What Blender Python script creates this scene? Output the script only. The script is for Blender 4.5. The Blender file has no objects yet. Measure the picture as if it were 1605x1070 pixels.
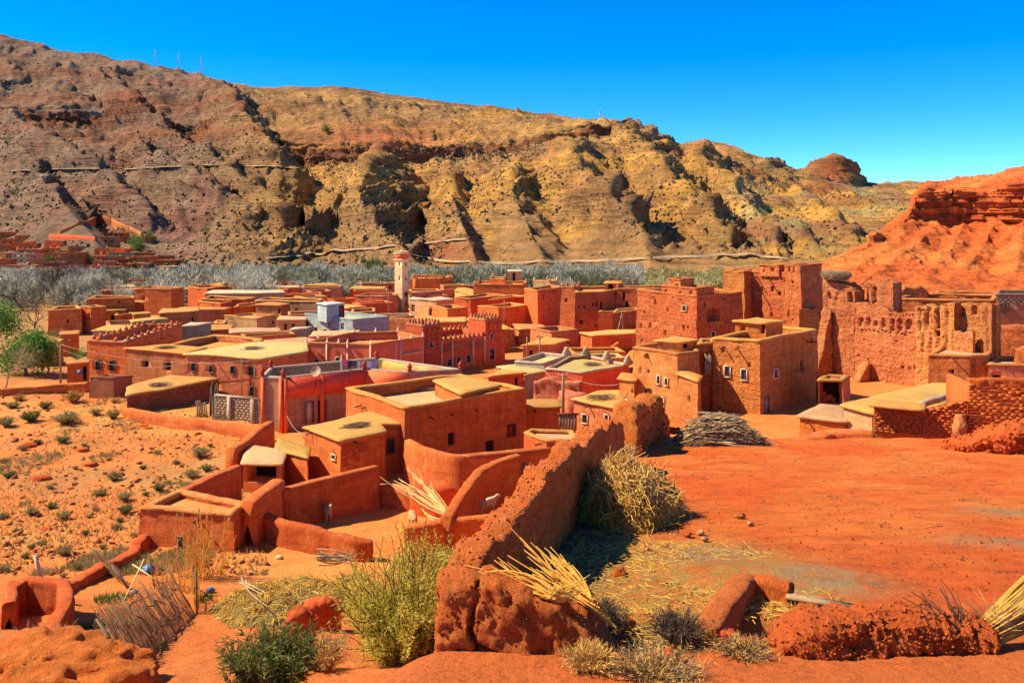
import bpy, math, random
import numpy as np
from mathutils import Vector

# ------------------------------------------------------------------ camera, sky, sun, exposure
F, CX, HY = 1400.0, 802.5, 345.0          # focal length and horizon of the photograph, in its own pixels
scene = bpy.context.scene
cam_d = bpy.data.cameras.new('camera')
cam = bpy.data.objects.new('camera', cam_d)
scene.collection.objects.link(cam)
cam.location = (0, 0, 0)
cam.rotation_euler = (math.radians(90), 0, 0)
cam_d.sensor_width = 36.0
cam_d.lens = 36.0 * F / 1605.0
cam_d.shift_y = -(535.0 - HY) / 1605.0
cam_d.clip_start = 0.5
cam_d.clip_end = 6000
scene.camera = cam

SUN_EL, SUN_AZ = 46.0, -86.0              # elevation; azimuth from +Y, negative = to the left
world = bpy.data.worlds.new('World')
scene.world = world
world.use_nodes = True
wn = world.node_tree
wn.nodes.clear()
w_out = wn.nodes.new('ShaderNodeOutputWorld')
w_bg = wn.nodes.new('ShaderNodeBackground')
w_sky = wn.nodes.new('ShaderNodeTexSky')
w_hsv = wn.nodes.new('ShaderNodeHueSaturation')
w_sky.sky_type = 'NISHITA'
w_sky.sun_disc = False
w_sky.sun_elevation = math.radians(SUN_EL)
w_sky.sun_rotation = math.radians(SUN_AZ)
w_sky.altitude = 1600
w_sky.air_density = 0.42
w_sky.dust_density = 0.0
w_sky.ozone_density = 2.2
w_hsv.inputs['Saturation'].default_value = 1.40
w_bg.inputs['Strength'].default_value = 0.15
wn.links.new(w_sky.outputs[0], w_hsv.inputs['Color'])
wn.links.new(w_hsv.outputs[0], w_bg.inputs['Color'])
wn.links.new(w_bg.outputs[0], w_out.inputs['Surface'])

sun_d = bpy.data.lights.new('sun', 'SUN')
sun_d.energy = 4.0
sun_d.angle = math.radians(0.53)
sun_d.color = (1.0, 0.84, 0.58)
sun = bpy.data.objects.new('sun', sun_d)
scene.collection.objects.link(sun)
_el, _az = math.radians(SUN_EL), math.radians(SUN_AZ)
TO_SUN = Vector((math.cos(_el) * math.sin(_az), math.cos(_el) * math.cos(_az), math.sin(_el)))
sun.rotation_euler = TO_SUN.to_track_quat('Z', 'Y').to_euler()
sun.location = TO_SUN * 100

scene.view_settings.view_transform = 'Standard'
scene.view_settings.look = 'None'
scene.view_settings.exposure = 1.22
scene.view_settings.gamma = 1.0
scene.view_settings.use_curve_mapping = False
scene.render.engine = 'CYCLES'
scene.cycles.max_bounces = 8
scene.cycles.diffuse_bounces = 6

# ------------------------------------------------------------------ helpers
COL = scene.collection
R = np.random.RandomState(7)

def P(px, py, Y):                      # a point seen at photo pixel (px, py) standing Y metres away
    return np.array([(px - CX) / F * Y, Y, (HY - py) / F * Y])

def PZ(px, py, Z):                     # the point of height Z seen at photo pixel (px, py)
    return P(px, py, -Z * F / (py - HY))

def _h(ix, iy, iz, s):
    h = (ix.astype(np.int64) * 374761393 + iy.astype(np.int64) * 668265263 + iz.astype(np.int64) * 2147483647 + s * 974711) & 0xFFFFFFFF
    h = ((h ^ (h >> 13)) * 1274126177) & 0xFFFFFFFF
    h = ((h ^ (h >> 16)) * 2246822519) & 0xFFFFFFFF
    return ((h ^ (h >> 15)) & 0xFFFFFF).astype(np.float64) / 0x7FFFFF - 1.0

def noise(p, seed=0):
    p = np.asarray(p, dtype=np.float64)
    i = np.floor(p); f = p - i
    u = f * f * f * (f * (f * 6 - 15) + 10)
    x, y, z = i[..., 0], i[..., 1], i[..., 2]
    def c(a, b, d): return _h(x + a, y + b, z + d, seed)
    ux, uy, uz = u[..., 0], u[..., 1], u[..., 2]
    a = c(0, 0, 0) * (1 - ux) + c(1, 0, 0) * ux
    b = c(0, 1, 0) * (1 - ux) + c(1, 1, 0) * ux
    d = c(0, 0, 1) * (1 - ux) + c(1, 0, 1) * ux
    e = c(0, 1, 1) * (1 - ux) + c(1, 1, 1) * ux
    return (a * (1 - uy) + b * uy) * (1 - uz) + (d * (1 - uy) + e * uy) * uz

def fbm(p, octv=4, seed=0, gain=0.5, lac=2.03):
    p = np.asarray(p, dtype=np.float64)
    s, a, t = 0.0, 1.0, 0.0
    for k in range(octv):
        s = s + a * noise(p, seed + k * 17); t += a
        p = p * lac + 3.7; a *= gain
    return s / t

def ridged(p, octv=4, seed=0, gain=0.5, lac=2.03):
    p = np.asarray(p, dtype=np.float64)
    s, a, t = 0.0, 1.0, 0.0
    for k in range(octv):
        s = s + a * (1 - np.abs(noise(p, seed + k * 17))); t += a
        p = p * lac + 3.7; a *= gain
    return s / t

def sstep(a, b, x):
    t = np.clip((x - a) / (b - a), 0, 1)
    return t * t * (3 - 2 * t)

def mesh_np(name, V, faces, mat=None, parent=None, smooth=False, color=None, sharp=None):
    """faces: list of int arrays (n,3) or (n,4)"""
    me = bpy.data.meshes.new(name)
    V = np.asarray(V, dtype=np.float32).reshape(-1, 3)
    faces = [np.asarray(f, dtype=np.int32) for f in faces if len(f)]
    loops = np.concatenate([f.ravel() for f in faces])
    tot = np.concatenate([np.full(len(f), f.shape[1], dtype=np.int32) for f in faces])
    start = np.concatenate([[0], np.cumsum(tot)[:-1]]).astype(np.int32)
    me.vertices.add(len(V)); me.vertices.foreach_set('co', V.ravel())
    me.loops.add(len(loops)); me.loops.foreach_set('vertex_index', loops)
    me.polygons.add(len(tot)); me.polygons.foreach_set('loop_start', start); me.polygons.foreach_set('loop_total', tot)
    if smooth:
        me.polygons.foreach_set('use_smooth', np.ones(len(tot), dtype=bool))
    if color is not None:
        ca = me.color_attributes.new('tint', 'FLOAT_COLOR', 'POINT')
        c4 = np.ones((len(V), 4), dtype=np.float32); c4[:, :3] = color
        ca.data.foreach_set('color', c4.ravel())
    me.update(); me.validate()
    if mat is not None:
        me.materials.append(mat)
    o = bpy.data.objects.new(name, me)
    COL.objects.link(o)
    if parent is not None:
        o.parent = parent
        q = parent; w = Vector((0, 0, 0))
        while q is not None: w += q.location; q = q.parent
        o.location = -w
    return o

def tag(o, label=None, cat=None, group=None, kind=None):
    if label: o['label'] = label
    if cat:
        o['category'] = cat
        if not kind: o['kind'] = 'thing'
    if group: o['group'] = group
    if kind: o['kind'] = kind
    return o

ORD = ['first','second','third','fourth','fifth','sixth','seventh','eighth','ninth','tenth','eleventh','twelfth','thirteenth','fourteenth','fifteenth','sixteenth','seventeenth','eighteenth','nineteenth','twentieth']
def empty(name, loc=(0, 0, 0)):
    o = bpy.data.objects.new(name, None)
    o.empty_display_size = 0.3
    o.location = loc
    COL.objects.link(o)
    return o

def copy_tree(o, parent=None):
    c = o.copy(); COL.objects.link(c); c.parent = parent
    for ch in list(o.children):
        if ch is not c: copy_tree(ch, c)
    return c

class MB:
    """collects boxes, prisms and tubes of ONE part"""
    def __init__(s): s.v, s.q, s.t, s.n = [], [], [], 0
    def add(s, V, q=None, t=None):
        V = np.asarray(V, dtype=float).reshape(-1, 3)
        s.v.append(V)
        if q is not None and len(q): s.q.append(np.asarray(q) + s.n)
        if t is not None and len(t): s.t.append(np.asarray(t) + s.n)
        s.n += len(V); return s
    def frame_box(s, c, u, v, w, a, b, d):      # centre, unit axes, half sizes
        c, u, v, w = map(np.asarray, (c, u, v, w))
        V = [c + su * a * u + sv * b * v + sw * d * w for sw in (-1, 1) for sv in (-1, 1) for su in (-1, 1)]
        return s.add(V, [(0, 2, 3, 1), (4, 5, 7, 6), (0, 1, 5, 4), (2, 6, 7, 3), (0, 4, 6, 2), (1, 3, 7, 5)])
    def tube(s, pts, rad, n=5, cap=True):
        pts = np.asarray(pts, dtype=float); m = len(pts)
        rad = np.broadcast_to(np.asarray(rad, dtype=float), (m,))
        d = np.gradient(pts, axis=0); d /= np.linalg.norm(d, axis=1)[:, None] + 1e-9
        ref = np.where(np.abs(d[:, 2:3]) > 0.9, np.array([[1.0, 0, 0]]), np.array([[0, 0, 1.0]]))
        a = np.cross(d, ref); a /= np.linalg.norm(a, axis=1)[:, None] + 1e-9
        b = np.cross(d, a)
        ang = np.arange(n) / n * 2 * math.pi
        V = pts[:, None, :] + rad[:, None, None] * (np.cos(ang)[None, :, None] * a[:, None, :] + np.sin(ang)[None, :, None] * b[:, None, :])
        i = np.arange(m - 1)[:, None] * n; j = np.arange(n)[None, :]; j2 = (j + 1) % n
        q = np.stack([i + j, i + j2, i + n + j2, i + n + j], -1).reshape(-1, 4)
        V = V.reshape(-1, 3)
        t = []
        if cap:
            V = np.vstack([V, pts[0], pts[-1]]); k = m * n
            t = [(k, (jj + 1) % n, jj) for jj in range(n)] + [(k + 1, (m - 1) * n + jj, (m - 1) * n + (jj + 1) % n) for jj in range(n)]
        return s.add(V, q, t)
    def prism(s, poly, z0, z1):                 # convex plan polygon
        poly = np.asarray(poly, dtype=float); n = len(poly)
        V = np.vstack([np.c_[poly, np.full(n, z0)], np.c_[poly, np.full(n, z1)]])
        q = [(i, (i + 1) % n, n + (i + 1) % n, n + i) for i in range(n)]
        t = [(n, n + i, n + i + 1) for i in range(1, n - 1)] + [(0, i + 1, i) for i in range(1, n - 1)]
        return s.add(V, q, t)
    def lathe(s, c, prof, n=12):                # prof: (r, z) list
        c = np.asarray(c, dtype=float); m = len(prof)
        ang = np.arange(n) / n * 2 * math.pi
        V = np.array([[c[0] + r * math.cos(a), c[1] + r * math.sin(a), c[2] + z] for r, z in prof for a in ang])
        q = [(i * n + j, i * n + (j + 1) % n, (i + 1) * n + (j + 1) % n, (i + 1) * n + j) for i in range(m - 1) for j in range(n)]
        return s.add(V, q)
    def build(s, name, mat, parent=None, smooth=False):
        fs = []
        if s.q: fs.append(np.concatenate(s.q))
        if s.t: fs.append(np.concatenate(s.t))
        return mesh_np(name, np.concatenate(s.v), fs, mat, parent, smooth)

# ------------------------------------------------------------------ materials
def new_mat(name):
    m = bpy.data.materials.new(name); m.use_nodes = True
    nt = m.node_tree
    b = nt.nodes['Principled BSDF']
    b.inputs['Specular IOR Level'].default_value = 0.15
    b.inputs['Roughness'].default_value = 0.92
    return m, nt, b

def N(nt, t, **kw):
    n = nt.nodes.new(t)
    for k, v in kw.items():
        if k in n.inputs.keys(): n.inputs[k].default_value = v
        else: setattr(n, k, v)
    return n

def nz(nt, vec, scale, detail=4, rough=0.6, dist=0.0):
    n = N(nt, 'ShaderNodeTexNoise')
    n.inputs['Scale'].default_value = scale; n.inputs['Detail'].default_value = detail
    n.inputs['Roughness'].default_value = rough; n.inputs['Distortion'].default_value = dist
    nt.links.new(vec, n.inputs['Vector'])
    return n.outputs['Fac']

def ramp(nt, fac, stops):
    r = N(nt, 'ShaderNodeValToRGB')
    e = r.color_ramp.elements
    while len(e) < len(stops): e.new(0.5)
    for k, (p, c) in enumerate(stops):
        e[k].position = p
        e[k].color = (c, c, c, 1) if isinstance(c, (int, float)) else (*c, 1)
    nt.links.new(fac, r.inputs['Fac'])
    return r.outputs['Color']

def mixc(nt, fac, a, b, mode='MIX'):
    m = N(nt, 'ShaderNodeMix'); m.data_type = 'RGBA'; m.blend_type = mode
    def put(sock, v):
        if hasattr(v, 'links'): nt.links.new(v, sock)
        else: sock.default_value = (*v, 1) if isinstance(v, tuple) else v
    if hasattr(fac, 'links'): nt.links.new(fac, m.inputs[0])
    else: m.inputs[0].default_value = fac
    put(m.inputs[6], a); put(m.inputs[7], b)
    return m.outputs[2]

def coord(nt, sx=1, sy=1, sz=1):
    t = N(nt, 'ShaderNodeTexCoord')
    if (sx, sy, sz) == (1, 1, 1): return t.outputs['Object']
    mp = N(nt, 'ShaderNodeMapping'); mp.inputs['Scale'].default_value = (sx, sy, sz)
    nt.links.new(t.outputs['Object'], mp.inputs['Vector'])
    return mp.outputs['Vector']

def bump(nt, b, height, strength, dist):
    n = N(nt, 'ShaderNodeBump'); n.inputs['Strength'].default_value = strength; n.inputs['Distance'].default_value = dist
    nt.links.new(height, n.inputs['Height']); nt.links.new(n.outputs['Normal'], b.inputs['Normal'])

def earth(name, c1, c2, c3, big=0.35, mid=2.2, fine=14.0, bstr=0.6, bdist=0.03, streak=0.0, stain=None, tint=False, pit=0.0):
    """mud and soil: three colours mixed at three scales, with relief"""
    m, nt, b = new_mat(name)
    v = coord(nt)
    col = mixc(nt, ramp(nt, nz(nt, v, big, 5, 0.62), [(0.36, 0.0), (0.64, 1.0)]), c1, c2)
    col = mixc(nt, ramp(nt, nz(nt, v, mid, 6, 0.72, 0.4), [(0.47, 0.0), (0.68, 0.9)]), col, c3)
    col = mixc(nt, ramp(nt, nz(nt, v, mid * 0.4, 7, 0.75), [(0.55, 0.0), (0.68, 0.45)]), col, tuple(x * 0.72 for x in c2))
    sp = nz(nt, v, fine, 5, 0.75)
    col = mixc(nt, 0.7, col, ramp(nt, sp, [(0.28, 0.45), (0.5, 1.02), (0.72, 1.32)]), 'MULTIPLY')
    if streak:
        vs = coord(nt, 2.2, 2.2, 0.16)
        col = mixc(nt, streak, col, ramp(nt, nz(nt, vs, 1.6, 6, 0.75), [(0.36, 0.45), (0.54, 1.08)]), 'MULTIPLY')
    if streak:                                         # rammed-earth lifts and patched plaster
        col = mixc(nt, 0.55, col, ramp(nt, nz(nt, coord(nt, 0.22, 0.22, 2.6), 1.0, 6, 0.7, 0.3), [(0.36, 0.62), (0.50, 1.02), (0.66, 1.18)]), 'MULTIPLY')
        col = mixc(nt, ramp(nt, nz(nt, v, 0.55, 8, 0.8, 1.2), [(0.57, 0.0), (0.61, 0.5)]), col, tuple(min(.8, x * 1.25 + .03) for x in c3))
    if stain:
        col = mixc(nt, ramp(nt, nz(nt, v, 0.8, 5, 0.7, 0.6), [(0.56, 0.0), (0.70, 0.85)]), col, stain)
    oi = N(nt, 'ShaderNodeObjectInfo'); hs = N(nt, 'ShaderNodeHueSaturation')      # no two houses have quite the same mud
    mr = N(nt, 'ShaderNodeMapRange'); mr.inputs['To Min'].default_value = 0.80; mr.inputs['To Max'].default_value = 1.14
    nt.links.new(oi.outputs['Random'], mr.inputs['Value']); nt.links.new(mr.outputs[0], hs.inputs['Value'])
    mh = N(nt, 'ShaderNodeMath'); mh.operation = 'FRACT'; mm = N(nt, 'ShaderNodeMath'); mm.operation = 'MULTIPLY'; mm.inputs[1].default_value = 7.31
    nt.links.new(oi.outputs['Random'], mm.inputs[0]); nt.links.new(mm.outputs[0], mh.inputs[0])
    m2 = N(nt, 'ShaderNodeMapRange'); m2.inputs['To Min'].default_value = 0.492; m2.inputs['To Max'].default_value = 0.510
    nt.links.new(mh.outputs[0], m2.inputs['Value']); nt.links.new(m2.outputs[0], hs.inputs['Hue']); nt.links.new(col, hs.inputs['Color']); col = hs.outputs[0]
    if tint:
        at = N(nt, 'ShaderNodeAttribute'); at.attribute_name = 'tint'
        col = mixc(nt, 1.0, col, at.outputs['Color'], 'MULTIPLY')
    nt.links.new(col, b.inputs['Base Color'])
    hh = N(nt, 'ShaderNodeMath'); hh.operation = 'ADD'
    nt.links.new(nz(nt, v, fine * 0.45, 8, 0.7), hh.inputs[0]); nt.links.new(sp, hh.inputs[1])
    hout = hh.outputs[0]
    if pit:                                            # knocked-out stones and straw holes
        vo = N(nt, 'ShaderNodeTexVoronoi'); vo.inputs['Scale'].default_value = 3.4; nt.links.new(coord(nt, 1, 1, 1.5), vo.inputs['Vector'])
        pm = N(nt, 'ShaderNodeMath'); pm.operation = 'MULTIPLY'
        nt.links.new(ramp(nt, vo.outputs['Distance'], [(0.14, 1.0), (0.30, 0.0)]), pm.inputs[0]); nt.links.new(ramp(nt, nz(nt, v, 1.1, 4, 0.7), [(0.42, 0.0), (0.60, 1.0)]), pm.inputs[1])
        sb = N(nt, 'ShaderNodeMath'); sb.operation = 'MULTIPLY_ADD'; nt.links.new(pm.outputs[0], sb.inputs[0]); sb.inputs[1].default_value = -pit; nt.links.new(hout, sb.inputs[2]); hout = sb.outputs[0]
        ly = nz(nt, coord(nt, 0.5, 0.5, 5.0), 1.0, 4, 0.6)
        ad = N(nt, 'ShaderNodeMath'); ad.operation = 'MULTIPLY_ADD'; nt.links.new(ly, ad.inputs[0]); ad.inputs[1].default_value = 0.8; nt.links.new(hout, ad.inputs[2]); hout = ad.outputs[0]
    bump(nt, b, hout, min(1.0, bstr * 1.3), bdist * 2.4)
    return m

def plain(name, c, rough=0.7, var=0.25, scale=6.0, spec=0.2, metal=0.0):
    m, nt, b = new_mat(name)
    v = coord(nt)
    col = mixc(nt, 1.0, c, ramp(nt, nz(nt, v, scale, 4, 0.65), [(0.3, 1 - var), (0.7, 1 + var * 0.4)]), 'MULTIPLY')
    nt.links.new(col, b.inputs['Base Color'])
    b.inputs['Roughness'].default_value = rough
    b.inputs['Specular IOR Level'].default_value = spec
    b.inputs['Metallic'].default_value = metal
    return m

def leafmat(name, c1, c2, scale=3.0):
    m, nt, b = new_mat(name)
    v = coord(nt)
    col = mixc(nt, ramp(nt, nz(nt, v, scale, 3, 0.6), [(0.35, 0.0), (0.65, 1.0)]), c1, c2)
    nt.links.new(col, b.inputs['Base Color'])
    b.inputs['Roughness'].default_value = 0.8
    tr = N(nt, 'ShaderNodeBsdfTranslucent'); nt.links.new(col, tr.inputs['Color'])
    mx = N(nt, 'ShaderNodeMixShader'); mx.inputs[0].default_value = 0.3
    out = nt.nodes['Material Output']
    nt.links.new(b.outputs[0], mx.inputs[1]); nt.links.new(tr.outputs[0], mx.inputs[2]); nt.links.new(mx.outputs[0], out.inputs['Surface'])
    return m

M = {}
# walls, from the deep red of the middle village to the golden ones below the towers
M['red']    = earth('red_mud',     (0.680, 0.150, 0.037), (0.600, 0.120, 0.031), (0.700, 0.210, 0.062), streak=0.35)
M['orange'] = earth('orange_mud',  (0.700, 0.170, 0.036), (0.620, 0.132, 0.029), (0.720, 0.240, 0.066), streak=0.35)
M['gold']   = earth('golden_mud',  (0.700, 0.260, 0.068), (0.640, 0.200, 0.050), (0.720, 0.330, 0.105), streak=0.45)
M['kasbah'] = earth('kasbah_mud',  (0.680, 0.195, 0.050), (0.600, 0.150, 0.038), (0.720, 0.275, 0.090), mid=3.0, fine=9, bstr=1.0, bdist=0.07, streak=0.35, pit=1.6)
M['ruin']   = earth('ruin_mud',    (0.680, 0.235, 0.072), (0.600, 0.175, 0.050), (0.720, 0.315, 0.120), mid=3.0, fine=9, bstr=1.0, bdist=0.07, streak=0.3, pit=1.6)
M['pink']   = earth('pink_mud',    (0.660, 0.215, 0.095), (0.600, 0.180, 0.074), (0.680, 0.285, 0.132), streak=0.4)
M['brown']  = earth('brown_mud',   (0.580, 0.190, 0.064), (0.500, 0.148, 0.048), (0.620, 0.255, 0.098), streak=0.45)
M['beige']  = earth('beige_render',(0.600, 0.320, 0.130), (0.540, 0.265, 0.105), (0.640, 0.390, 0.180), streak=0.45)
M['cream']  = earth('cream_render',(0.60, 0.420, 0.200), (0.56, 0.360, 0.160), (0.64, 0.480, 0.260), streak=0.3)
M['grey']   = earth('grey_render', (0.540, 0.290, 0.150), (0.460, 0.240, 0.120), (0.580, 0.350, 0.190), streak=0.45)
M['concrete'] = earth('concrete',  (0.500, 0.390, 0.265), (0.440, 0.340, 0.225), (0.550, 0.445, 0.310), streak=0.35)
M['blue']   = earth('blue_paint',  (0.360, 0.430, 0.370), (0.310, 0.380, 0.330), (0.420, 0.480, 0.410), streak=0.5)
M['bluedark'] = earth('pale_blue_paint', (0.420, 0.480, 0.450), (0.380, 0.440, 0.410), (0.460, 0.520, 0.480), streak=0.3)
M['salmon'] = earth('salmon_paint',(0.800, 0.150, 0.058), (0.760, 0.130, 0.050), (0.820, 0.185, 0.075), bstr=0.15, streak=0.15)
M['paint_o']= earth('orange_paint',(0.64, 0.170, 0.060), (0.60, 0.150, 0.052), (0.66, 0.205, 0.080), bstr=0.2, streak=0.2)
M['deepred']= earth('deep_red_plaster', (0.600, 0.120, 0.040), (0.540, 0.105, 0.034), (0.640, 0.160, 0.056), bstr=0.3, streak=0.25)
M['green']  = earth('greenish_render', (0.34, 0.330, 0.210), (0.30, 0.280, 0.180), (0.38, 0.380, 0.250), streak=0.3)
M['ochre']  = earth('ochre_plaster', (0.62, 0.330, 0.090), (0.60, 0.280, 0.070), (0.66, 0.390, 0.130), bstr=0.2, streak=0.15)
# roofs
M['roof_y'] = earth('straw_mud_roof', (0.600, 0.335, 0.085), (0.550, 0.250, 0.062), (0.520, 0.345, 0.105), mid=1.4, stain=(0.33, 0.24, 0.13))
M['roof_o'] = earth('orange_mud_roof', (0.640, 0.265, 0.065), (0.580, 0.205, 0.048), (0.660, 0.340, 0.100), mid=1.4)
M['roof_g'] = earth('pale_mud_roof', (0.580, 0.440, 0.160), (0.540, 0.380, 0.130), (0.600, 0.490, 0.210), mid=1.2, stain=(0.40, 0.33, 0.17))
M['roof_c'] = earth('cement_roof', (0.55, 0.430, 0.270), (0.50, 0.370, 0.220), (0.60, 0.480, 0.320), mid=1.2)
M['roof_p'] = earth('dusty_pink_roof', (0.620, 0.330, 0.165), (0.570, 0.275, 0.130), (0.650, 0.390, 0.205), mid=1.2)
M['cop_o']  = earth('orange_coping', (0.660, 0.275, 0.070), (0.600, 0.215, 0.052), (0.680, 0.360, 0.115), bstr=0.9, bdist=0.04)
M['cop_r']  = earth('red_coping', (0.58, 0.205, 0.085), (0.52, 0.160, 0.060), (0.62, 0.290, 0.150), bstr=0.9, bdist=0.04)
M['cop_c']  = earth('cement_coping', (0.52, 0.400, 0.290), (0.48, 0.350, 0.240), (0.56, 0.450, 0.330))
M['fgwall'] = earth('foreground_mud', (0.760, 0.165, 0.034), (0.680, 0.130, 0.027), (0.780, 0.240, 0.062), big=0.5, mid=3.5, fine=22, bstr=0.9, bdist=0.04, streak=0.2)
M['brick']  = earth('mud_brick', (0.680, 0.155, 0.040), (0.600, 0.120, 0.030), (0.700, 0.205, 0.062), mid=4, fine=18, bstr=0.8, bdist=0.03)
M['brickd'] = earth('dark_mud_brick', (0.40, 0.130, 0.065), (0.34, 0.105, 0.052), (0.45, 0.180, 0.095), mid=4, fine=18, bstr=0.8, bdist=0.03)
M['block']  = earth('cement_block', (0.340, 0.235, 0.150), (0.280, 0.190, 0.120), (0.400, 0.285, 0.190), mid=4, fine=18)
M['clod']   = earth('crumbled_mud', (0.700, 0.140, 0.028), (0.620, 0.110, 0.023), (0.740, 0.195, 0.046), mid=5, fine=25, bstr=0.8, bdist=0.03)
# trim
M['white']  = plain('white_paint', (0.70, 0.52, 0.33), 0.7, 0.2)
M['trim']   = plain('salmon_trim', (0.78, 0.50, 0.33), 0.8, 0.2)
M['dark']   = plain('dark_opening', (0.035, 0.022, 0.016), 0.95, 0.3)
M['glass']  = plain('dusty_glass', (0.10, 0.13, 0.15), 0.25, 0.3, 9, 0.5)
M['bglass'] = plain('blue_shutter', (0.36, 0.46, 0.55), 0.5, 0.3, 20, 0.4)
M['wood']   = plain('grey_wood', (0.20, 0.135, 0.085), 0.85, 0.4, 12)
M['pole']   = plain('pole_wood', (0.34, 0.22, 0.12), 0.85, 0.35, 10)
M['beam']   = plain('dark_beam', (0.13, 0.06, 0.03), 0.9, 0.4, 10)
M['redpot'] = plain('red_finial', (0.42, 0.06, 0.04), 0.75, 0.3)
M['iron']   = plain('iron', (0.06, 0.05, 0.05), 0.6, 0.3, 10, 0.4)
M['steel']  = plain('mast_steel', (0.30, 0.31, 0.33), 0.5, 0.2, 10, 0.5, 0.4)
M['wire']   = plain('wire', (0.45, 0.33, 0.25), 0.7, 0.1)
# ------------------------------------------------------------------ the lie of the land
def terr_z(x, y):                     # the orange terrace behind the foreground wall
    return -6.0 - (y - 12.0) * 0.138

def wall_x(y):                        # right foot of the foreground wall
    return 0.34 + 0.248 * (y - 16.5)

_py = np.array([-30, 0, 8, 13, 18, 24, 31, 38, 46, 55, 75, 190, 215, 330, 500])
_pz = np.array([-4.6, -5.2, -6.0, -7.3, -9.5, -12.0, -13.9, -15.1, -15.65, -16, -16, -16, -18.5, -18.5, -18.5])

def ground_z(x, y, detail=True):
    x = np.asarray(x, dtype=float); y = np.asarray(y, dtype=float)
    z = np.interp(y, _py, _pz)
    d = x - wall_x(y)
    near = sstep(-2.6, -0.2, d) * (1 - sstep(14.5, 19.0, y))          # shoulder in front of the wall
    z = z + near * (terr_z(x, y) + 0.05 - 0.55 * sstep(12.5, 13.6, y) - z)
    right = sstep(2.0, 14.0, x - (y - 40) * 0.12) * sstep(38, 46, y) * (1 - sstep(120, 160, y))
    z = z + right * 3.3                                               # the kasbah stands higher
    under = sstep(0.0, 0.5, d) * (1 - sstep(41, 44, y)) * sstep(12.4, 13.4, y)
    z = z - under * 0.8
    if detail:
        p = np.stack([x, y, np.zeros_like(x)], -1)
        fld = sstep(-4, -9, x - 0.0) * sstep(36, 48, y) * (1 - sstep(84, 100, y)) * sstep(-6, -12, x + (y - 45) * 0.2)
        z = z + fld * (0.28 * fbm(p * 0.22, 4, 3) + 0.16 * ridged(p * np.array([0.45, 0.9, 1]), 3, 9))
        z = z + 0.05 * fbm(p * 1.3, 4, 5)
        slope = sstep(12, 16, y) * (1 - sstep(32, 40, y)) * sstep(0.5, -1.5, d)
        z = z + slope * 0.22 * fbm(p * 0.6, 4, 13)
    return z

def on_ground(px, py, y0=8.0, y1=330.0, f=ground_z):   # first point of the ground behind a photo pixel
    ys = np.geomspace(y0, y1, 3000)
    xs = (px - CX) / F * ys; zr = (HY - py) / F * ys
    g = f(xs, ys)
    k = np.argmax(zr < g)
    return np.array([xs[k], ys[k], float(f(xs[k:k + 1], ys[k:k + 1])[0])])

def on_terrace(px, py):
    a = (py - HY) / F
    Y = 4.344 / (a - 0.138)
    return np.array([(px - CX) / F * Y, Y, terr_z(0, Y)])

def grid_faces(n, m):                 # n rows x m columns
    i = np.arange(n - 1)[:, None] * m; j = np.arange(m - 1)[None, :]
    return np.stack([i + j, i + j + 1, i + m + j + 1, i + m + j], -1).reshape(-1, 4)

# ground material: orange soil, drier yellow and stony patches
def ground_material():
    m, nt, b = new_mat('orange_soil')
    v = coord(nt)
    col = mixc(nt, ramp(nt, nz(nt, v, 0.16, 6, 0.65), [(0.38, 0.0), (0.62, 1.0)]), (0.72, 0.225, 0.048), (0.76, 0.320, 0.078))
    col = mixc(nt, ramp(nt, nz(nt, v, 0.9, 7, 0.7), [(0.48, 0.0), (0.70, 0.7)]), col, (0.52, 0.145, 0.040))
    at = N(nt, 'ShaderNodeAttribute'); at.attribute_name = 'tint'
    sp = N(nt, 'ShaderNodeSeparateColor'); nt.links.new(at.outputs['Color'], sp.inputs[0])
    # channel 0 = weedy, 1 = red, 2 = field dry grass
    wd = N(nt, 'ShaderNodeMath'); wd.operation = 'MULTIPLY'
    nt.links.new(sp.outputs[2], wd.inputs[0]); nt.links.new(ramp(nt, nz(nt, v, 0.55, 7, 0.75), [(0.46, 0.0), (0.62, 0.8)]), wd.inputs[1])
    col = mixc(nt, wd.outputs[0], col, (0.44, 0.29, 0.09))
    col = mixc(nt, sp.outputs[1], col, (0.60, 0.135, 0.032))
    wd2 = N(nt, 'ShaderNodeMath'); wd2.operation = 'MULTIPLY'
    nt.links.new(sp.outputs[0], wd2.inputs[0]); nt.links.new(ramp(nt, nz(nt, v, 1.6, 6, 0.75), [(0.36, 0.1), (0.6, 1.0)]), wd2.inputs[1])
    col = mixc(nt, wd2.outputs[0], col, (0.22, 0.19, 0.085))
    fine = nz(nt, v, 9.0, 8, 0.75)
    col = mixc(nt, 0.75, col, ramp(nt, fine, [(0.30, 0.45), (0.5, 1.0), (0.72, 1.2)]), 'MULTIPLY')
    vo = N(nt, 'ShaderNodeTexVoronoi'); vo.inputs['Scale'].default_value = 3.2; nt.links.new(v, vo.inputs['Vector'])
    col = mixc(nt, ramp(nt, vo.outputs['Distance'], [(0.06, 0.75), (0.15, 0.0)]), col, (0.30, 0.075, 0.028))
    nt.links.new(col, b.inputs['Base Color'])
    hh = N(nt, 'ShaderNodeMath'); hh.operation = 'ADD'
    nt.links.new(nz(nt, v, 2.5, 9, 0.72), hh.inputs[0]); nt.links.new(fine, hh.inputs[1])
    bump(nt, b, hh.outputs[0], 0.9, 0.12)
    return m

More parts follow.
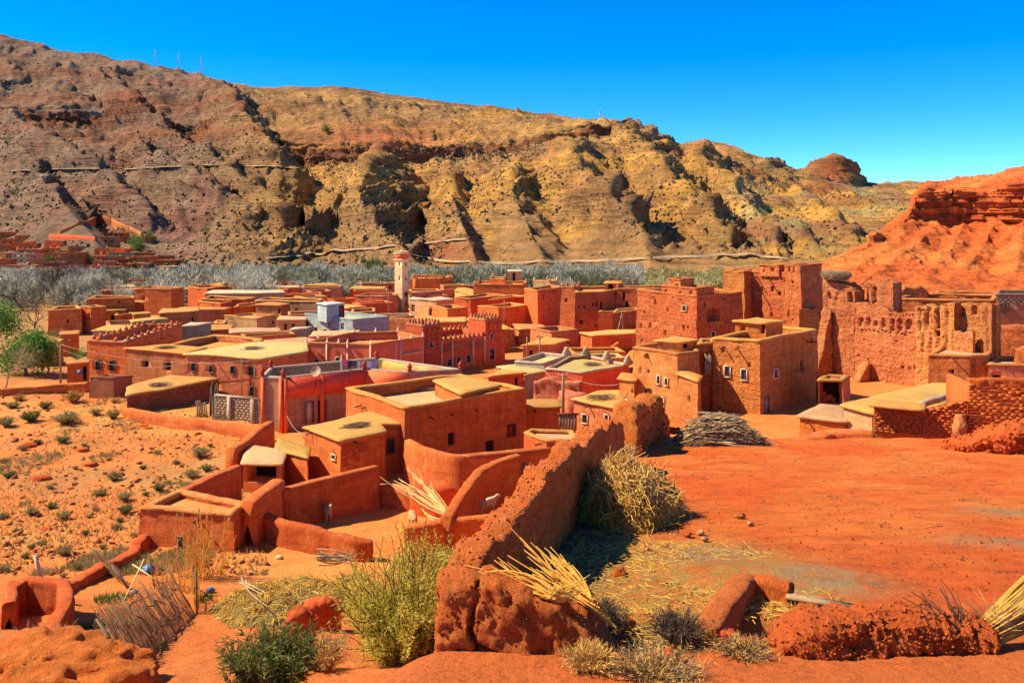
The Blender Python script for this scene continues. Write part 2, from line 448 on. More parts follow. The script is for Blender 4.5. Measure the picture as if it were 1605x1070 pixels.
ys = np.concatenate([np.linspace(-30, 8, 20), np.geomspace(8.3, 345, 520)])
us = np.concatenate([np.linspace(-3.2, -0.72, 30), np.linspace(-0.70, 0.70, 460), np.linspace(0.72, 3.2, 30)])
YY, UU = np.meshgrid(ys, us, indexing='ij')
XX = UU * (np.maximum(YY, 8) + 6)
ZZ = ground_z(XX, YY)
p3 = np.stack([XX, YY, 0 * XX], -1)
weedy = np.clip(sstep(300, 200, YY) * sstep(82, 95, YY) * sstep(-30, -38, XX) * 0.9 + sstep(205, 225, YY), 0, 1)
weedy = np.clip(weedy + sstep(0.15, 0.4, fbm(p3 * np.array([.10, .16, 1]), 4, 81)) * 0.55 * sstep(-8, -14, XX) * sstep(40, 50, YY) * (1 - sstep(84, 92, YY)), 0, 1)
redz = 0.45 * sstep(0.0, 0.3, fbm(p3 * .07, 3, 82)) * sstep(-8, -14, XX) * sstep(40, 50, YY) + (1 - sstep(14, 20, YY)) * 0.9 + sstep(14, 20, YY) * (1 - sstep(30, 42, YY)) * 0.6 + sstep(-15, -5, XX) * sstep(45, 60, YY) * 0.35
dry = 0.6 * sstep(-5, -12, XX) * sstep(34, 46, YY) * (1 - sstep(88, 100, YY))
M['soil'] = ground_material()
g = mesh_np('ground', np.stack([XX, YY, ZZ], -1), [grid_faces(len(ys), len(us))], M['soil'], smooth=True,
            color=np.stack([weedy, redz, dry], -1).reshape(-1, 3))
tag(g, kind='structure')

# terrace material: bare red-orange trodden earth with straw litter and two grey ash patches
ASH = [on_terrace(1590, 802), on_terrace(1585, 850), on_terrace(1100, 868), on_terrace(1300, 915)]
STRAW = [(on_terrace(1040, 905), 2.3), (on_terrace(1110, 880), 1.6), (on_terrace(1180, 925), 1.4), (on_terrace(930, 860), 1.6), (on_terrace(1000, 985), 1.0), (on_terrace(1060, 930), 1.8)]
def terrace_material():
    m, nt, b = new_mat('trodden_red_earth')
    v = coord(nt)
    col = mixc(nt, ramp(nt, nz(nt, v, 0.22, 5, 0.6, 0.8), [(0.38, 0.0), (0.64, 1.0)]), (0.76, 0.140, 0.021), (0.79, 0.235, 0.044))
    vs = coord(nt, 0.6, 1.5, 1)
    col = mixc(nt, ramp(nt, nz(nt, vs, 1.1, 7, 0.7), [(0.46, 0.0), (0.70, 0.75)]), col, (0.60, 0.088, 0.016))
    at = N(nt, 'ShaderNodeAttribute'); at.attribute_name = 'tint'
    sp = N(nt, 'ShaderNodeSeparateColor'); nt.links.new(at.outputs['Color'], sp.inputs[0])
    a = N(nt, 'ShaderNodeMath'); a.operation = 'MULTIPLY'
    nt.links.new(sp.outputs[0], a.inputs[0]); nt.links.new(ramp(nt, nz(nt, v, 3.0, 7, 0.8), [(0.38, 0.15), (0.58, 1.0)]), a.inputs[1])
    col = mixc(nt, a.outputs[0], col, (0.46, 0.285, 0.075))
    a2 = N(nt, 'ShaderNodeMath'); a2.operation = 'MULTIPLY'
    nt.links.new(sp.outputs[1], a2.inputs[0]); nt.links.new(ramp(nt, nz(nt, v, 2.0, 7, 0.75), [(0.36, 0.0), (0.56, 1.0)]), a2.inputs[1])
    col = mixc(nt, a2.outputs[0], col, (0.42, 0.27, 0.13))
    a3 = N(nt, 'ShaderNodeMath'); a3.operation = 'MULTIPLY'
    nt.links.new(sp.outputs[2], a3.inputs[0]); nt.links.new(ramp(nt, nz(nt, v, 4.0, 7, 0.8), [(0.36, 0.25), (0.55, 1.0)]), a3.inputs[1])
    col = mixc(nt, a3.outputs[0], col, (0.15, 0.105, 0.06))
    fine = nz(nt, v, 16.0, 8, 0.78)
    col = mixc(nt, 0.6, col, ramp(nt, fine, [(0.30, 0.35), (0.5, 1.0), (0.72, 1.25)]), 'MULTIPLY')
    col = mixc(nt, 0.6, col, ramp(nt, nz(nt, coord(nt, 1, 2.2, 1), 0.9, 9, 0.8, 0.5), [(0.36, 0.55), (0.52, 1.0), (0.66, 1.25)]), 'MULTIPLY')
    nt.links.new(col, b.inputs['Base Color'])
    hh = N(nt, 'ShaderNodeMath'); hh.operation = 'ADD'
    nt.links.new(nz(nt, v, 3.5, 9, 0.75), hh.inputs[0]); nt.links.new(fine, hh.inputs[1])
    bump(nt, b, hh.outputs[0], 1.0, 0.10)
    return m

ys = np.concatenate([np.linspace(11.8, 41.5, 260), [41.8, 42.3, 43.0, 44.0]])
ts = np.concatenate([[-0.35, -0.1], np.linspace(0.1, 22, 240), np.linspace(23, 45, 12)])
YY, TT = np.meshgrid(ys, ts, indexing='ij')
XX = wall_x(YY) + TT
p3 = np.stack([XX, YY, 0 * XX], -1)
ZZ = terr_z(XX, YY) + 0.10 * fbm(p3 * 0.5, 4, 21) + 0.035 * fbm(p3 * 2.2, 4, 22)
ZZ += 0.25 * np.exp(-(((XX - on_terrace(1190, 905)[0]) / 1.4) ** 2 + ((YY - on_terrace(1190, 905)[1]) / 1.0) ** 2))
PITX, PITY = on_terrace(1195, 985)[:2]
pit = np.exp(-(((XX - PITX) / 0.75) ** 2 + ((YY - PITY + 0.1) / 0.55) ** 2) ** 2)
ZZ -= 0.55 * pit
ZZ -= sstep(41.0, 44.0, YY) * 3.6 + 0.06 * sstep(12.6, 12.0, YY)
straw = np.zeros_like(XX); ash = np.zeros_like(XX)
for c, r in STRAW: straw = np.maximum(straw, np.exp(-(((XX - c[0]) / r) ** 2 + ((YY - c[1]) / (r * 1.1)) ** 2)))
straw = np.clip(straw * 1.6, 0, 1) * sstep(0, 0.5, TT)
for c, rx, ry in ((ASH[0], 1.1, 0.6), (ASH[1], 1.3, 0.5), (ASH[2], 1.2, 0.9), (ASH[3], 1.0, 0.8)):
    ash = np.maximum(ash, np.exp(-(((XX - c[0]) / rx) ** 2 + ((YY - c[1]) / ry) ** 2)))
dark = np.clip(sstep(1.9, 0.9, TT) * sstep(14.0, 16.0, YY) * sstep(25, 21, YY) + 0.8 * np.exp(-(((XX - 1.9) / 1.5) ** 2 + ((YY - 13.2) / 0.9) ** 2)), 0, 1)  # dark litter; the strip also paints the wall's shadow into the soil
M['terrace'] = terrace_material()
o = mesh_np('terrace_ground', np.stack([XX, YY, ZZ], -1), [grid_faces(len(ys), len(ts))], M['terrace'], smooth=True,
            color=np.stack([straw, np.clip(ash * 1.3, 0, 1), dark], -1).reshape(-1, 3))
tag(o, kind='structure')

# ------------------------------------------------------------------ hills: lofted from measured profiles, then eroded
def loft(cols, nu, nv, rows_w=None):
    """cols: list of (px, [(Y, ypix), ...]) with equal row counts -> arrays px(u), points"""
    px = np.array([c[0] for c in cols], dtype=float)
    rows = np.array([c[1] for c in cols], dtype=float)             # ncol, nrow, 2
    nr = rows.shape[1]
    uu = np.linspace(px[0], px[-1], nu)
    k = np.clip(np.searchsorted(px, uu, side='right') - 1, 0, len(px) - 2)
    t = (uu - px[k]) / (px[k + 1] - px[k])
    km = np.maximum(k - 1, 0); kp = np.minimum(k + 2, len(px) - 1)
    m0 = (rows[k + 1] - rows[km]) / np.maximum(px[k + 1] - px[km], 1)[:, None, None] * (px[k + 1] - px[k])[:, None, None]
    m1 = (rows[kp] - rows[k]) / np.maximum(px[kp] - px[k], 1)[:, None, None] * (px[k + 1] - px[k])[:, None, None]
    t_ = t[:, None, None]
    rc = (2 * t_**3 - 3 * t_**2 + 1) * rows[k] + (t_**3 - 2 * t_**2 + t_) * m0 + (-2 * t_**3 + 3 * t_**2) * rows[k + 1] + (t_**3 - t_**2) * m1
    # sample rows evenly by on-screen and depth length
    w = np.ones(nr - 1) if rows_w is None else np.array(rows_w, dtype=float)
    cum = np.concatenate([[0], np.cumsum(w)]); cum /= cum[-1]
    vv = np.linspace(0, 1, nv)
    Y = np.empty((nv, nu)); S = np.empty((nv, nu))
    for i in range(nu):
        Y[:, i] = np.interp(vv, cum, rc[i, :, 0]); S[:, i] = np.interp(vv, cum, rc[i, :, 1])
    X = (uu[None, :] - CX) / F * Y
    Z = (HY - S) / F * Y
    return np.stack([X, Y, Z], -1), uu, vv

def vert_normals(Pn):
    du = np.gradient(Pn, axis=1); dv = np.gradient(Pn, axis=0)
    n = np.cross(du, dv); n /= np.linalg.norm(n, axis=-1)[..., None] + 1e-9
    return n

def spur(X, Y, Z, line, k, soft=9.0):
    """raise the land to a crest line (x,y,z points) with side slope k"""
    line = np.asarray(line, dtype=float)
    best = np.full(X.shape, -1e9)
    for a, b in zip(line[:-1], line[1:]):
        ab = b[:2] - a[:2]; L2 = (ab ** 2).sum()
        t = np.clip(((X - a[0]) * ab[0] + (Y - a[1]) * ab[1]) / L2, 0, 1)
        dx = X - (a[0] + t * ab[0]); dy = Y - (a[1] + t * ab[1])
        d = np.sqrt(dx ** 2 + dy ** 2)
        best = np.maximum(best, a[2] + t * (b[2] - a[2]) - k * d)
    h = np.clip(0.5 + 0.5 * (best - Z) / soft, 0, 1)
    return Z * (1 - h) + best * h + soft * h * (1 - h) * 0.5

hill_cols = [
 (-700, [(285,443),(400,400),(480,345),(560,280),(640,225),(700,195),(715,160),(800,100),(900,50),(1000,20),(1200,40)]),
 (-150, [(285,441),(400,395),(480,340),(560,280),(640,225),(700,198),(715,168),(800,125),(900,80),(1000,48),(1200,70)]),
 (0,    [(285,440),(400,390),(480,335),(560,275),(640,222),(700,195),(715,165),(800,130),(900,90),(1000,55),(1200,75)]),
 (100,  [(285,439),(400,390),(480,338),(560,275),(640,228),(700,200),(715,172),(800,140),(900,98),(1000,80),(1200,95)]),
 (200,  [(285,439),(400,390),(480,340),(560,277),(640,236),(700,208),(715,185),(800,150),(900,110),(1000,96),(1200,110)]),
 (330,  [(285,437),(400,392),(480,345),(560,292),(640,252),(690,226),(705,200),(800,162),(900,134),(1000,124),(1200,140)]),
 (450,  [(285,436),(400,390),(480,350),(560,302),(615,268),(630,252),(640,222),(720,196),(820,164),(900,150),(1000,138)]),
 (540,  [(285,435),(400,387),(480,345),(560,296),(605,268),(618,255),(626,224),(710,196),(820,168),(890,156),(905,139)]),
 (620,  [(285,433),(400,385),(480,340),(560,292),(600,266),(612,254),(620,226),(700,200),(820,172),(890,160),(905,150)]),
 (700,  [(285,433),(400,386),(480,342),(560,290),(598,264),(610,254),(618,230),(700,206),(820,182),(890,170),(905,160)]),
 (790,  [(285,431),(400,378),(480,330),(560,276),(594,250),(604,242),(612,222),(700,204),(820,190),(890,180),(905,171)]),
 (870,  [(285,430),(400,374),(480,326),(560,268),(592,238),(602,228),(610,210),(700,200),(820,194),(890,190),(905,183)]),
 (940,  [(285,429),(400,370),(480,320),(560,262),(596,232),(608,222),(616,206),(660,197),(720,196),(800,198),(905,200)]),
 (1000, [(285,428),(400,370),(480,322),(560,265),(610,232),(625,222),(636,208),(680,201),(740,199),(800,201),(905,206)]),
 (1060, [(285,427),(400,370),(480,328),(560,286),(620,256),(640,248),(652,238),(690,232),(740,228),(800,230),(905,236)]),
 (1110, [(285,427),(400,372),(480,334),(560,292),(640,252),(660,246),(680,236),(710,230),(745,224),(800,228),(905,240)]),
 (1150, [(285,427),(400,376),(480,344),(560,308),(640,272),(660,264),(680,254),(710,246),(745,236),(800,242),(905,250)]),
 (1240, [(285,426),(400,384),(480,354),(560,326),(640,302),(660,296),(690,288),(720,280),(760,270),(820,276),(905,285)]),
 (1275, [(285,426),(400,386),(480,357),(560,331),(640,310),(660,304),(690,296),(715,288),(745,268),(790,262),(905,285)]),
 (1305, [(285,425),(400,388),(480,360),(560,334),(640,313),(660,307),(690,298),(715,290),(735,262),(750,245),(905,285)]),
 (1335, [(285,425),(400,388),(480,360),(560,336),(640,316),(660,310),(690,301),(715,294),(735,272),(750,258),(905,288)]),
 (1362, [(285,425),(400,389),(480,361),(560,338),(640,318),(660,313),(690,305),(720,298),(760,291),(820,290),(905,295)]),
 (1450, [(285,424),(400,390),(480,363),(560,341),(640,322),(660,317),(690,309),(720,302),(760,294),(820,291),(905,296)]),
 (1620, [(285,424),(400,390),(480,363),(560,341),(640,322),(660,317),(690,309),(720,302),(760,294),(820,291),(905,296)]),
 (2300, [(285,424),(400,390),(480,363),(560,341),(640,322),(660,317),(690,309),(720,302),(760,294),(820,291),(905,296)]),
]
HP, hu, hv = loft(hill_cols, 1080, 350, [1.6, 1.5, 1.5, 1.5, 1.0, 1.0, 0.9, 1.0, 0.9, 0.8])
X, Y, Z = HP[..., 0], HP[..., 1], HP[..., 2]
def CP(*pts): return [P(*p) for p in pts]
crests = [
 (CP((596,238,596),(578,262,560),(560,300,500),(590,345,430),(640,402,345)), 0.72),
 (CP((596,238,596),(540,300,520),(470,352,440),(420,392,375)), 0.80),
 (CP((815,246,596),(800,278,540),(815,320,470),(835,362,410),(850,408,335)), 0.66),
 (CP((890,226,598),(905,262,545),(960,312,470),(1005,362,405),(1020,408,330)), 0.66),
 (CP((1000,222,625),(1050,280,560),(1110,335,470),(1150,388,380)), 0.70),
 (CP((1090,240,690),(1160,300,580),(1240,362,450),(1290,402,370)), 0.70),
 (CP((1240,285,700),(1300,330,580),(1350,376,450)), 0.75),
 (CP((345,128,890),(385,175,760),(430,228,660),(462,262,610)), 0.85),
 (CP((130,96,960),(220,160,820),(300,225,690),(385,285,590),(455,335,480)), 0.80),
 (CP((-60,130,880),(40,195,720),(150,262,600),(235,335,480)), 0.80),
 (CP((1180,330,520),(1210,370,430),(1225,405,345)), 0.95),
 (CP((200,205,705),(265,250,625),(330,288,560),(400,330,490)), 0.80),
 (CP((20,215,690),(60,270,590),(110,330,480),(150,378,405)), 0.75),
 (CP((700,268,590),(715,320,490),(735,372,400),(745,408,335)), 0.90),
 (CP((945,190,690),(990,212,640)), 0.8),
 (CP((1110,222,745),(1090,238,690),(1078,262,640)), 0.9),
]
for line, k in crests:
    L_ = [p * (0.96 if i == 0 else 0.86 if i < len(line) - 1 else 0.93) for i, p in enumerate(line)]      # spurs stand out towards the valley
    Z = spur(X, Y, Z, L_, k * 1.05, 3.0)
HP = np.stack([X, Y, Z], -1)
n = vert_normals(HP)
wv = hv[:, None] * np.ones_like(X)
lowf = sstep(0.0, 0.12, wv) * (1 - 0.65 * sstep(0.86, 0.98, wv)) * (1 - 0.85 * sstep(300, 200, hu[None, :]) * (1 - sstep(0.16, 0.24, wv)))
wx = X + 14 * fbm(np.stack([X, Y, Z], -1) * 0.02, 3, 61); wy = Y + 14 * fbm(np.stack([X, Y, Z], -1) * 0.02 + 9, 3, 62)
rg = ridged(np.stack([wx * 0.013 + 0.005 * wy, wy * 0.005, Z * 0.006], -1), 4, 31, 0.5) - 0.62
gul = ridged(np.stack([wx * 0.045 + 0.012 * wy, wy * 0.014, Z * 0.012], -1), 4, 32, 0.55) - 0.62
bp = fbm(np.stack([X, Y, Z], -1) * 0.045, 5, 33, 0.55)
cl0 = sstep(0.565, 0.59, wv) * (1 - sstep(0.66, 0.68, wv)) * sstep(-50, 60, hu[None, :])
flute = ridged(np.stack([wx * 0.12, wy * 0.05, Z * 0.01], -1), 3, 36, 0.6) - 0.6
strat = np.sin(Z * 0.62 + 2.6 * fbm(np.stack([X, Y, Z], -1) * 0.012, 3, 35)) * np.clip(fbm(np.stack([X, Y, Z], -1) * 0.02, 3, 37) + 0.45, 0, 1)
rock = sstep(0.0, 0.35, fbm(np.stack([X, Y, Z], -1) * 0.018, 3, 38))
rill = ridged(np.stack([wx * 0.11 + 0.03 * wy, wy * 0.02, Z * 0.015], -1), 3, 34, 0.6) - 0.62
sharp = np.abs(noise(np.stack([wx * 0.022 + 0.008 * wy, wy * 0.006, Z * 0.008], -1), 47)) ** 0.7 - 0.45
zw = Z + 7 * fbm(np.stack([X, Y, Z], -1) * 0.011, 3, 66) + 1.5 * fbm(np.stack([X, Y, Z], -1) * .08, 2, 67)
shelf = lambda per: ((zw / per) % 1) ** 4
lmask = np.clip(0.15 + 1.1 * sstep(-0.1, 0.35, fbm(np.stack([X, Y, Z], -1) * 0.013 + 5, 3, 68)), 0, 1)
disp = lowf * (lmask * (5.5 * shelf(15.0) + 2.6 * shelf(5.3)) + 10.0 * rg + -4.0 * sharp + 8.5 * gul * (1 - 0.6 * cl0) + 3.4 * rill + 0.9 * bp + 2.6 * strat * (0.4 + rock) + 7.0 * flute * cl0)
HP = HP + n * disp[..., None]
HP += n * (lowf * (0.7 + 1.0 * rock) * fbm(HP * 0.19, 4, 39, 0.6))[..., None]
# hillside colour: strata and zones, the left massif's shade and haze painted in
X, Y, Z = HP[..., 0], HP[..., 1], HP[..., 2]
PX = hu[None, :] * np.ones_like(X); PY = HY - Z / Y * F
zz = Z + 9 * fbm(HP * 0.012, 4, 41) + 2.5 * fbm(HP * 0.06, 3, 42)
def lay(z0, w): return np.exp(-((zz - z0) / w) ** 2)
ochre = np.array([0.56, 0.300, 0.070]); tan = np.array([0.38, 0.215, 0.090]); rust = np.array([0.40, 0.120, 0.050]); gry = np.array([0.235, 0.165, 0.130])
purp = np.array([0.240, 0.085, 0.070]); grn = np.array([0.36, 0.330, 0.165]); darkr = np.array([0.20, 0.105, 0.065])
C = np.ones(HP.shape) * tan
def blend(C, w, c): return C * (1 - w[..., None]) + c * w[..., None]
nzl = fbm(HP * 0.008, 4, 43); nzm = fbm(HP * 0.03, 4, 44)
C = blend(C, np.clip(sstep(-0.25, 0.3, nzl) * sstep(330, 600, PX) * 0.95, 0, 1), ochre)
C = blend(C, sstep(0.05, 0.35, nzm) * 0.55 * sstep(300, 420, PX), ochre * 1.12)
C = blend(C, sstep(470, 250, PX) * 0.75, gry * np.array([1.0, 0.95, 1.0]))  # greys and darkens the left massif to stand for its shade and haze
C = blend(C, sstep(0.0, 0.4, fbm(HP * 0.02, 4, 45)) * sstep(420, 300, PX) * 0.6, purp)
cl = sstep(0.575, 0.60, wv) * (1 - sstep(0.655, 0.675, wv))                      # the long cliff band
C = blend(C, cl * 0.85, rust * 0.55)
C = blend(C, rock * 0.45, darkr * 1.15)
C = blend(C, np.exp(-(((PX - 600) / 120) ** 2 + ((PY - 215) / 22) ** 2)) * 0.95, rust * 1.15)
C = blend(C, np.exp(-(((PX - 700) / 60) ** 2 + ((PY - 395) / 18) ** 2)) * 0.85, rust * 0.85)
C = blend(C, sstep(1080, 1200, PX) * sstep(1480, 1350, PX) * sstep(-0.1, 0.3, nzm) * sstep(265, 300, PY) * 0.8, grn)
C = blend(C, sstep(1100, 1200, PX) * np.clip(lay(-6, 3.0) + lay(14, 3.5), 0, 1) * 0.6, purp)
C = blend(C, np.clip(lay(28, 2.4) + lay(46, 2.6) + lay(9, 1.8), 0, 1) * 0.55 * sstep(480, 620, PX), darkr)
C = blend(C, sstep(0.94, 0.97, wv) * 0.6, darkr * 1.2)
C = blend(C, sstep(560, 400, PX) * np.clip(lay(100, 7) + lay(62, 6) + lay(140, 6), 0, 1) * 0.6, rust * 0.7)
C = blend(C, sstep(0.55, 0.95, (zw / 15.0) % 1) * lmask * 0.35, darkr)
C = blend(C, sstep(0.1, 0.4, fbm(HP * 0.009 + 3, 3, 69)) * sstep(420, 560, PX) * 0.55, np.array([0.46, 0.190, 0.065]))
C = blend(C, np.exp(-(((PX - 1310) / 42) ** 2 + ((PY - 266) / 26) ** 2)), rust * 0.75)
C = blend(C, np.exp(-(((PX - 1115) / 45) ** 2 + ((PY - 238) / 16) ** 2)) * 0.8, np.array([0.52, 0.235, 0.085]))
C = C * (1.08 + 0.27 * fbm(HP * 0.09, 3, 46))[..., None] * np.array([1.04, 1.0, 0.88])
def hill_material(name, k_spots=0.6, sc=1.0):
    m, nt, b = new_mat(name)
    v = coord(nt)
    at = N(nt, 'ShaderNodeAttribute'); at.attribute_name = 'tint'
    col = at.outputs['Color']
    col = mixc(nt, 0.8, col, ramp(nt, nz(nt, v, 0.07 * sc, 9, 0.75), [(0.32, 0.38), (0.50, 1.0), (0.70, 1.35)]), 'MULTIPLY')
    bed = nz(nt, coord(nt, 0.035 * sc, 0.035 * sc, 0.55 * sc), 1.0, 5, 0.62, 0.8)                 # bedding planes
    amt = ramp(nt, nz(nt, v, 0.018 * sc, 3, 0.6), [(0.42, 0.15), (0.60, 0.85)])
    col = mixc(nt, amt, col, mixc(nt, 1.0, col, ramp(nt, bed, [(0.36, 0.42), (0.46, 1.0), (0.62, 1.12)]), 'MULTIPLY'))
    vo = N(nt, 'ShaderNodeTexVoronoi'); vo.inputs['Scale'].default_value = 0.30 * sc; vo.inputs['Randomness'].default_value = 1.0
    nt.links.new(v, vo.inputs['Vector'])
    patch = ramp(nt, nz(nt, v, 0.035 * sc, 4, 0.65), [(0.38, 0.0), (0.56, k_spots)])
    dots = N(nt, 'ShaderNodeMath'); dots.operation = 'MULTIPLY'
    nt.links.new(ramp(nt, vo.outputs['Distance'], [(0.20, 1.0), (0.36, 0.0)]), dots.inputs[0]); nt.links.new(patch, dots.inputs[1])
    col = mixc(nt, dots.outputs[0], col, (0.10, 0.070, 0.038))
    nt.links.new(col, b.inputs['Base Color'])
    hh = N(nt, 'ShaderNodeMath'); hh.operation = 'ADD'
    nt.links.new(nz(nt, v, 0.14 * sc, 10, 0.78), hh.inputs[0]); nt.links.new(bed, hh.inputs[1])
    bump(nt, b, hh.outputs[0], 1.0, 3.6 / sc)
    return m
M['hill'] = hill_material('rocky_hillside', 0.9)
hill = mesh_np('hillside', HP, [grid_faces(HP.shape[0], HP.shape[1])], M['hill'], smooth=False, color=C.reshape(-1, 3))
tag(hill, kind='structure')
HPY = PY

def chunks(name, label, Pts, nrm, size, mat, seed, flat=.7):
    rr = np.random.RandomState(seed); n_ = len(Pts)
    base = np.array([(1,0,0),(-1,0,0),(0,1,0),(0,-1,0),(0,0,1),(0,0,-1)], float)
    V = base[None] * (1 + rr.uniform(-.4, .4, (n_, 6, 1))) * np.array([1, 1, flat]); Q = np.linalg.qr(rr.normal(size=(n_, 3, 3)))[0]
    V = (np.einsum('nij,nkj->nki', Q, V) if flat > .65 else V) * size[:, None, None] + Pts[:, None, :]
    f = np.array([(0,2,4),(2,1,4),(1,3,4),(3,0,4),(2,0,5),(1,2,5),(3,1,5),(0,3,5)])
    o = mesh_np(name, V.reshape(-1, 3), [(f[None] + (np.arange(n_) * 6)[:, None, None]).reshape(-1, 3)], mat); tag(o, label, None, None, 'stuff'); return o
def hill_pts(n_, seed, lo=.06, hi=.92):
    rr = np.random.RandomState(seed); i = rr.randint(int(lo * HP.shape[0]), int(hi * HP.shape[0]), n_ * 3); j = rr.randint(int(.20 * HP.shape[1]), int(.78 * HP.shape[1]), n_ * 3)
    p = HP[i, j]; k = fbm(p * .02, 3, seed) > .0; return p[k][:n_], rr
p_, rr_ = hill_pts(15000, 71); chunks('hill_rocks', 'loose rocks scattered over the hillside', p_, None, .35 + 1.1 * rr_.uniform(0, 1, len(p_)) ** 3, plain('hill_rock', (0.30, 0.175, 0.09), .95, .4, .2), 1)
p_, rr_ = hill_pts(9000, 72, .04, .6); chunks('hill_scrub', 'low dark scrub dotted over the hillside', p_ + np.array([0, 0, .3]), None, .4 + .8 * rr_.uniform(0, 1, len(p_)) ** 2, plain('hill_scrub', (0.105, 0.085, 0.04), .95, .4, .2), 2)

def on_hill(px, py):                   # a point of the hillside seen at a pixel
    i = int(np.clip(np.searchsorted(hu, px), 1, len(hu) - 1))
    col = HPY[:, i]
    m = np.minimum.accumulate(col)
    k = int(np.argmax(m <= py))
    return HP[k, i].copy()

# the red butte on the right
butte_cols = [
 (1255, [(150,462),(175,452),(190,446),(200,441),(205,438),(209,434),(212,431),(230,430),(300,434)]),
 (1320, [(140,470),(165,450),(180,438),(192,428),(200,420),(204,414),(210,408),(230,406),(300,420)]),
 (1370, [(140,470),(165,448),(180,432),(195,415),(210,392),(214,385),(218,380),(235,376),(300,385)]),
 (1420, [(140,470),(165,448),(185,425),(205,396),(222,362),(226,352),(228,340),(242,336),(300,345)]),
 (1445, [(140,470),(165,448),(186,424),(206,392),(225,356),(229,344),(230,302),(236,294),(300,294)]),
 (1480, [(140,470),(165,449),(186,424),(207,388),(226,356),(230,346),(232,302),(240,292),(300,289)]),
 (1540, [(140,470),(165,450),(186,426),(206,392),(224,360),(227,352),(228,298),(238,286),(300,280)]),
 (1605, [(140,470),(165,450),(184,422),(202,392),(216,362),(219,352),(220,288),(230,276),(300,266)]),
 (1720, [(140,470),(165,448),(180,418),(194,380),(206,345),(210,330),(213,282),(230,262),(300,250)]),
 (2000, [(140,470),(165,448),(180,418),(194,380),(206,345),(210,330),(213,282),(230,262),(300,250)]),
]
BP, bu, bv = loft(butte_cols, 420, 260, [0.8, 0.9, 1.2, 1.3, 0.7, 1.8, 0.7, 0.6])
X, Y, Z = BP[..., 0], BP[..., 1], BP[..., 2]
for line, k in [(CP((1470,348,228),(1440,380,208),(1400,412,190),(1350,440,172)), 0.75), (CP((1560,346,224),(1540,385,204),(1510,425,182)), 0.8),
                (CP((1510,350,226),(1490,390,205),(1460,430,180)), 0.85), (CP((1605,342,217),(1600,385,198),(1590,430,176)), 0.8)]:
    Z = spur(X, Y, Z, line, k, 3.0)
BP = np.stack([X, Y, Z], -1); n = vert_normals(BP); wv = bv[:, None] * np.ones_like(X)
clf = sstep(0.60, 0.63, wv) * (1 - sstep(0.84, 0.88, wv))
rg = ridged(np.stack([X * 0.05 + 0.03 * Y, Y * 0.02, Z * 0.03], -1), 5, 51, 0.55) - 0.62
ledge = np.sin(Z * 3.1 + 1.5 * fbm(BP * 0.05, 3, 52)) + 0.6 * np.sin(Z * 7.3 + 2 * fbm(BP * 0.08, 2, 53))
bx = np.floor((X + 1.2 * noise(BP * .2, 63)) / 5.5 + 0.31 * np.floor(Z / 3.6)); bz = np.floor((Z + .5 * noise(BP * .15, 64)) / 3.6)
blockn = 0.75 * _h(bx, bz, bx * 0, 9) + 0.5 * _h(np.floor(X / 2.1 + .4 * np.floor(Z / 1.5)), np.floor(Z / 1.5), bx * 0, 11) + 0.35 * fbm(BP * np.array([0.28, 0.28, 0.5]), 4, 54)
disp = sstep(0, 0.06, wv) * ((1 - clf) * (5.0 * rg + 2.2 * (ridged(np.stack([X * 0.2, Y * 0.08, Z * 0.08], -1), 3, 50) - .62) + 0.9 * fbm(BP * 0.2, 4, 55)) + clf * (0.55 * ledge * 0.7 + 1.9 * blockn))
BP = BP + n * disp[..., None] + n * (0.22 * fbm(BP * 0.9, 3, 56))[..., None]
X, Y, Z = BP[..., 0], BP[..., 1], BP[..., 2]
red = np.array([0.64, 0.135, 0.030]); org = np.array([0.70, 0.215, 0.050]); drk = np.array([0.46, 0.095, 0.028])
C = np.ones(BP.shape) * red
C = blend(C, sstep(-0.1, 0.3, fbm(BP * np.array([0.05, 0.05, 0.12]), 4, 57)) * 0.9, org)
C = blend(C, clf * sstep(-0.2, 0.3, np.sin(Z * 1.6 + 2 * fbm(BP * 0.05, 3, 58))) * 0.6, drk)
C = C * (1 + 0.2 * fbm(BP * 0.4, 3, 59))[..., None]
M['butte'] = hill_material('red_rock', 0.5, 4.0)
o = mesh_np('red_butte', BP, [grid_faces(BP.shape[0], BP.shape[1])], M['butte'], smooth=False, color=C.reshape(-1, 3))
tag(o, kind='structure')

# the flat land beyond everything
o = mesh_np('far_land', [(-6000, 300, -19), (6000, 300, -19), (6000, 5000, -19), (-6000, 5000, -19)], [np.array([[0, 1, 2, 3]])], M['hill'], color=np.array([0.34, 0.24, 0.13]))
tag(o, kind='structure')

# roads cut along the hillside
def road(name, pts, w):
    xs = np.interp(np.linspace(0, 1, 160), np.linspace(0, 1, len(pts)), [p[0] for p in pts])
    yy = np.interp(xs, [p[0] for p in pts], [p[1] for p in pts])
    c = np.array([on_hill(a, b) for a, b in zip(xs, yy)])
    for _ in range(14): c[1:-1] = (c[:-2] + 2 * c[1:-1] + c[2:]) / 4
    d = np.gradient(c, axis=0); d[:, 2] = 0; d /= np.linalg.norm(d, axis=1)[:, None] + 1e-9
    s = np.stack([d[:, 1], -d[:, 0], 0 * d[:, 0]], -1)
    s = np.where((s[:, 1:2] > 0), -s, s)                      # towards the viewer
    a = c + s * w + np.array([0, 0, 0.4]); b_ = c - s * w * 0.6 + np.array([0, 0, 1.0]); e = c + s * (w + 1.5) + np.array([0, 0, -1.6])
    V = np.concatenate([a, b_]); m = len(c)
    o = mesh_np(name, V, [grid_faces(2, m)], M['roadm'], smooth=False)
    tag(o, kind='structure')
M['roadm'] = plain('pale_road_gravel', (0.40, 0.28, 0.17), 0.95, 0.3, 0.3)
road('road', [(25,271),(120,268),(240,266),(330,263),(430,263),(475,268)], 1.4)
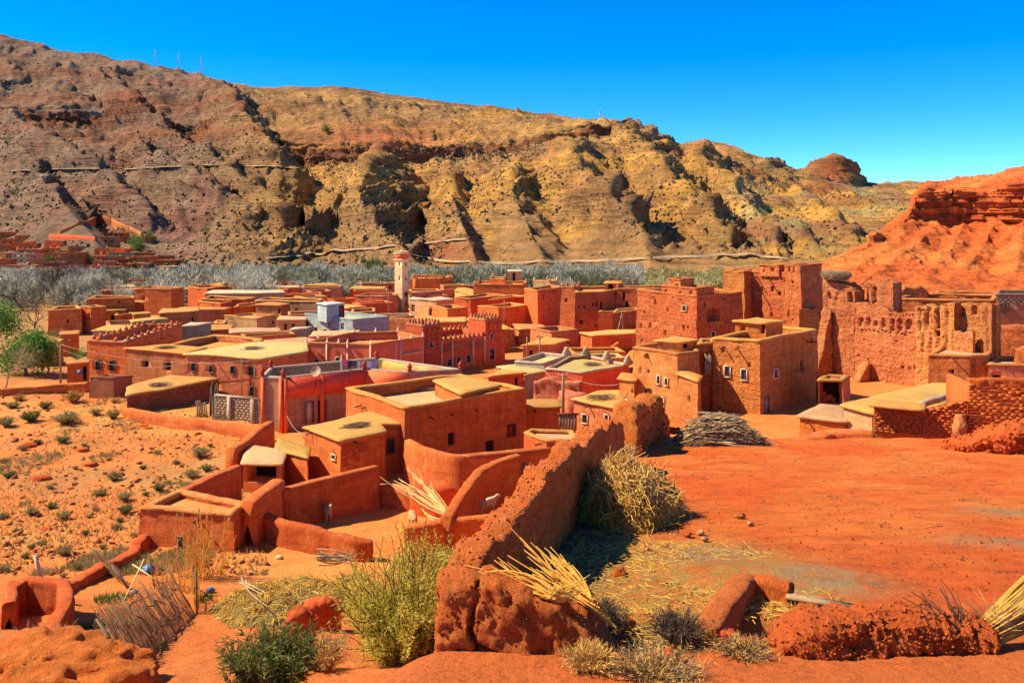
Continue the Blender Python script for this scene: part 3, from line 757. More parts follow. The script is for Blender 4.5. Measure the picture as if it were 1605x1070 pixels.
road('road', [(415,409),(480,404),(540,398),(600,391),(680,384),(740,376)], 1.0)
road('road', [(640,402),(700,414),(790,416),(870,414),(960,411),(1060,406),(1160,404),(1230,408)], 1.0)
# ------------------------------------------------------------------ builders for mud houses and walls
from mathutils.geometry import tessellate_polygon

def ccw(poly):
    poly = np.asarray(poly, dtype=float)
    x, y = poly[:, 0], poly[:, 1]
    a = (x * np.roll(y, -1) - np.roll(x, -1) * y).sum()
    return poly if a > 0 else poly[::-1]

def offset(poly, d):                    # grow a counter-clockwise polygon outwards by d (mitred)
    n = len(poly); out = np.empty_like(poly)
    for i in range(n):
        a, b, c = poly[i - 1], poly[i], poly[(i + 1) % n]
        e1 = (b - a) / (np.linalg.norm(b - a) + 1e-9); e2 = (c - b) / (np.linalg.norm(c - b) + 1e-9)
        n1 = np.array([e1[1], -e1[0]]); n2 = np.array([e2[1], -e2[0]])
        m = n1 + n2; k = m @ n1
        out[i] = b + m * (d / max(k, 0.35))
    return out

def ring(poly, res):                    # densify a closed polygon
    pts = []; n = len(poly)
    for i in range(n):
        a, b = poly[i], poly[(i + 1) % n]
        m = max(1, int(np.linalg.norm(b - a) / res))
        for k in range(m): pts.append(a + (b - a) * k / m)
    return np.array(pts)

def vnoise3(p, amp, f, seed=0):
    return amp * np.stack([fbm(p * f, 3, seed), fbm(p * f + 31.7, 3, seed), 0.5 * fbm(p * f + 77.1, 3, seed)], -1)

def ring_strip(polys_z, res, amp, seed):
    """closed strip through several parallel rings given as (polygon, z)"""
    base = polys_z[0][0]; n = len(base)
    counts = [max(1, int(np.linalg.norm(base[(i + 1) % n] - base[i]) / res)) for i in range(n)]
    rows = []
    for poly, z in polys_z:
        pts = []
        for i in range(n):
            a, b = poly[i], poly[(i + 1) % n]
            for k in range(counts[i]): pts.append(a + (b - a) * k / counts[i])
        pts = np.array(pts); rows.append(np.c_[pts, np.full(len(pts), z)])
    V = np.array(rows); m = V.shape[1]
    V = V + vnoise3(V, amp, 1.1, seed) + vnoise3(V, amp * 0.5, 4.0, seed + 5)
    i = np.arange(len(rows) - 1)[:, None] * m; j = np.arange(m)[None, :]; j2 = (j + 1) % m
    q = np.stack([i + j, i + j2, i + m + j2, i + m + j], -1).reshape(-1, 4)
    return V.reshape(-1, 3), q, m

def cap(poly, z):
    t = tessellate_polygon([[Vector((p[0], p[1], 0)) for p in poly]])
    V = np.c_[poly, np.full(len(poly), z)]
    out = []
    for a, b, c in t:
        n = np.cross(np.r_[poly[b] - poly[a], 0], np.r_[poly[c] - poly[a], 0])[2]
        out.append((a, b, c) if n > 0 else (a, c, b))
    return V, np.array(out)

def snap_lines(L, res, cuts):
    u = list(np.linspace(0, L, max(2, int(math.ceil(L / res)) + 1)))
    for a, b in cuts:
        u = [x for x in u if not (abs(x - a) < 0.03 or abs(x - b) < 0.03)]
        for c in (a, b): u += [c - 0.012, c + 0.012]
    return np.array(sorted(x for x in u if -1e-6 <= x <= L + 1e-6))

SEED = [100]
PLANS = []
def sag(V, base, H, k=0.09):               # old mud settles unevenly
    V[..., 2] += k * noise(np.stack([V[..., 0] * .33, V[..., 1] * .33, 0 * V[..., 0]], -1), 91) * np.clip((V[..., 2] - base) / H, 0, 1)
    return V

def house(name, label, pix=None, top=-12.0, base=None, mat='red', roof='roof_o', style='parapet', drop=0.35, th=0.35, cop='cop_o',
          amp=0.05, res=0.5, taper=0.02, wins=(), xy=None, cat='house', group=None, merlon=None, parent=None, coping=True, holes=None, hole_size=0.14, nf=0.9):
    """pix: outline of the roof in the photograph (solved at height top) or xy: plan in metres"""
    SEED[0] += 7; sd = SEED[0]
    poly = ccw([PZ(a, b, top)[:2] for a, b in pix]) if xy is None else ccw(xy)
    c = poly.mean(0)
    PLANS.append((poly, top))
    if base is None: base = float(ground_z(c[0], c[1], False)) - 0.4
    H = top - base
    pb = offset(poly, taper * H)
    own = parent is None
    if own:
        th_ = empty(name, (c[0], c[1], base)); tag(th_, label, cat, group); parent = th_
    n = len(poly)
    # assign openings to walls
    per = [[] for _ in range(n)]
    for w in wins:
        px, py, ww, hh, kind = w[:5]
        depth = w[5] if len(w) > 5 else 0.16
        best = None
        for i in range(n):
            A, B = poly[i], poly[(i + 1) % n]
            e = B - A; L = np.linalg.norm(e); u = e / L; nn = np.array([u[1], -u[0]])
            a = (px - CX) / F
            den = nn[0] * a + nn[1]
            if den >= -1e-6: continue
            Y = (nn @ A) / den
            if Y <= 0: continue
            hit = np.array([a * Y, Y]); s = (hit - A) @ u
            if -0.05 <= s <= L + 0.05 and (best is None or Y < best[1]):
                best = (i, Y, s, u, nn, L)
        if best is None: continue
        i, Y, s, u, nn, L = best
        fs = abs(u[0] - (px - CX) / F * u[1])
        wm = ww * Y / F / max(fs, 0.3); hm = hh * Y / F; z = (HY - py) / F * Y
        s = min(max(s, wm / 2 + 0.08), max(L - wm / 2 - 0.08, wm / 2 + 0.08))
        per[i].append((s - wm / 2, s + wm / 2, max(z - hm / 2, base + 0.02) - base, min(z + hm / 2, top - 0.05) - base, kind, depth))
    if holes:                                            # little putlog holes
        rr = np.random.RandomState(sd)
        for i in range(n):
            A, B = poly[i], poly[(i + 1) % n]; e = B - A; L = np.linalg.norm(e); u = e / L; nn = np.array([u[1], -u[0]])
            if nn @ ((A + B) / 2) >= 0: continue
            for _ in range(int(holes * L * H)):
                s = rr.uniform(0.3, L - 0.3); z = rr.uniform(0.25 * H, H - 0.4); z = round(z / 0.85) * 0.85 + 0.2
                if z > H - 0.25: continue
                k = hole_size * rr.uniform(0.6, 1.5)
                if all(s + 0.2 < r[0] or s - 0.2 > r[1] or z + 0.2 < r[2] or z - 0.2 > r[3] for r in per[i]):
                    per[i].append((s - k / 2, s + k / 2, z - k / 2, z + k / 2 * rr.uniform(1, 1.6), 'h', 0.22))
    mb = MB()
    for i in range(n):
        A, B, Ab, Bb = poly[i], poly[(i + 1) % n], pb[i], pb[(i + 1) % n]
        e = B - A; L = np.linalg.norm(e); u = e / L; nn = np.array([u[1], -u[0]])
        seen = nn @ ((A + B) / 2) < 0
        r = res if seen else max(res, 2.0)
        U = snap_lines(L, r, [(q[0], q[1]) for q in per[i]]); V = snap_lines(H, r, [(q[2], q[3]) for q in per[i]])
        UU, VV = np.meshgrid(U, V); t = VV / H; f = UU / L
        lo = Ab + (Bb - Ab) * f[..., None]; hi = A + (B - A) * f[..., None]
        xy_ = lo * (1 - t[..., None]) + hi * t[..., None]
        Pt = np.concatenate([xy_, (base + VV)[..., None]], -1)
        Pt = Pt + vnoise3(Pt, amp, nf, 3) + vnoise3(Pt, amp * 0.45, nf * 3.7, 8)
        if amp > 0.015: Pt = sag(Pt, base, H)
        for q in per[i]:
            ins = (UU > q[0]) & (UU < q[1]) & (VV > q[2]) & (VV < q[3])
            Pt[ins, :2] -= nn * q[5]
        mb.add(Pt, grid_faces(len(V), len(U)))
    if style == 'parapet':
        inn = offset(poly, -th)
        V, q, m = ring_strip([(poly, top), (inn, top), (inn, top - drop)], max(res, 0.6), amp * 0.5, 3)
        if amp > 0.015: V = sag(V, base, H)
        mb.add(V, q)
    mb.build('wall', M[mat], parent)
    if style == 'parapet':
        rv, rt = cap(offset(poly, -th * 0.6), top - drop)
        mesh_np('roof', rv, [rt], M[roof], parent)
        if coping:
            o = 0.05
            V, q, m = ring_strip([(offset(poly, o), top - 0.09), (offset(poly, o + 0.03), top + 0.01), (offset(poly, -th * 0.25), top + 0.085), (offset(poly, -th * 0.75), top + 0.08),
                                  (offset(poly, -th - 0.05), top + 0.0), (offset(poly, -th - 0.03), top - 0.09)], min(res, 0.4), 0.05 if amp > .015 else .02, sd)
            if amp > 0.015: V = sag(V, base, H)
            mesh_np('coping', V, [q], M[cop], parent, smooth=True)
    else:
        ov = 0.14
        V, q, m = ring_strip([(offset(poly, -0.05), top - 0.13), (offset(poly, ov), top - 0.14), (offset(poly, ov + 0.04), top - 0.04), (offset(poly, ov - 0.05), top + 0.03), (offset(poly, -0.35), top + 0.06)], min(res, 0.4), 0.06 if amp > .015 else .02, sd)
        if amp > 0.015: V = sag(V, base, H)
        k = np.arange(m) + 4 * m
        t = tessellate_polygon([[Vector((p[0], p[1], 0)) for p in V[k]]])
        t = np.array([[k[a] for a in tr] for tr in t])
        pp = V[:, :2]
        nn = np.cross(pp[t[:, 1]] - pp[t[:, 0]], pp[t[:, 2]] - pp[t[:, 0]])
        t[nn < 0] = t[nn < 0][:, ::-1]
        mesh_np('roof', V, [q, t], M[roof], parent)
    if own and amp > 0.02 and H > 2 and cat in ('house', 'kasbah'):      # wooden rain spouts under the roof edge
        rr = np.random.RandomState(sd)
        for i in range(n):
            A, B = poly[i], poly[(i + 1) % n]; e = B - A; L = np.linalg.norm(e); u = e / L; nn = np.array([u[1], -u[0]])
            if nn @ ((A + B) / 2) >= 0 or L < 2.2: continue
            for k in range(max(1, int(L / 3.2))):
                p = A + u * rr.uniform(.4, L - .4); z = top - (drop if style == 'parapet' else .2) - .08
                MB().tube([np.r_[p - nn * .1, z + .03], np.r_[p + nn * rr.uniform(.35, .6), z - .04]], .05, 5).build('spout', M['beam'], parent)
    # window and door parts
    for i in range(n):
        A, B, Ab, Bb = poly[i], poly[(i + 1) % n], pb[i], pb[(i + 1) % n]
        e = B - A; L = np.linalg.norm(e); u = e / L; nn = np.array([u[1], -u[0]])
        for (s0, s1, z0, z1, kind, dep) in per[i]:
            if kind in 'hn': continue
            sm, zm = (s0 + s1) / 2, (z0 + z1) / 2; t = zm / H
            ctr = (Ab + (Bb - Ab) * sm / L) * (1 - t) + (A + (B - A) * sm / L) * t
            c3 = np.r_[ctr, base + zm]
            u3 = np.r_[u, 0]; n3 = np.r_[nn, 0]; w3 = np.array([0, 0, 1.0])
            hw, hh = (s1 - s0) / 2, (z1 - z0) / 2
            pm = {'w': 'glass', 'b': 'bglass', 'o': 'dark', 'd': 'wood', 'D': 'white', 'g': 'glass', 'B': 'bglass', 's': 'dark', 'r': 'redpot'}[kind]
            fm = {'w': 'white', 'b': 'white', 'o': None, 'd': 'beam', 'D': 'wood', 'g': 'wood', 'B': 'wood', 's': 'trim', 'r': 'beam'}[kind]
            nm = 'door' if kind in 'dDB' else 'window'
            if fm:
                fr = MB(); bw = min(0.05, hw * 0.35)
                fr.frame_box(c3 + w3 * (hh + bw * 0.5) + n3 * 0.02, u3, n3, w3, hw + bw, 0.055, bw * 0.6)
                if nm == 'window': fr.frame_box(c3 - w3 * (hh + bw * 0.5) + n3 * 0.03, u3, n3, w3, hw + bw * 1.2, 0.07, bw * 0.6)
                for sg in (-1, 1): fr.frame_box(c3 + u3 * sg * (hw + bw * 0.45) + n3 * 0.02, u3, n3, w3, bw * 0.6, 0.05, hh + bw * 0.2)
                f = fr.build(nm, M[fm], parent)
                pn = MB().frame_box(c3 - n3 * (dep - 0.03), u3, n3, w3, hw + 0.01, 0.02, hh + 0.01)
                pn.build('pane' if nm == 'window' else 'panel', M[pm], f)
                if kind in 'wbg':
                    gr = MB()
                    for k in range(1, 3): gr.frame_box(c3 + u3 * (k / 3 - 0.5) * 2 * hw - n3 * 0.03, u3, n3, w3, 0.013, 0.012, hh)
                    for k in range(1, 4): gr.frame_box(c3 + w3 * (k / 4 - 0.5) * 2 * hh - n3 * 0.055, u3, n3, w3, hw, 0.012, 0.013)
                    gr.build('grille', M['iron'], f)
            else:
                MB().frame_box(c3 - n3 * (dep - 0.03), u3, n3, w3, hw + 0.01, 0.02, hh + 0.01).build(nm, M[pm], parent)
    if merlon:
        kind, step, mm = merlon
        rp = offset(poly, -th * 0.5)
        for i in range(n):
            A, B = rp[i], rp[(i + 1) % n]; e = B - A; L = np.linalg.norm(e); u = np.r_[e / L, 0]; nn = np.array([u[1], -u[0], 0])
            k = max(1, int(L / step))
            for j in range(k + (kind == 'corner')):
                if kind == 'corner' and j > 0: break
                pos = A if kind == 'corner' else A + e * (j + 0.5) / k
                c3 = np.r_[pos, top + 0.05]
                mbm = MB()
                if kind in ('tri', 'corner'):
                    s = 0.30 if kind == 'tri' else 0.32; h = 0.42 if kind == 'tri' else 0.6; d = min(th * 0.5, 0.16)
                    V = [c3 - u * s - nn * d, c3 + u * s - nn * d, c3 + np.array([0, 0, h]) - nn * d * 0.4, c3 - u * s + nn * d, c3 + u * s + nn * d, c3 + np.array([0, 0, h]) + nn * d * 0.4]
                    mbm.add(V, [(0, 3, 4, 1), (1, 4, 5, 2), (0, 2, 5, 3)], [(0, 1, 2), (3, 5, 4)])
                else:                                       # stepped tooth
                    for a, z0, z1 in ((0.17, 0, 0.17), (0.10, 0.17, 0.32), (0.05, 0.32, 0.44)):
                        mbm.frame_box(c3 + np.array([0, 0, (z0 + z1) / 2]), u, nn, np.array([0, 0, 1.0]), a, 0.09, (z1 - z0) / 2)
                mbm.build('merlon', M[mm], parent)
    return parent

def mudwall(name, label, pts, th=0.45, mat='fgwall', amp=0.06, res=0.25, cop=None, cat='wall', jag=0.0, nf=1.0, base=None, lift=0.0, group=None, round_=0.5, bat=0.06, pits=0.0, parent=None):
    """a free-standing mud wall along pts (x, y, z_top), grown from the ground with a rounded top"""
    SEED[0] += 7; sd = SEED[0]
    pts = np.array(pts, dtype=float)
    d = np.r_[0, np.cumsum(np.linalg.norm(np.diff(pts[:, :2], axis=0), axis=1))]
    m = max(3, int(d[-1] / res))
    s = np.linspace(0, d[-1], m)
    c = np.stack([np.interp(s, d, pts[:, k]) for k in range(3)], -1)
    for _ in range(2): c[1:-1] = (c[:-2] + 2 * c[1:-1] + c[2:]) / 4
    tdir = np.gradient(c[:, :2], axis=0); tdir /= np.linalg.norm(tdir, axis=1)[:, None]
    nrm = np.stack([tdir[:, 1], -tdir[:, 0]], -1)
    zb = (ground_z(c[:, 0], c[:, 1], False) if base is None else np.full(m, base)) - 0.35
    zt = c[:, 2] + jag * fbm(np.stack([s * 0.9, s * 0 + sd, s * 0], -1), 4, sd)
    hres = max(res, 0.05)
    k = int(np.clip((zt - zb).max() / hres, 3, 60))
    prof = [(1, t, 0) for t in np.linspace(0, 1, k)]
    for a in (0.8, 0.45, 0, -0.45, -0.8): prof.append((a, 1, math.sqrt(max(0, 1 - a * a)) * 0.5))
    prof += [(-1, t, 0) for t in np.linspace(1, 0, k)]
    rows = []
    for i in range(m):
        for (a, t, r) in prof:
            h = zt[i] - zb[i]
            w = th * 0.5 * (1 + bat * (1 - t) * h / th)
            rows.append((c[i, 0] + nrm[i, 0] * a * w, c[i, 1] + nrm[i, 1] * a * w, zb[i] + h * t + r * th * round_ * 0.6))
    V = np.array(rows).reshape(m, len(prof), 3)
    V = V + vnoise3(V, amp, nf, 3) + vnoise3(V, amp * 0.5, nf * 3.3, 8)
    if amp > 0.03: V = V + vnoise3(V, amp * 0.30, nf * 9.0, 18)
    if res < 0.2: V = V + vnoise3(V, 0.022, 17.0, 19)
    if lift:                                            # courses of rammed earth
        f = sstep(0.82, 1.0, np.abs(((V[..., 2] + 0.1 * fbm(V * 0.6, 2, 4)) / lift) % 1 - 0.5) * 2)
        a = np.array([p[0] for p in prof])[None, :, None] * 0.05
        V[..., :2] -= nrm[:, None, :] * a * f[..., None]
    if pits:
        g_ = noise(V * 7.0, 60); g2 = sstep(0.45, 0.8, g_)
        a = np.array([p[0] if abs(p[0]) == 1 and p[1] < .97 else 0 for p in prof])[None, :]
        V[..., :2] -= nrm[:, None, :] * (a * g2 * pits)[..., None]
    q = grid_faces(m, len(prof)).copy()
    V2 = V.reshape(-1, 3); t = []
    for row, flip in ((0, False), (m - 1, True)):       # close the ends
        idx = row * len(prof) + np.arange(len(prof)); ce = V2[idx].mean(0); V2 = np.vstack([V2, ce]); ci = len(V2) - 1
        for a, b in zip(idx[:-1], idx[1:]): t.append((ci, b, a) if flip else (ci, a, b))
    o = mesh_np(name, V2, [q[:, ::-1], np.array(t)], M[mat], parent, smooth=amp < 0.02)
    if parent is None: tag(o, label, cat, group)
    return o

def brick_field(name, A, B, z0, z1fn, mat, parent, bl=0.30, bh=0.115, gap=0.02, proud=0.05, nsign=1, seed=1):
    """courses of mud brick laid on the face from A to B (plan points); z1fn(s) gives the top"""
    rr = np.random.RandomState(seed)
    A = np.asarray(A, float); B = np.asarray(B, float); e = B - A; L = np.linalg.norm(e); u = np.r_[e / L, 0]
    nn = np.array([u[1], -u[0], 0]) * nsign; w3 = np.array([0, 0, 1.0]); mb = MB(); row = 0; z = z0
    while z < z1fn(0) + 6:
        s = -(row % 2) * bl / 2; anyb = False
        while s < L:
            l = bl * rr.uniform(0.85, 1.1); s1 = min(s + l, L); s0 = max(s, 0)
            if s1 - s0 > 0.06 and z + bh * 0.7 < z1fn((s0 + s1) / 2):
                anyb = True
                pd = proud * rr.uniform(0.25, 1.1)
                cz = z + bh / 2 + rr.uniform(-.008, .008)
                tilt = rr.uniform(-0.05, 0.05); uu = u + w3 * tilt
                mb.frame_box(np.r_[A, 0] + u * (s0 + s1) / 2 + nn * (pd * 0.5 - 0.03) + w3 * cz, uu, nn, w3, (s1 - s0 - gap) / 2, pd * 0.5 + 0.03, (bh - gap) / 2)
            s += l
        if not anyb: break
        z += bh; row += 1
    o = mb.build(name, M[mat], parent); o['kind'] = 'stuff'
    return o

def stick_mesh(mb, p0, p1, r, bend=0.0, n=3, seg=1, rr=R, taper=0.6):
    p0, p1 = np.asarray(p0, float), np.asarray(p1, float)
    t = np.linspace(0, 1, seg + 1)[:, None]
    pts = p0 + (p1 - p0) * t
    if bend:
        o = rr.normal(size=3); o -= (o @ (p1 - p0)) * (p1 - p0) / ((p1 - p0) @ (p1 - p0) + 1e-9)
        pts = pts + np.sin(t * math.pi) * o * bend
    mb.tube(pts, r * (1 - (1 - taper) * t[:, 0]), n, cap=False)
# ------------------------------------------------------------------ the village, near to far
def XYZ(px, py, Z): return PZ(px, py, Z)
def wall_pts(lst):                      # (px, py, z_top) -> x, y, z_top
    return [tuple(PZ(a, b, z)) for a, b, z in lst]

# --- the big red house in the middle and its yards
t = house('mud_house', 'large smooth red mud house with stair box on its flat roof, centre',
          [(634,639),(824.5,611),(723,586),(543,609)], -11.84, -16.3, 'orange', 'roof_p', drop=0.75, th=0.45, cop='cop_o', amp=0.04, res=0.4, taper=0.015,
          wins=[(707,688,10,19,'o',.2),(801,674,10,17,'r',.2),(767,701,13,20,'o',.2)])
house('stair_box', '', [(682,596),(730,587),(783,605),(724,617.5)], -11.50, -12.55, 'orange', 'roof_y', 'slab', parent=t, amp=0.04, res=0.4, taper=0)
mb = MB()
t2 = house('mud_annex', 'low red annex with straw mud roof against the large red house',
          [(479,668),(534,689.5),(603,675),(594,665.5),(634,662),(586,645)], -12.9, -16.2, 'orange', 'roof_y', 'slab', amp=0.05, res=0.35, taper=0.03,
          wins=[(524,716,6,7,'w',.12),(611,699,10,20,'g',.15)])
a, b = PZ(534,689.5,-12.9)[:2], PZ(603,675,-12.9)[:2]
brick_field('brick_patch', a + (b - a) * 0.03, a + (b - a) * 0.60, -14.5, lambda s: -13.1 - 0.12 * s, 'brick', t2, bl=0.28, bh=0.12, proud=0.06, seed=3)

house('grey_salmon_house', 'grey house with salmon roof parapet and red corner finials',
      [(411,590),(444,592),(571,579),(642,583),(722,579),(590,561),(424,576)], -11.8, -16.3, 'grey', 'roof_c', drop=1.0, th=0.22, cop='cop_c', amp=0.012, res=0.7, taper=0.0,
      wins=[(485,646,11,33,'D',.12),(505,644,13,34,'o',.5)])
t = [o for o in bpy.data.objects if o.name == 'grey_salmon_house'][0]
A, B = PZ(444,592,-11.8), PZ(571,579,-11.8); A2 = PZ(411,590,-11.8)
u = (B - A) / np.linalg.norm(B - A); nn = np.array([u[1], -u[0], 0]); w3 = np.array([0, 0, 1.0])
L = np.linalg.norm(B - A)
MB().frame_box((A + B) / 2 + nn * 0.10 - w3 * 0.78, u, nn, w3, L / 2, 0.10, 0.76).build('parapet_band', M['salmon'], t)
u2 = (A - A2) / np.linalg.norm(A - A2); n2 = np.array([u2[1], -u2[0], 0])
for c, un in ((A + u * 0.12 + nn * 0.12, (u, nn)), (A + u * L * 0.455 + nn * 0.12, (u, nn)), (A2 + u2 * 0.12 + n2 * 0.05, (u2, n2)), (A - u2 * 0.14 + n2 * 0.06, (u2, n2))):
    MB().frame_box(c - w3 * 2.25, un[0], un[1], w3, 0.13, 0.13, 2.22).build('column', M['salmon'], t)
C_, D_ = PZ(571,579,-11.8), PZ(642,583,-11.8); u3 = (D_ - C_) / np.linalg.norm(D_ - C_); n3 = np.array([u3[1], -u3[0], 0])
MB().frame_box((C_ + D_) / 2 + n3 * 0.04 - w3 * 0.78, u3, n3, w3, np.linalg.norm(D_ - C_) / 2 - 0.12, 0.05, 0.76).build('parapet_band', M['salmon'], t)
E_, F_ = PZ(722,579,-11.8), PZ(590,561,-11.8); u4 = (F_ - E_) / np.linalg.norm(F_ - E_); n4 = np.array([-u4[1], u4[0], 0])
MB().frame_box((E_ + F_) / 2 + n4 * 0.26 - w3 * 0.5, u4, n4, w3, np.linalg.norm(F_ - E_) / 2 - 0.6, 0.03, 0.42).build('inner_parapet', M['ochre'], t)
for px, py in ((411,590),(424,577),(444,592),(571,579),(590,562),(642,583),(722,579)):
    c = PZ(px, py, -11.8) + np.array([0, 0, 0.07])
    MB().lathe(c, [(0.0,0),(0.17,0.0),(0.2,0.1),(0.13,0.2),(0.2,0.32),(0.2,0.42),(0.1,0.5),(0.05,0.62),(0,0.66)], 8).build('finial', M['redpot'], t)
# things on that roof
c = PZ(483,592,-11.8) + np.array([0.3, 1.2, 0.05])
d = empty('satellite_dish', tuple(c)); tag(d, 'round cream satellite dish behind the salmon parapet', 'dish')
mb = MB(); ang = np.arange(20) / 20 * 2 * math.pi
dn = np.array([-0.25, -0.9, 0.35]); dn /= np.linalg.norm(dn); du = np.cross(dn, w3); du /= np.linalg.norm(du); dv = np.cross(du, dn)
rings = [c + w3 * 0.25 + dn * (0.14 * (r / 0.42) ** 2 - 0.1) + r * (np.cos(a_) * du + np.sin(a_) * dv) for r in (0.02, 0.15, 0.3, 0.42) for a_ in ang]
mb.add(rings, [(i * 20 + j, i * 20 + (j + 1) % 20, (i + 1) * 20 + (j + 1) % 20, (i + 1) * 20 + j) for i in range(3) for j in range(20)])
mb.build('reflector', M['cop_c'], d, smooth=True)
mb = MB(); mb.tube([c - w3 * 1.0, c + w3 * 0.2 - dn * 0.12], 0.03, 6); mb.build('mast', M['iron'], d)
c = PZ(533,583,-11.8) + np.array([0, 0.6, 0])
tag(MB().tube([c - w3 * 0.9, c + w3 * 0.75, c + w3 * 1.25], [0.07, 0.06, 0.05], 6).build('roof_post', M['trim'], None), 'bare pale post on the roof left of the laundry', 'post')
l0, l1 = PZ(536,566,-11.0), PZ(601,560,-11.0)
l0[1] = 71.5; l1[1] = 74.5; l0 = P(537, 563, 71.5); l1 = P(602, 563, 74.5)
lt = np.linspace(0, 1, 12)[:, None]; line = l0 + (l1 - l0) * lt - np.array([0, 0, 1]) * (0.18 * np.sin(lt * math.pi))
tag(MB().tube(line, 0.012, 4).build('clothes_line', M['wire'], None), 'thin clothes line sagging over the grey house roof', 'rope')
for k, (f, w, h, colr, lab) in enumerate([(0.06,.34,.45,(.75,.12,.28),'bright pink garment at the left end of the clothes line'),(0.17,.22,.6,(.04,.03,.05),'black trousers hanging second from left on the line'),(0.28,.3,.4,(.10,.08,.12),'small dark shirt on the clothes line beside the black trousers'),
        (0.38,.2,.75,(.72,.62,.66),'long pale towel on the clothes line'),(0.5,.34,.55,(.62,.22,.26),'dull red shirt in the middle of the clothes line'),(0.62,.3,.5,(.75,.60,.62),'light pink cloth on the clothes line right of the red shirt'),(0.75,.38,.7,(.36,.28,.62),'lilac garment on the clothes line'),(0.9,.3,.6,(.75,.52,.12),'yellow cloth at the right end of the clothes line')]):
    p = l0 + (l1 - l0) * f - np.array([0, 0, 0.18 * math.sin(f * math.pi)]); uu = (l1 - l0) / np.linalg.norm(l1 - l0); nn_ = np.array([uu[1], -uu[0], 0])
    gx, gz = np.meshgrid(np.linspace(-w, w, 7), np.linspace(0, -h, 5))
    V = p + gx[..., None] * uu * (0.85 + 0.15 * np.cos(gz[..., None] * 6)) + gz[..., None] * w3 + nn_ * (0.05 * np.sin(gx * 12 + k) * (-gz / h + .2))[..., None]
    M['cl%d' % k] = plain('cloth_%d' % k, colr, 0.9, 0.2)
    V = np.stack([V, V + nn_ * 0.012]).reshape(-1, 3); q = grid_faces(5, 7)
    tag(mesh_np('laundry', V, [q, q[:, ::-1] + 35], M['cl%d' % k]), lab, 'laundry', 'washing on the roof line')

# --- yard walls in front
Wl = mudwall
house('mud_barn', 'small flat-roofed mud barn with a narrow door, lower left', [(221,794.5),(365,807.5),(388,789),(283,768)], -13.6, -16.4, 'red', 'roof_o', drop=0.22, th=0.38, cop='cop_o', amp=0.06, res=0.22, taper=0.05,
      wins=[(287,861,9,42,'D',.25),(312,821,3,10,'o',.2)])
Wl('yard_wall', 'red mud wall running back from the small barn', wall_pts([(283,770,-13.75),(330,747,-13.75),(372,730,-13.75)]), 0.5, 'red', 0.05, 0.25)
Wl('yard_wall', 'thick mud wall climbing from the straw shed to the grey house', wall_pts([(362,704,-13.6),(385,690,-13.6),(405,672,-13.6),(424,661,-13.7)]), 0.6, 'red', 0.05, 0.25)
Wl('yard_wall', 'tall thick wall stub between barn and sheep yard', wall_pts([(388,789,-13.35),(412,770,-13.2),(437,753,-13.15)]), 0.75, 'red', 0.06, 0.22)
Wl('yard_wall', 'long mud wall behind the sheep in the yard', wall_pts([(440,768,-13.55),(490,754,-13.5),(545,741,-13.45),(590,731,-13.6)]), 0.5, 'red', 0.05, 0.22, lift=0.7)
Wl('yard_wall', 'broken striped mud wall in front of the sheep yard', wall_pts([(411,806,-14.2),(449,819,-14.2),(510,832,-14.25),(560,845,-14.3),(583,850,-14.5)]), 0.5, 'fgwall', 0.07, 0.14, jag=0.12, lift=0.28)
Wl('yard_wall', 'low red yard wall behind the green bush', wall_pts([(632,826,-13.6),(700,815,-13.5),(745,811,-13.45),(790,806,-13.4)]), 0.5, 'fgwall', 0.06, 0.16, lift=0.75)
Wl('yard_wall', 'slanting pen wall with pale top edge', wall_pts([(700,812,-13.3),(722,775,-13.25),(751,738,-13.2),(780,722,-13.2),(812,713,-13.2)]), 0.55, 'fgwall', 0.06, 0.18)
Wl('yard_wall', 'wavy mud wall along the front of the large red house', wall_pts([(640,690,-13.4),(658,700,-13.4),(690,710,-13.4),(718,715,-13.4),(760,711,-13.35),(805,707,-13.35),(865,700,-13.3),(900,694,-13.2)]), 0.55, 'orange', 0.05, 0.25)
Wl('yard_wall', 'dark rubble wall below the house passage', wall_pts([(598,757,-14.6),(640,766,-14.6),(655,772,-14.8)]), 0.5, 'red', 0.10, 0.2, jag=0.2)
Wl('rubble_heap', 'heap of fallen mud rubble beside the pale stick bundle', wall_pts([(655,757,-14.2),(690,760,-14.1),(715,768,-14.5)]), 1.3, 'clod', 0.16, 0.16, jag=0.35, cat='rubble')
# pen gate
c = PZ(823,748,-14.4); gt = empty('pen_gate', tuple(c)); tag(gt, 'rough plank gate in the corner of the pen', 'gate')
for k in range(5):
    MB().frame_box(c + np.array([-0.3 + k * 0.15, 0.02 * (k % 2), 0]), [1,0,0],[0,1,0],[0,0,1], 0.066, 0.02, 0.78 + 0.03 * (k % 3)).build('plank', M['wood'], gt)
for dz in (-0.45, 0.45): MB().frame_box(c + np.array([0, -0.04, dz]), [1,0,0],[0,1,0],[0,0,1], 0.38, 0.02, 0.05).build('rail', M['wood'], gt)
# straw-roofed shed and lean-to
house('straw_shed', 'low open shed with straw thatch behind the barn', [(381,724),(440,727),(446,708),(392,700)], -14.0, -16.3, 'red', 'roof_p', 'slab', amp=0.06, res=0.3, wins=[(410,742,44,26,'o',1.2)], cat='shed')
house('lean_to', 'small sloping lean-to with yellow roof left of the annex', [(434,702),(482,718),(483,703),(437,686)], -13.9, -16.3, 'red', 'roof_y', 'slab', amp=0.07, res=0.3, cat='shed')
house('mud_house', 'low flat lavender-grey roof beside the foreground wall', [(822,677),(856,691),(912,692),(897,674),(832,672)], -12.9, -16.3, 'orange', 'roof_p', drop=0.2, th=0.25, amp=0.05, res=0.4)

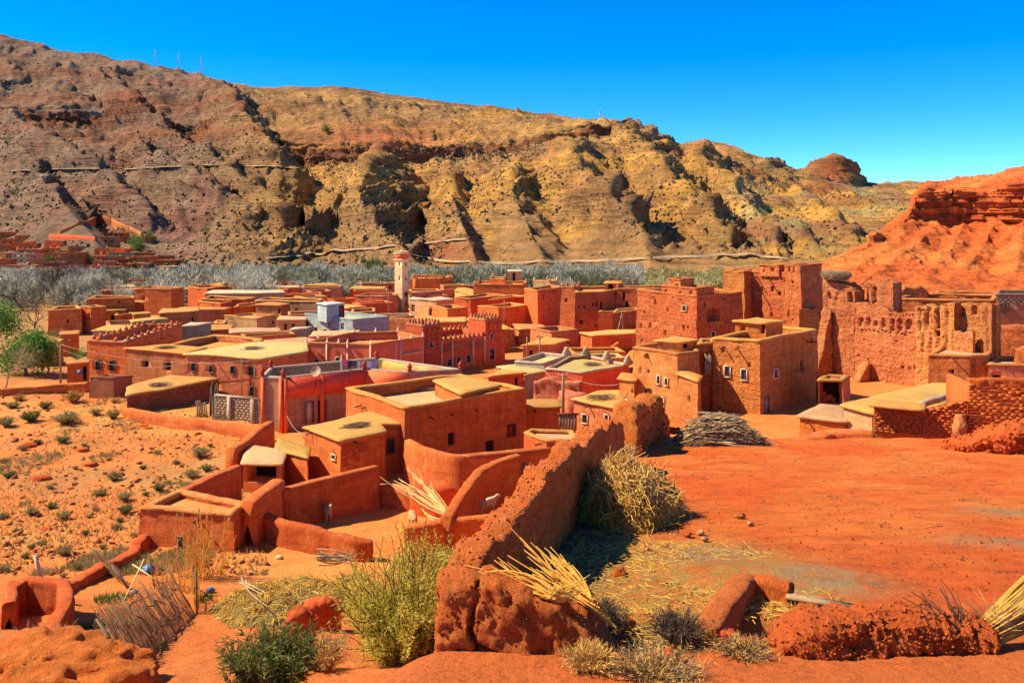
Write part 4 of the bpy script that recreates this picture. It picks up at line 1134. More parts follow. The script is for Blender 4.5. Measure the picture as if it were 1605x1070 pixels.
# --- left: long houses, barn, low walls
t = house('battlement_house', 'red house block with triangular battlements at far left', xy=[(-42.8,90.0),(-38.5,89.0),(-38.6,104.5),(-43.0,104.6)], top=-12.15, base=-16.3, mat='orange', roof='roof_p', drop=0.7, th=0.4, cop='cop_r', amp=0.03, res=0.6,
      wins=[(155,572,8,15,'g',.14),(176,573,8,15,'g',.14)], merlon=('tri', 1.55, 'red'))
house('long_house', 'long brown wing with flat overhanging orange roof at left', [(199,545),(290,552.5),(322,545),(256,540.5)], -12.2, -16.3, 'brown', 'roof_o', 'slab', amp=0.03, res=0.6, wins=[(230,570,7,11,'o',.2),(264,573.5,8,13,'o',.2)])
house('yellow_roof_house', 'brown house with wide yellowish mud roof and row of windows', [(291,553.5),(411,561),(481,550),(481,537),(408,536)], -12.2, -16.3, 'brown', 'roof_g', 'slab', amp=0.025, res=0.7,
      wins=[(304.5,575,7,12,'g',.14),(332,577.5,7,11,'g',.14),(365.5,579.5,7,11,'g',.14),(394,581,8,12,'g',.14),(396,613,8,14,'g',.14),(342,608,4,12,'o',.2)])
house('mud_house', 'low brown courtyard wing behind the long brown house', [(252,542),(330,548),(412,535),(412,530),(335,524)], -12.6, -16.3, 'brown', 'roof_o', drop=0.6, th=0.9, amp=0.03, res=0.8, cop='roof_o')
house('mud_hut', 'small dark red roofless hut in front of the battlement house', [(141,590),(178,591.5),(207,588),(170,585)], -14.05, -16.4, 'brickd', 'brickd', drop=0.8, th=0.3, cop='brickd', amp=0.07, res=0.3, cat='hut', taper=0.03)
t = house('brick_barn', 'low brick barn with broad yellow mud roof, left', [(199.5,620),(340,593.5),(268,587.5),(217,599),(202,607)], -14.2, -16.5, 'brickd', 'roof_y', 'slab', amp=0.03, res=0.6, cat='barn')
a, b = PZ(199.5,620,-14.2)[:2], PZ(340,593.5,-14.2)[:2]
brick_field('brick_courses', a, b, -16.3, lambda s: -14.35, 'brickd', t, bl=0.32, bh=0.13, proud=0.035, gap=0.025, seed=5)
Wl('field_wall', 'low curved red wall between the rocky field and the yard', wall_pts([(193,633,-15.25),(203,640,-15.2),(243,648,-15.15),(294,656,-15.1),(340,660,-15.05),(385,666,-15.0),(412,670,-14.9)]), 0.5, 'red', 0.05, 0.3)
Wl('field_wall', 'low earth wall at the far left edge of the field', wall_pts([(-80,612,-15.3),(0,610,-15.3),(60,606,-15.3),(100,602,-15.25),(140,600,-15.2)]), 0.6, 'orange', 0.06, 0.4)
Wl('field_wall', 'crumbling low wall from the small barn to the lower left corner', wall_pts([(232,835,-14.9),(205,862,-14.85),(165,885,-14.75),(130,905,-14.6),(95,925,-14.45),(62,938,-14.3)]), 0.55, 'fgwall', 0.08, 0.16, jag=0.25)
# corner enclosure bottom left
Wl('pen_wall', 'broken three sided mud pen at the lower left corner', [tuple(np.r_[on_ground(*q)[:2], on_ground(*q)[2] + h]) for q, h in (((14,985),0.75),((18,965),1.0),((45,955),1.1),((100,962),1.1),((104,990),1.0),((78,1020),0.6))], 0.42, 'fgwall', 0.07, 0.10, jag=0.15)
# cement block wall of the pole yard
A, B = PZ(338,618,-13.9), PZ(411,625,-13.9)
bw = empty('block_wall', tuple(np.r_[(A[:2] + B[:2]) / 2, -16.2])); tag(bw, 'grey cement block wall closing the pole yard', 'wall')
u = (B - A) / np.linalg.norm(B - A); nn = np.array([u[1], -u[0], 0]); L = np.linalg.norm(B - A)
MB().frame_box((A + B) / 2 + w3 * -1.15 - nn * -0.0, u, nn, w3, L / 2, 0.10, 1.10).build('core', M['block'], bw)
brick_field('block_courses', A[:2] + nn[:2] * 0.11, B[:2] + nn[:2] * 0.11, -16.1, lambda s: -14.05, 'block', bw, bl=0.42, bh=0.21, gap=0.022, proud=0.02, seed=6)
MB().frame_box((A + B) / 2 + w3 * -0.02, u, nn, w3, L / 2, 0.16, 0.05).build('coping', M['concrete'], bw)
for f in (0.33, 0.83): MB().frame_box(A + u * L * f + nn * 0.16 - w3 * 1.2, u, nn, w3, 0.16, 0.1, 1.15).build('pier', M['concrete'], bw)
# poles and planks leaning in that yard
rr = np.random.RandomState(11)
for k in range(15):
    f = k / 14; b0 = P(329 + f * 15 + rr.uniform(-1, 1), 0, 72.5 + rr.uniform(-.4, .4)); b0[2] = -16.0
    t0 = P(331 + f * 11 + rr.uniform(-1.5, 1.5), 599 + rr.uniform(-3, 9), 73.6)
    mb = MB(); stick_mesh(mb, b0, t0, rr.uniform(.04, .06), 0.05, 5, 4, rr, .7)
    tag(mb.build('leaning_pole', M['wood'], None), ORD[k] + ' from the left of the long poles leaning in the block wall yard', 'pole', 'poles leaning in the yard')
for k in range(6):
    b0 = P(311 + k * 3, 0, 71.4); b0[2] = -16.0; t0 = P(307.5 + k * 2.8, 627 + rr.uniform(-4, 4), 71.9)
    dd = t0 - b0
    tag(MB().tube([b0, t0], 0.055, 4).build('leaning_plank', M['wood'], None), ORD[k] + ' from the left of the short planks leaning on the brick barn', 'plank', 'planks leaning on the barn')
for k in range(8):
    p0 = P(335 + rr.uniform(-3, 3), 0, 70.6 + k * 0.1); p1 = P(396 + rr.uniform(-8, 4), 0, 70.2 + k * 0.09); p0[2] = -15.8 + rr.uniform(0, .3); p1[2] = -15.8 + rr.uniform(0, .2)
    mb = MB(); stick_mesh(mb, p0, p1, 0.05, 0.15, 5, 6, rr, .7)
    tag(mb.build('lying_pole', M['wood'], None), ORD[k] + ' from the front of the poles lying along the block wall', 'pole', 'poles lying in the yard')

# --- behind the left row
house('mud_house', 'cream walled house just behind the battlements', xy=[(-49.7,106),(-43.6,105.6),(-43.4,110),(-49.7,110)], top=-13.0, mat='cream', roof='roof_y', style='slab', amp=0.02, res=1.0)
house('mud_house', 'ochre house with bright yellow roof left of the big cube', [(208,505),(262,499),(247,496.5),(205,502)], -12.6, None, 'cream', 'roof_y', 'slab', amp=0.02, res=1.0)
house('mud_house', 'grey-green shed right of the battlement house', [(285,510),(310,509),(331,505.5),(300,505)], -12.7, None, 'green', 'roof_c', 'slab', amp=0.02, res=1.0)
house('mud_house', 'low yellow roofed house second row at left', [(209,492),(236,490.5),(232,488),(208,489.5)], -13.1, None, 'brown', 'roof_y', 'slab', amp=0.03, res=1.0)
house('mud_house', 'dark red house at the left end of the village', [(76,485.5),(128,483.5),(122,479),(90,480)], -12.4, None, 'red', 'roof_o', drop=0.5, amp=0.05, res=0.8, wins=[(106,503,3,5,'o',.2)])
house('mud_tower', 'eroded square mud tower at the left end of the village', [(128,480.5),(143,481.8),(167,480.5),(150,478.5)], -12.3, None, 'red', 'red', drop=0.5, amp=0.13, res=0.35, wins=[(139.5,496,3,7,'o',.25)], cat='tower', holes=0.12)
house('mud_house', 'long low red house behind the eroded tower', [(137,468.5),(211,467),(210,463.5),(150,463.5)], -12.0, None, 'red', 'roof_o', drop=0.4, amp=0.04, res=0.9, wins=[(187,473.5,3,4,'o',.2)])
house('mud_house', 'tall plain cube house above the left rooftops', [(211,452),(268,453),(288,450.5),(235,448.5)], -11.6, None, 'red', 'roof_p', drop=0.4, amp=0.03, res=1.0, wins=[(226,467.5,2.5,6,'o',.2)])
house('mud_house', 'small low red house at the foot of the tall cube', [(203,474),(226,473.5),(224,471),(204,471.5)], -13.0, None, 'red', 'roof_o', 'slab', amp=0.03, res=1.0)
house('mud_house', 'flat yellow roof between tower and tall cube', [(163,487),(197,485.5),(194,483),(168,483.5)], -13.7, None, 'brown', 'roof_y', 'slab', amp=0.03, res=1.0, wins=[(177,499,5,10,'o',.3)])
house('mud_house', 'low ragged red house in front of the yellow roofs', [(180,494),(207,491.5),(205,488.5),(184,490)], -14.2, None, 'red', 'roof_o', drop=0.5, amp=0.06, res=0.7)
house('mud_house', 'brown house with yellow roof below the ribbed ruin', [(250,490),(277,489.5),(311,487),(311,482),(256,483.5)], -12.6, None, 'brown', 'roof_y', 'slab', amp=0.03, res=0.9, wins=[(302,500,2.5,6,'o',.2)])
house('mud_house', 'pale red house at the back edge by the river trees', [(295,449.5),(325,452),(358,448.5),(330,446.5)], -12.2, None, 'red', 'roof_o', drop=0.3, amp=0.03, res=1.0)
house('mud_house', 'long grey flat-roofed house below the river trees', [(322,459),(396,459),(446,457.5),(440,454.5),(335,455)], -12.5, None, 'grey', 'roof_c', 'slab', amp=0.02, res=1.2)
house('mud_house', 'plain red cube house left of centre', [(312,472),(346,475),(366,472),(340,469.5)], -12.7, None, 'red', 'roof_o', drop=0.3, amp=0.04, res=0.8, wins=[(354.5,489,3,5,'o',.2)])
house('mud_house', 'wide red house behind the plain red cube', [(314,468.5),(385,469.5),(401,466.5),(330,464)], -12.4, None, 'red', 'roof_o', drop=0.5, amp=0.05, res=1.0)
house('mud_house', 'sunlit orange wall house right of the plain red cube', [(366,482),(404,477.5),(404,474),(372,477)], -13.0, None, 'orange', 'roof_o', drop=0.4, amp=0.04, res=1.0)
house('mud_house', 'beige house with rubbish on the roof left of the blue house', [(352,494.5),(402.5,499),(432,493.5),(395,490.5)], -13.4, None, 'beige', 'roof_p', drop=0.25, th=0.2, amp=0.03, res=0.7, wins=[(386,523,3,7,'o',.2),(414,523,5,7,'g',.14),(428,505,2.5,5,'o',.2)])
house('mud_house', 'small ruined house with firewood before the beige house', [(335,505.5),(352,506.5),(356,503.5),(340,502.5)], -14.0, None, 'brown', 'roof_o', drop=0.6, amp=0.09, res=0.5, wins=[(343,513,6,7,'o',.6)])
house('mud_house', 'brown house with ragged orange roof edge left of the blue house', [(401,477.5),(440,478.5),(454,475.5),(420,473.5)], -12.5, None, 'brown', 'roof_o', 'slab', amp=0.04, res=0.8, wins=[(440,488,3,8,'o',.3)])
house('mud_house', 'long beige house with one small window behind the blue house', [(400,470.5),(498,473),(507,468.5),(420,466.5)], -12.25, None, 'beige', 'roof_o', drop=0.3, amp=0.03, res=0.9, wins=[(465.5,491.5,3.5,6,'o',.2)])
house('mud_house', 'low house front with two dark doors left of the blue house', [(436,499.5),(479,500.5),(480,496),(440,495)], -13.2, None, 'beige', 'roof_p', 'slab', amp=0.03, res=0.8, wins=[(447,512,5,10,'o',.4),(459,511,5,8,'o',.4)])
house('mud_house', 'greenish walled annex at the corner of the blue house', [(454.5,517),(480,514.5),(486,511.5),(462,513)], -13.6, None, 'green', 'roof_c', 'slab', amp=0.02, res=0.9)
t = house('blue_house', 'pale blue painted house with walled roof terrace', [(478,491.5),(553,501),(610,496),(538,488)], -12.6, None, 'blue', 'roof_c', drop=0.55, th=0.22, cop='blue', amp=0.012, res=1.0,
      wins=[(496,517.5,5,10,'s',.14),(510,520,5,9,'s',.14),(524,519.5,5,9,'s',.14),(541,522,5,8,'s',.14),(517,508,3,9,'B',.1),(537,511,3,9,'B',.1),(481.5,507.5,2.5,5,'o',.12)])
house('roof_room', '', [(498,474.5),(512,477.5),(539.5,475),(524,472.5)], -10.9, -13.2, 'bluedark', 'bluedark', 'slab', parent=t, amp=0.01, res=1.0, wins=[(535,487.5,6,16,'r',.1)])
t = house('orange_house', 'bright orange house with pale trim lines and white finials', [(480,536.5),(582,540),(663,528),(624,519),(548,521.5)], -11.7, -16.3, 'paint_o', 'roof_o', drop=0.8, th=0.25, cop='cop_o', amp=0.01, res=1.0,
      wins=[(497.5,566,7,8,'w',.12),(530,564,7,8,'w',.12)])
A, B, C_ = PZ(480,536.5,-11.7), PZ(582,540,-11.7), PZ(663,528,-11.7)
def strips(A, B, fs, par, mat='trim', h=4.2, w=0.07):
    u = (B - A) / np.linalg.norm(B - A); nn = np.array([u[1], -u[0], 0]); L = np.linalg.norm(B - A)
    for f in fs: MB().frame_box(A + u * min(max(L * f, w), L - w) + nn * 0.03 - w3 * h / 2, u, nn, w3, w, 0.04, h / 2).build('pilaster', M[mat], par)
strips(A, B, (0, .32, .64, 1), t); strips(B, C_, (.45, .55, 1), t)
u = (C_ - B) / np.linalg.norm(C_ - B); nn = np.array([u[1], -u[0], 0]); Lb = np.linalg.norm(C_ - B)
MB().frame_box(B + u * Lb * .78 + nn * 0.10 - w3 * 1.42, u, nn, w3, Lb * .2, 0.12, 0.06).build('sill_band', M['trim'], t)
for px, py in ((480,536.5),(499,530),(513,537.5),(531,538),(545,538.5),(555,521),(589,520.5),(582,540),(624,519),(627,533),(645,530.5),(663,528)):
    c = PZ(px, py, -11.65)
    MB().lathe(c, [(0.0,0),(0.16,0),(0.16,0.12),(0.1,0.14),(0.1,0.28),(0.05,0.3),(0.04,0.48),(0,0.5)], 6).build('finial', M['trim'], t)

# --- the decorated kasbah house
N1, N2 = PZ(663,511,-11.0), PZ(761,501.5,-11.0)
d_ = (N2 - N1)[:2]; d_ /= np.linalg.norm(d_); s_ = np.array([-d_[1], d_[0]])
def box_xy(o, a, b): o = np.asarray(o)[:2]; return [o, o + d_ * a, o + d_ * a + s_ * b, o + s_ * b]
L12 = np.linalg.norm((N2 - N1)[:2])
t = house('kasbah_house', 'carved deep red kasbah style house with two toothed corner towers', xy=[N1[:2] + d_ * 0.2 + s_ * .15, N1[:2] + d_ * (L12 + 2.2) + s_ * .15, N1[:2] + d_ * (L12 + 2.2) + s_ * 7.0, N1[:2] + d_ * 0.2 + s_ * 7.0], top=-12.75, base=-16.3, mat='deepred', roof='roof_o', drop=0.6, th=0.3,
          cop='salmon', amp=0.01, res=1.0, merlon=('step', 0.62, 'cop_r'), taper=0.0,
          wins=[(704,568,7,11,'w',.14),(719,565,7,11,'w',.14),(734,562,7,12,'w',.14)])
house('tower_block', '', xy=box_xy(N1, 2.4, 3.0), top=-11.0, base=-16.3, mat='deepred', roof='roof_o', drop=0.3, th=0.25, cop='cop_r', amp=0.01, res=1.0, parent=t, merlon=('step', 0.5, 'cop_r'), taper=0, wins=[(676,540,6,10,'w',.12)])
house('tower_block', '', xy=box_xy(N2 + np.r_[d_ * 0.0, 0], 2.4, 3.0), top=-11.0, base=-16.3, mat='deepred', roof='roof_o', drop=0.3, th=0.25, cop='cop_r', amp=0.01, res=1.0, parent=t, merlon=('step', 0.5, 'cop_r'), taper=0, wins=[(770,527,4,8,'w',.12),(771,555,8,17,'w',.2)])
n_ = -s_
for o0 in (N1[:2], N2[:2]):                      # blind arcades on the towers
    for row, z in ((0, -11.75), (1, -12.75)):
        for k in range(3):
            c = np.r_[o0 + d_ * (0.5 + k * 0.7) + n_ * 0.02, z]
            MB().frame_box(c, np.r_[d_, 0], np.r_[n_, 0], w3, 0.06, 0.06, 0.36).build('blind_arch', M['red'], t)
            MB().frame_box(c + np.r_[d_ * 0.2, 0.34], np.r_[d_, 0], np.r_[n_, 0], w3, 0.26, 0.06, 0.07).build('blind_arch', M['red'], t)
for z in (-13.35, -13.62, -13.9):
    MB().frame_box(np.r_[N1[:2] + d_ * (L12 / 2 + 1.2) + n_ * -0.11, z], np.r_[d_, 0], np.r_[n_, 0], w3, (L12 - 2.5) / 2, 0.08, 0.05).build('relief_band', M['cop_r'], t)
for f in (2.45, 0.46 * L12, 0.8 * L12, L12 - 0.05): MB().frame_box(np.r_[N1[:2] + d_ * f + n_ * -0.09, -14.3], np.r_[d_, 0], np.r_[n_, 0], w3, 0.09, 0.09, 1.5).build('pilaster', M['trim'], t)
house('mud_house', 'narrow red wing at the right end of the kasbah style house', xy=[N1[:2] + d_ * (L12 + 2.45) + s_ * 0.6, N1[:2] + d_ * (L12 + 3.3) + s_ * 0.6, N1[:2] + d_ * (L12 + 3.3) + s_ * 3, N1[:2] + d_ * (L12 + 2.45) + s_ * 3], top=-13.2, base=-16.3, mat='paint_o', roof='roof_o', style='slab', amp=0.02, res=1.0)

# --- minaret
mn = P(630.5, 487, 157.0); a0 = math.radians(58); side = 1.72
du = np.array([math.cos(a0), math.sin(a0)]); dv = np.array([-du[1], du[0]])
mxy = [mn[:2], mn[:2] + du * side, mn[:2] + du * side + dv * side, mn[:2] + dv * side]
t = empty('minaret', (mn[0], mn[1], -16)); tag(t, 'tall slim cream minaret with red band above the rooftops', 'minaret')
def msec(z0, z1, m, grow=0.0, nm='shaft', **k):
    p = offset(ccw(mxy), grow); MB().prism(p, z0, z1).build(nm, M[m], t)
M['minc'] = earth('minaret_plaster', (0.82, 0.60, 0.30), (0.78, 0.50, 0.24), (0.82, 0.66, 0.38), bstr=0.1, streak=0.15)
house('minaret_shaft', '', xy=mxy, top=-6.9, base=-16.3, mat='minc', roof='minc', style='slab', amp=0.0, res=1.5, taper=0.0, parent=t,
      wins=[(636.5,414,2.6,4.5,'o',.15),(636.5,437,2.6,4.5,'o',.15),(636.5,461,3,5,'r',.12),(636.5,477.5,2.6,5,'o',.15),(626,414,2,4,'o',.15),(626,437,2,4,'o',.15)])
msec(-6.78, -5.95, 'salmon', 0.04, 'red_band'); msec(-5.95, -5.72, 'minc', 0.12, 'cornice')
for i in range(4):
    A, B = ccw(mxy)[i], ccw(mxy)[(i + 1) % 4]
    for k in range(4):
        p = A + (B - A) * (k + 0.25) / 4
        MB().frame_box(np.r_[p, -5.58], [1,0,0],[0,1,0],[0,0,1], 0.13, 0.13, 0.15).build('merlon', M['minc'], t)
cm = np.mean(mxy, 0)
MB().lathe(np.r_[cm, -5.75], [(0.22,0),(0.22,0.28),(0.16,0.4),(0.06,0.48),(0.03,0.5),(0.03,0.95),(0,0.95)], 10).build('finial', M['minc'], t, smooth=True)

# --- behind and right of the minaret
t = house('buttressed_house', 'red house with toothed top and buttresses right of the minaret', [(644,436.5),(690,436),(711,434.5),(700,431.5),(650,431.5)], -12.0, None, 'orange', 'roof_o', drop=0.4, amp=0.04, res=1.0, merlon=('tri', 1.5, 'orange'))
A, B = PZ(644,436.5,-12.0), PZ(711,434.5,-12.0)
for f in (.1, .32, .55, .72, .9): MB().frame_box(A + (B - A) * f + np.array([0, -0.3, -2.0]), [1,0,0],[0,1,0],[0,0,1], 0.45, 0.3, 1.9).build('buttress', M['orange'], t)
Wl('compound_wall', 'long pink compound wall beside the minaret', wall_pts([(644,461,-13.0),(676,457,-13.0),(712,452.5,-13.0)]), 0.4, 'pink', 0.04, 0.6)
house('mud_house', 'bright yellow lit low house at the end of the pink wall', [(713,454),(742,463),(744,454),(722,450)], -13.0, None, 'ochre', 'roof_y', 'slab', amp=0.03, res=1.0)
house('mud_house', 'cream and grey house at the foot of the minaret', [(657,468.5),(684,470.5),(712,468.5),(690,465.5)], -13.05, None, 'beige', 'roof_c', 'slab', amp=0.02, res=1.0, wins=[(676.5,489.5,5,10,'d',.15)])
house('mud_house', 'dark grey shed right against the minaret', [(642,467.5),(659,470),(664,467),(648,465.5)], -13.2, None, 'grey', 'roof_c', 'slab', amp=0.02, res=1.0, wins=[(648,483,4,10,'d',.15)])
house('mud_house', 'low brown wall house left of the minaret foot', [(556,463.5),(600,464.5),(624,462.5),(618,459.5),(575,459.5)], -13.0, None, 'pink', 'roof_o', drop=0.3, amp=0.04, res=1.0)
Wl('compound_wall', 'long brown boundary wall between the blue house and the kasbah style house', wall_pts([(605,497,-13.2),(650,499.5,-13.2),(700,503,-13.2),(730,506,-13.2)]), 0.4, 'brown', 0.04, 0.5)
house('mud_house', 'red house with pink left wall right of the cream house', [(712,466.5),(738,468),(800,463),(760,459.5)], -12.3, None, 'red', 'roof_o', drop=0.35, amp=0.04, res=0.9, wins=[(724,491.5,4,7,'g',.15)])
house('mud_house', 'wide red house with toothed roof left of the cream lantern', [(742,445),(823,446),(826,441),(750,440.5)], -11.4, None, 'orange', 'roof_o', drop=0.35, amp=0.03, res=1.0, merlon=('corner', 2.2, 'cop_o'))
house('mud_house', 'small roof room with pointed corners above the wide red house', [(769,436.5),(792,437),(793,434.5),(772,434)], -10.6, -14, 'orange', 'roof_o', drop=0.2, th=0.2, amp=0.02, res=1.0, merlon=('corner', 2, 'cop_o'))
t = house('cream_lantern', 'small cream lantern turret with dark doorway on the skyline', [(797,424.5),(818,424.5),(818,422.8),(797,422.8)], -9.9, -15, 'beige', 'roof_c', 'slab', amp=0.03, res=1.0, wins=[(805.5,434,4,14,'o',.3)], cat='turret')
house('mud_house', 'cream house with spiked parapet at the back right', [(836,439.5),(862,441),(874,439.5),(858,437.5)], -11.3, None, 'cream', 'roof_y', drop=0.3, th=0.25, amp=0.03, res=1.0, merlon=('corner', 2, 'cop_c'))
house('mud_house', 'red block house with rounded corner in front of the tall red house', [(749,480),(781,482.5),(829,478.5),(800,474.5)], -12.7, None, 'red', 'roof_o', drop=0.4, th=0.4, amp=0.05, res=0.6, wins=[(792,504,2.5,7,'o',.2),(783,501,2,9,'o',.2)])
house('mud_house', 'small dark red room behind the rounded red block', [(766,469),(797,467),(830,464),(800,461.5)], -12.1, None, 'red', 'roof_o', drop=0.4, amp=0.05, res=0.8)
house('tall_house', 'tall narrow red house left of the smooth mud tower', [(822,453),(842.5,455.5),(880,449.5),(862,447)], -10.3, None, 'orange', 'roof_o', drop=0.35, amp=0.04, res=0.6,
      wins=[(851.6,465,3,9,'s',.2),(851.6,495,2.5,7,'s',.2),(867,493,2.5,5,'s',.2),(848.6,511,5,7,'o',.25)])
t = house('mud_tower', 'smooth tapering mud tower at the corner of the old kasbah', [(880.5,449.5),(902,450),(909,448),(888,447.3)], -9.2, -16.3, 'kasbah', 'roof_o', drop=0.4, th=0.25, amp=0.05, res=0.5, taper=0.055, cat='tower', wins=[(888,471,3,5,'o',.25)], merlon=('corner', 2, 'cop_r'))
t = house('old_kasbah', 'old red kasbah wall with rows of tiny windows, centre right', [(902,457.5),(945,457),(966,454),(960,448),(905,449)], -9.7, -16.3, 'kasbah', 'roof_o', drop=0.4, th=0.4, amp=0.06, res=0.45, taper=0.03, cat='kasbah', holes=0.03,
      wins=[(908.5,480.5,2,4.5,'o',.25),(916,481,2,4.5,'o',.25),(929,477,2.2,6,'o',.25),(934.5,477,2.2,6,'o',.25),(942,479,3,11,'o',.3),(912,504.5,3.5,5.5,'o',.25),(933,510,2.5,4,'o',.25),(956,506.5,2.5,4,'o',.25)])
house('terrace_block', '', [(938,488.5),(1000,487),(1004,480),(950,480)], -12.2, -16.3, 'kasbah', 'roof_p', drop=0.3, amp=0.06, res=0.5, parent=t)
house('rear_block', '', [(966,452),(1042,453),(1046,448),(970,447.5)], -9.5, -16.3, 'kasbah', 'roof_o', drop=0.4, amp=0.05, res=0.6, parent=t, wins=[(978,464,4,12,'o',.3),(983,477,5,8,'o',.3)], merlon=('corner', 3, 'cop_r'))
house('roof_turret', '', [(948,443),(972,443.5),(975,440.5),(950,440)], -8.8, -11, 'kasbah', 'roof_o', 'slab', parent=t, amp=0.05, res=0.5, wins=[(957,449,8,9,'o',.4)])
house('buttress_block', '', [(961,489),(997,486),(1001,482),(966,484)], -11.2, -16.3, 'kasbah', 'roof_o', drop=0.2, amp=0.07, res=0.45, parent=t, taper=0.02)
for a_, b_ in (((975,491),(963,541)), ((975,491),(977,551))):
    q0, q1 = P(*a_, 109.2), P(*b_, 107.5)
    tag(MB().tube([q1, q0], 0.07, 5).build('prop_pole', M['pole'], None), ('left' if b_[0] < 970 else 'right') + ' of the two pale poles propped in a V on the kasbah buttress', 'pole', 'poles propped on the kasbah')
Wl('compound_wall', 'curving red compound wall below the tall red house', wall_pts([(778,517,-14.6),(820,519.5,-14.6),(860,522,-14.6),(884,525,-14.6)]), 0.45, 'red', 0.07, 0.4, jag=0.15)
Wl('compound_wall', 'rough red wall looping in front of the old kasbah', wall_pts([(888,528,-14.2),(915,529,-14.2),(945,533,-14.1),(970,536,-14.1),(955,547,-14.2),(934,557,-14.4)]), 0.45, 'red', 0.09, 0.35, jag=0.2)
house('mud_house', 'pinkish house with lumpy earth roof in front of the kasbah', [(820,540),(868,538.5),(892,531.5),(858,528)], -13.3, None, 'pink', 'roof_o', 'slab', amp=0.06, res=0.5, wins=[(833,552,5,7,'o',.2)])
t = house('concrete_house', 'grey concrete house with raised terrace and stepped finials', [(808,566),(853,569.5),(890,557),(850,552.5)], -13.0, -16.3, 'concrete', 'roof_g', drop=0.35, th=0.2, cop='concrete', amp=0.01, res=1.0)
house('lower_terrace', '', [(781,574),(822,587),(856,580.5),(808,571)], -13.5, -16.3, 'concrete', 'roof_g', 'slab', parent=t, amp=0.01, res=1.0)
t2 = house('mud_house', 'red walled house with pale roof and stepped grey finials', [(855,578),(913,583),(957,577),(986,571),(919,557.5),(892,560)], -13.1, -16.3, 'deepred', 'roof_g', drop=0.2, th=0.2, cop='roof_c', amp=0.02, res=0.8)
for px, py in ((888,557),(918,557.5),(951,564.5),(984,571)):
    c = PZ(px, py, -13.0)
    mb = MB()
    for k, wd in enumerate((0.5, 0.38, 0.26, 0.14)): mb.frame_box(c + w3 * (0.1 + k * 0.2), [.8,.6,0],[-.6,.8,0],[0,0,1], wd, 0.14, 0.11)
    mb.build('stepped_finial', M['concrete'], t2)
house('mud_house', 'small ragged red house with dark window behind the large red house', [(765,589),(806,585.5),(821,584),(790,579.5)], -13.2, -16.3, 'red', 'roof_o', 'slab', amp=0.08, res=0.5, wins=[(808,598,5,12,'o',.3)])
Wl('ruined_wall', 'pink eroded ruined wall by the utility pole', wall_pts([(838,595,-13.0),(860,594,-12.9),(885,597,-13.0),(912,596,-12.9)]), 0.7, 'pink', 0.14, 0.2, jag=0.3)
house('mud_house', 'low red house with yellow roof right behind the large red house', [(820,638),(878,635.5),(877,627.5),(822,625.5)], -13.3, -16.3, 'red', 'roof_y', 'slab', amp=0.05, res=0.4)
house('slope_roof_house', 'brown house with wide cream roof beside the golden house', [(899,625),(973,638),(977,613),(941,614)], -12.2, -16.3, 'brown', 'roof_y', 'slab', amp=0.04, res=0.4, wins=[(917.5,656,8,13,'w',.15),(951,655,6,10,'w',.15)])
Wl('rubble_heap', 'tumbled red rubble behind the utility pole', wall_pts([(884,612,-13.8),(900,615,-13.5),(912,618,-13.9)]), 1.2, 'pink', 0.2, 0.2, jag=0.4, cat='rubble')
c = PZ(890,663,-13.4); gt = empty('yard_gate', tuple(c)); tag(gt, 'dark weathered plank gate below the utility pole', 'gate')
for k in range(6): MB().frame_box(c + np.array([-0.5 + k * 0.2, 0.01 * (k % 2), 0]), [1,0,0],[0,1,0],[0,0,1], 0.09, 0.025, 0.55 + 0.05 * (k % 2)).build('plank', M['wood'], gt)
MB().frame_box(c + np.array([0, -0.05, 0.62]), [1,0,0],[0,1,0],[0,0,1], 0.7, 0.06, 0.06).build('lintel', M['beam'], gt)

# --- golden house, kasbah houses and towers on the right
t = house('golden_house', 'three storey golden mud house with small white framed windows', [(993,544.5),(1062,554),(1096,549.5),(1090,540),(1030,538.5)], -8.75, -13.6, 'gold', 'roof_o', drop=0.3, th=0.3, amp=0.06, res=0.3, taper=0.02, holes=0.05,
      wins=[(1033,595,4.5,12,'w',.15),(1045,598,4.5,11,'w',.15),(1038,631,7,17,'w',.15),(1005,582,3,8,'o',.2),(1017.5,616,6,13,'d',.2),(1015,559,4,8,'o',.25),(1017,583,3,5,'o',.2)])
house('side_wing', '', [(971,591.5),(994,595.5),(1002,588.5),(976,586)], -10.8, -14.5, 'gold', 'roof_o', 'slab', parent=t, amp=0.06, res=0.3, wins=[(984,633,5,13,'w',.15),(993,614,2.5,5,'o',.2)])
house('roof_room', '', [(1031,533),(1065,534.5),(1092,531),(1058,527.5)], -8.2, -9.3, 'gold', 'roof_o', 'slab', parent=t, amp=0.05, res=0.3, wins=[(1076,541,10,9,'o',.3)])
house('lean_to_roof', '', [(1063,584),(1093,594),(1098,588),(1070,578)], -9.9, -13.4, 'kasbah', 'roof_o', 'slab', parent=t, amp=0.09, res=0.25, holes=0.15, wins=[(1079,624,5,9,'o',.2)])
t = house('mud_house', 'narrow mud house with stacked poles in its niche', [(1094,537),(1118,536),(1121,531),(1097,531)], -8.3, -13.4, 'kasbah', 'roof_o', drop=0.3, th=0.25, amp=0.06, res=0.3, wins=[(1109.5,570,11,34,'o',.45)])
for k in range(5):
    q0 = P(1105 + k * 2.2, 588, 60.2); q1 = P(1105.5 + k * 2.1, 554 + (k * 7) % 5, 60.3)
    tag(MB().tube([q0, q1], 0.05, 5).build('niche_pole', M['pole'], None), ORD[k] + ' from the left of the poles in the niche of the narrow house', 'pole', 'poles in the niche')
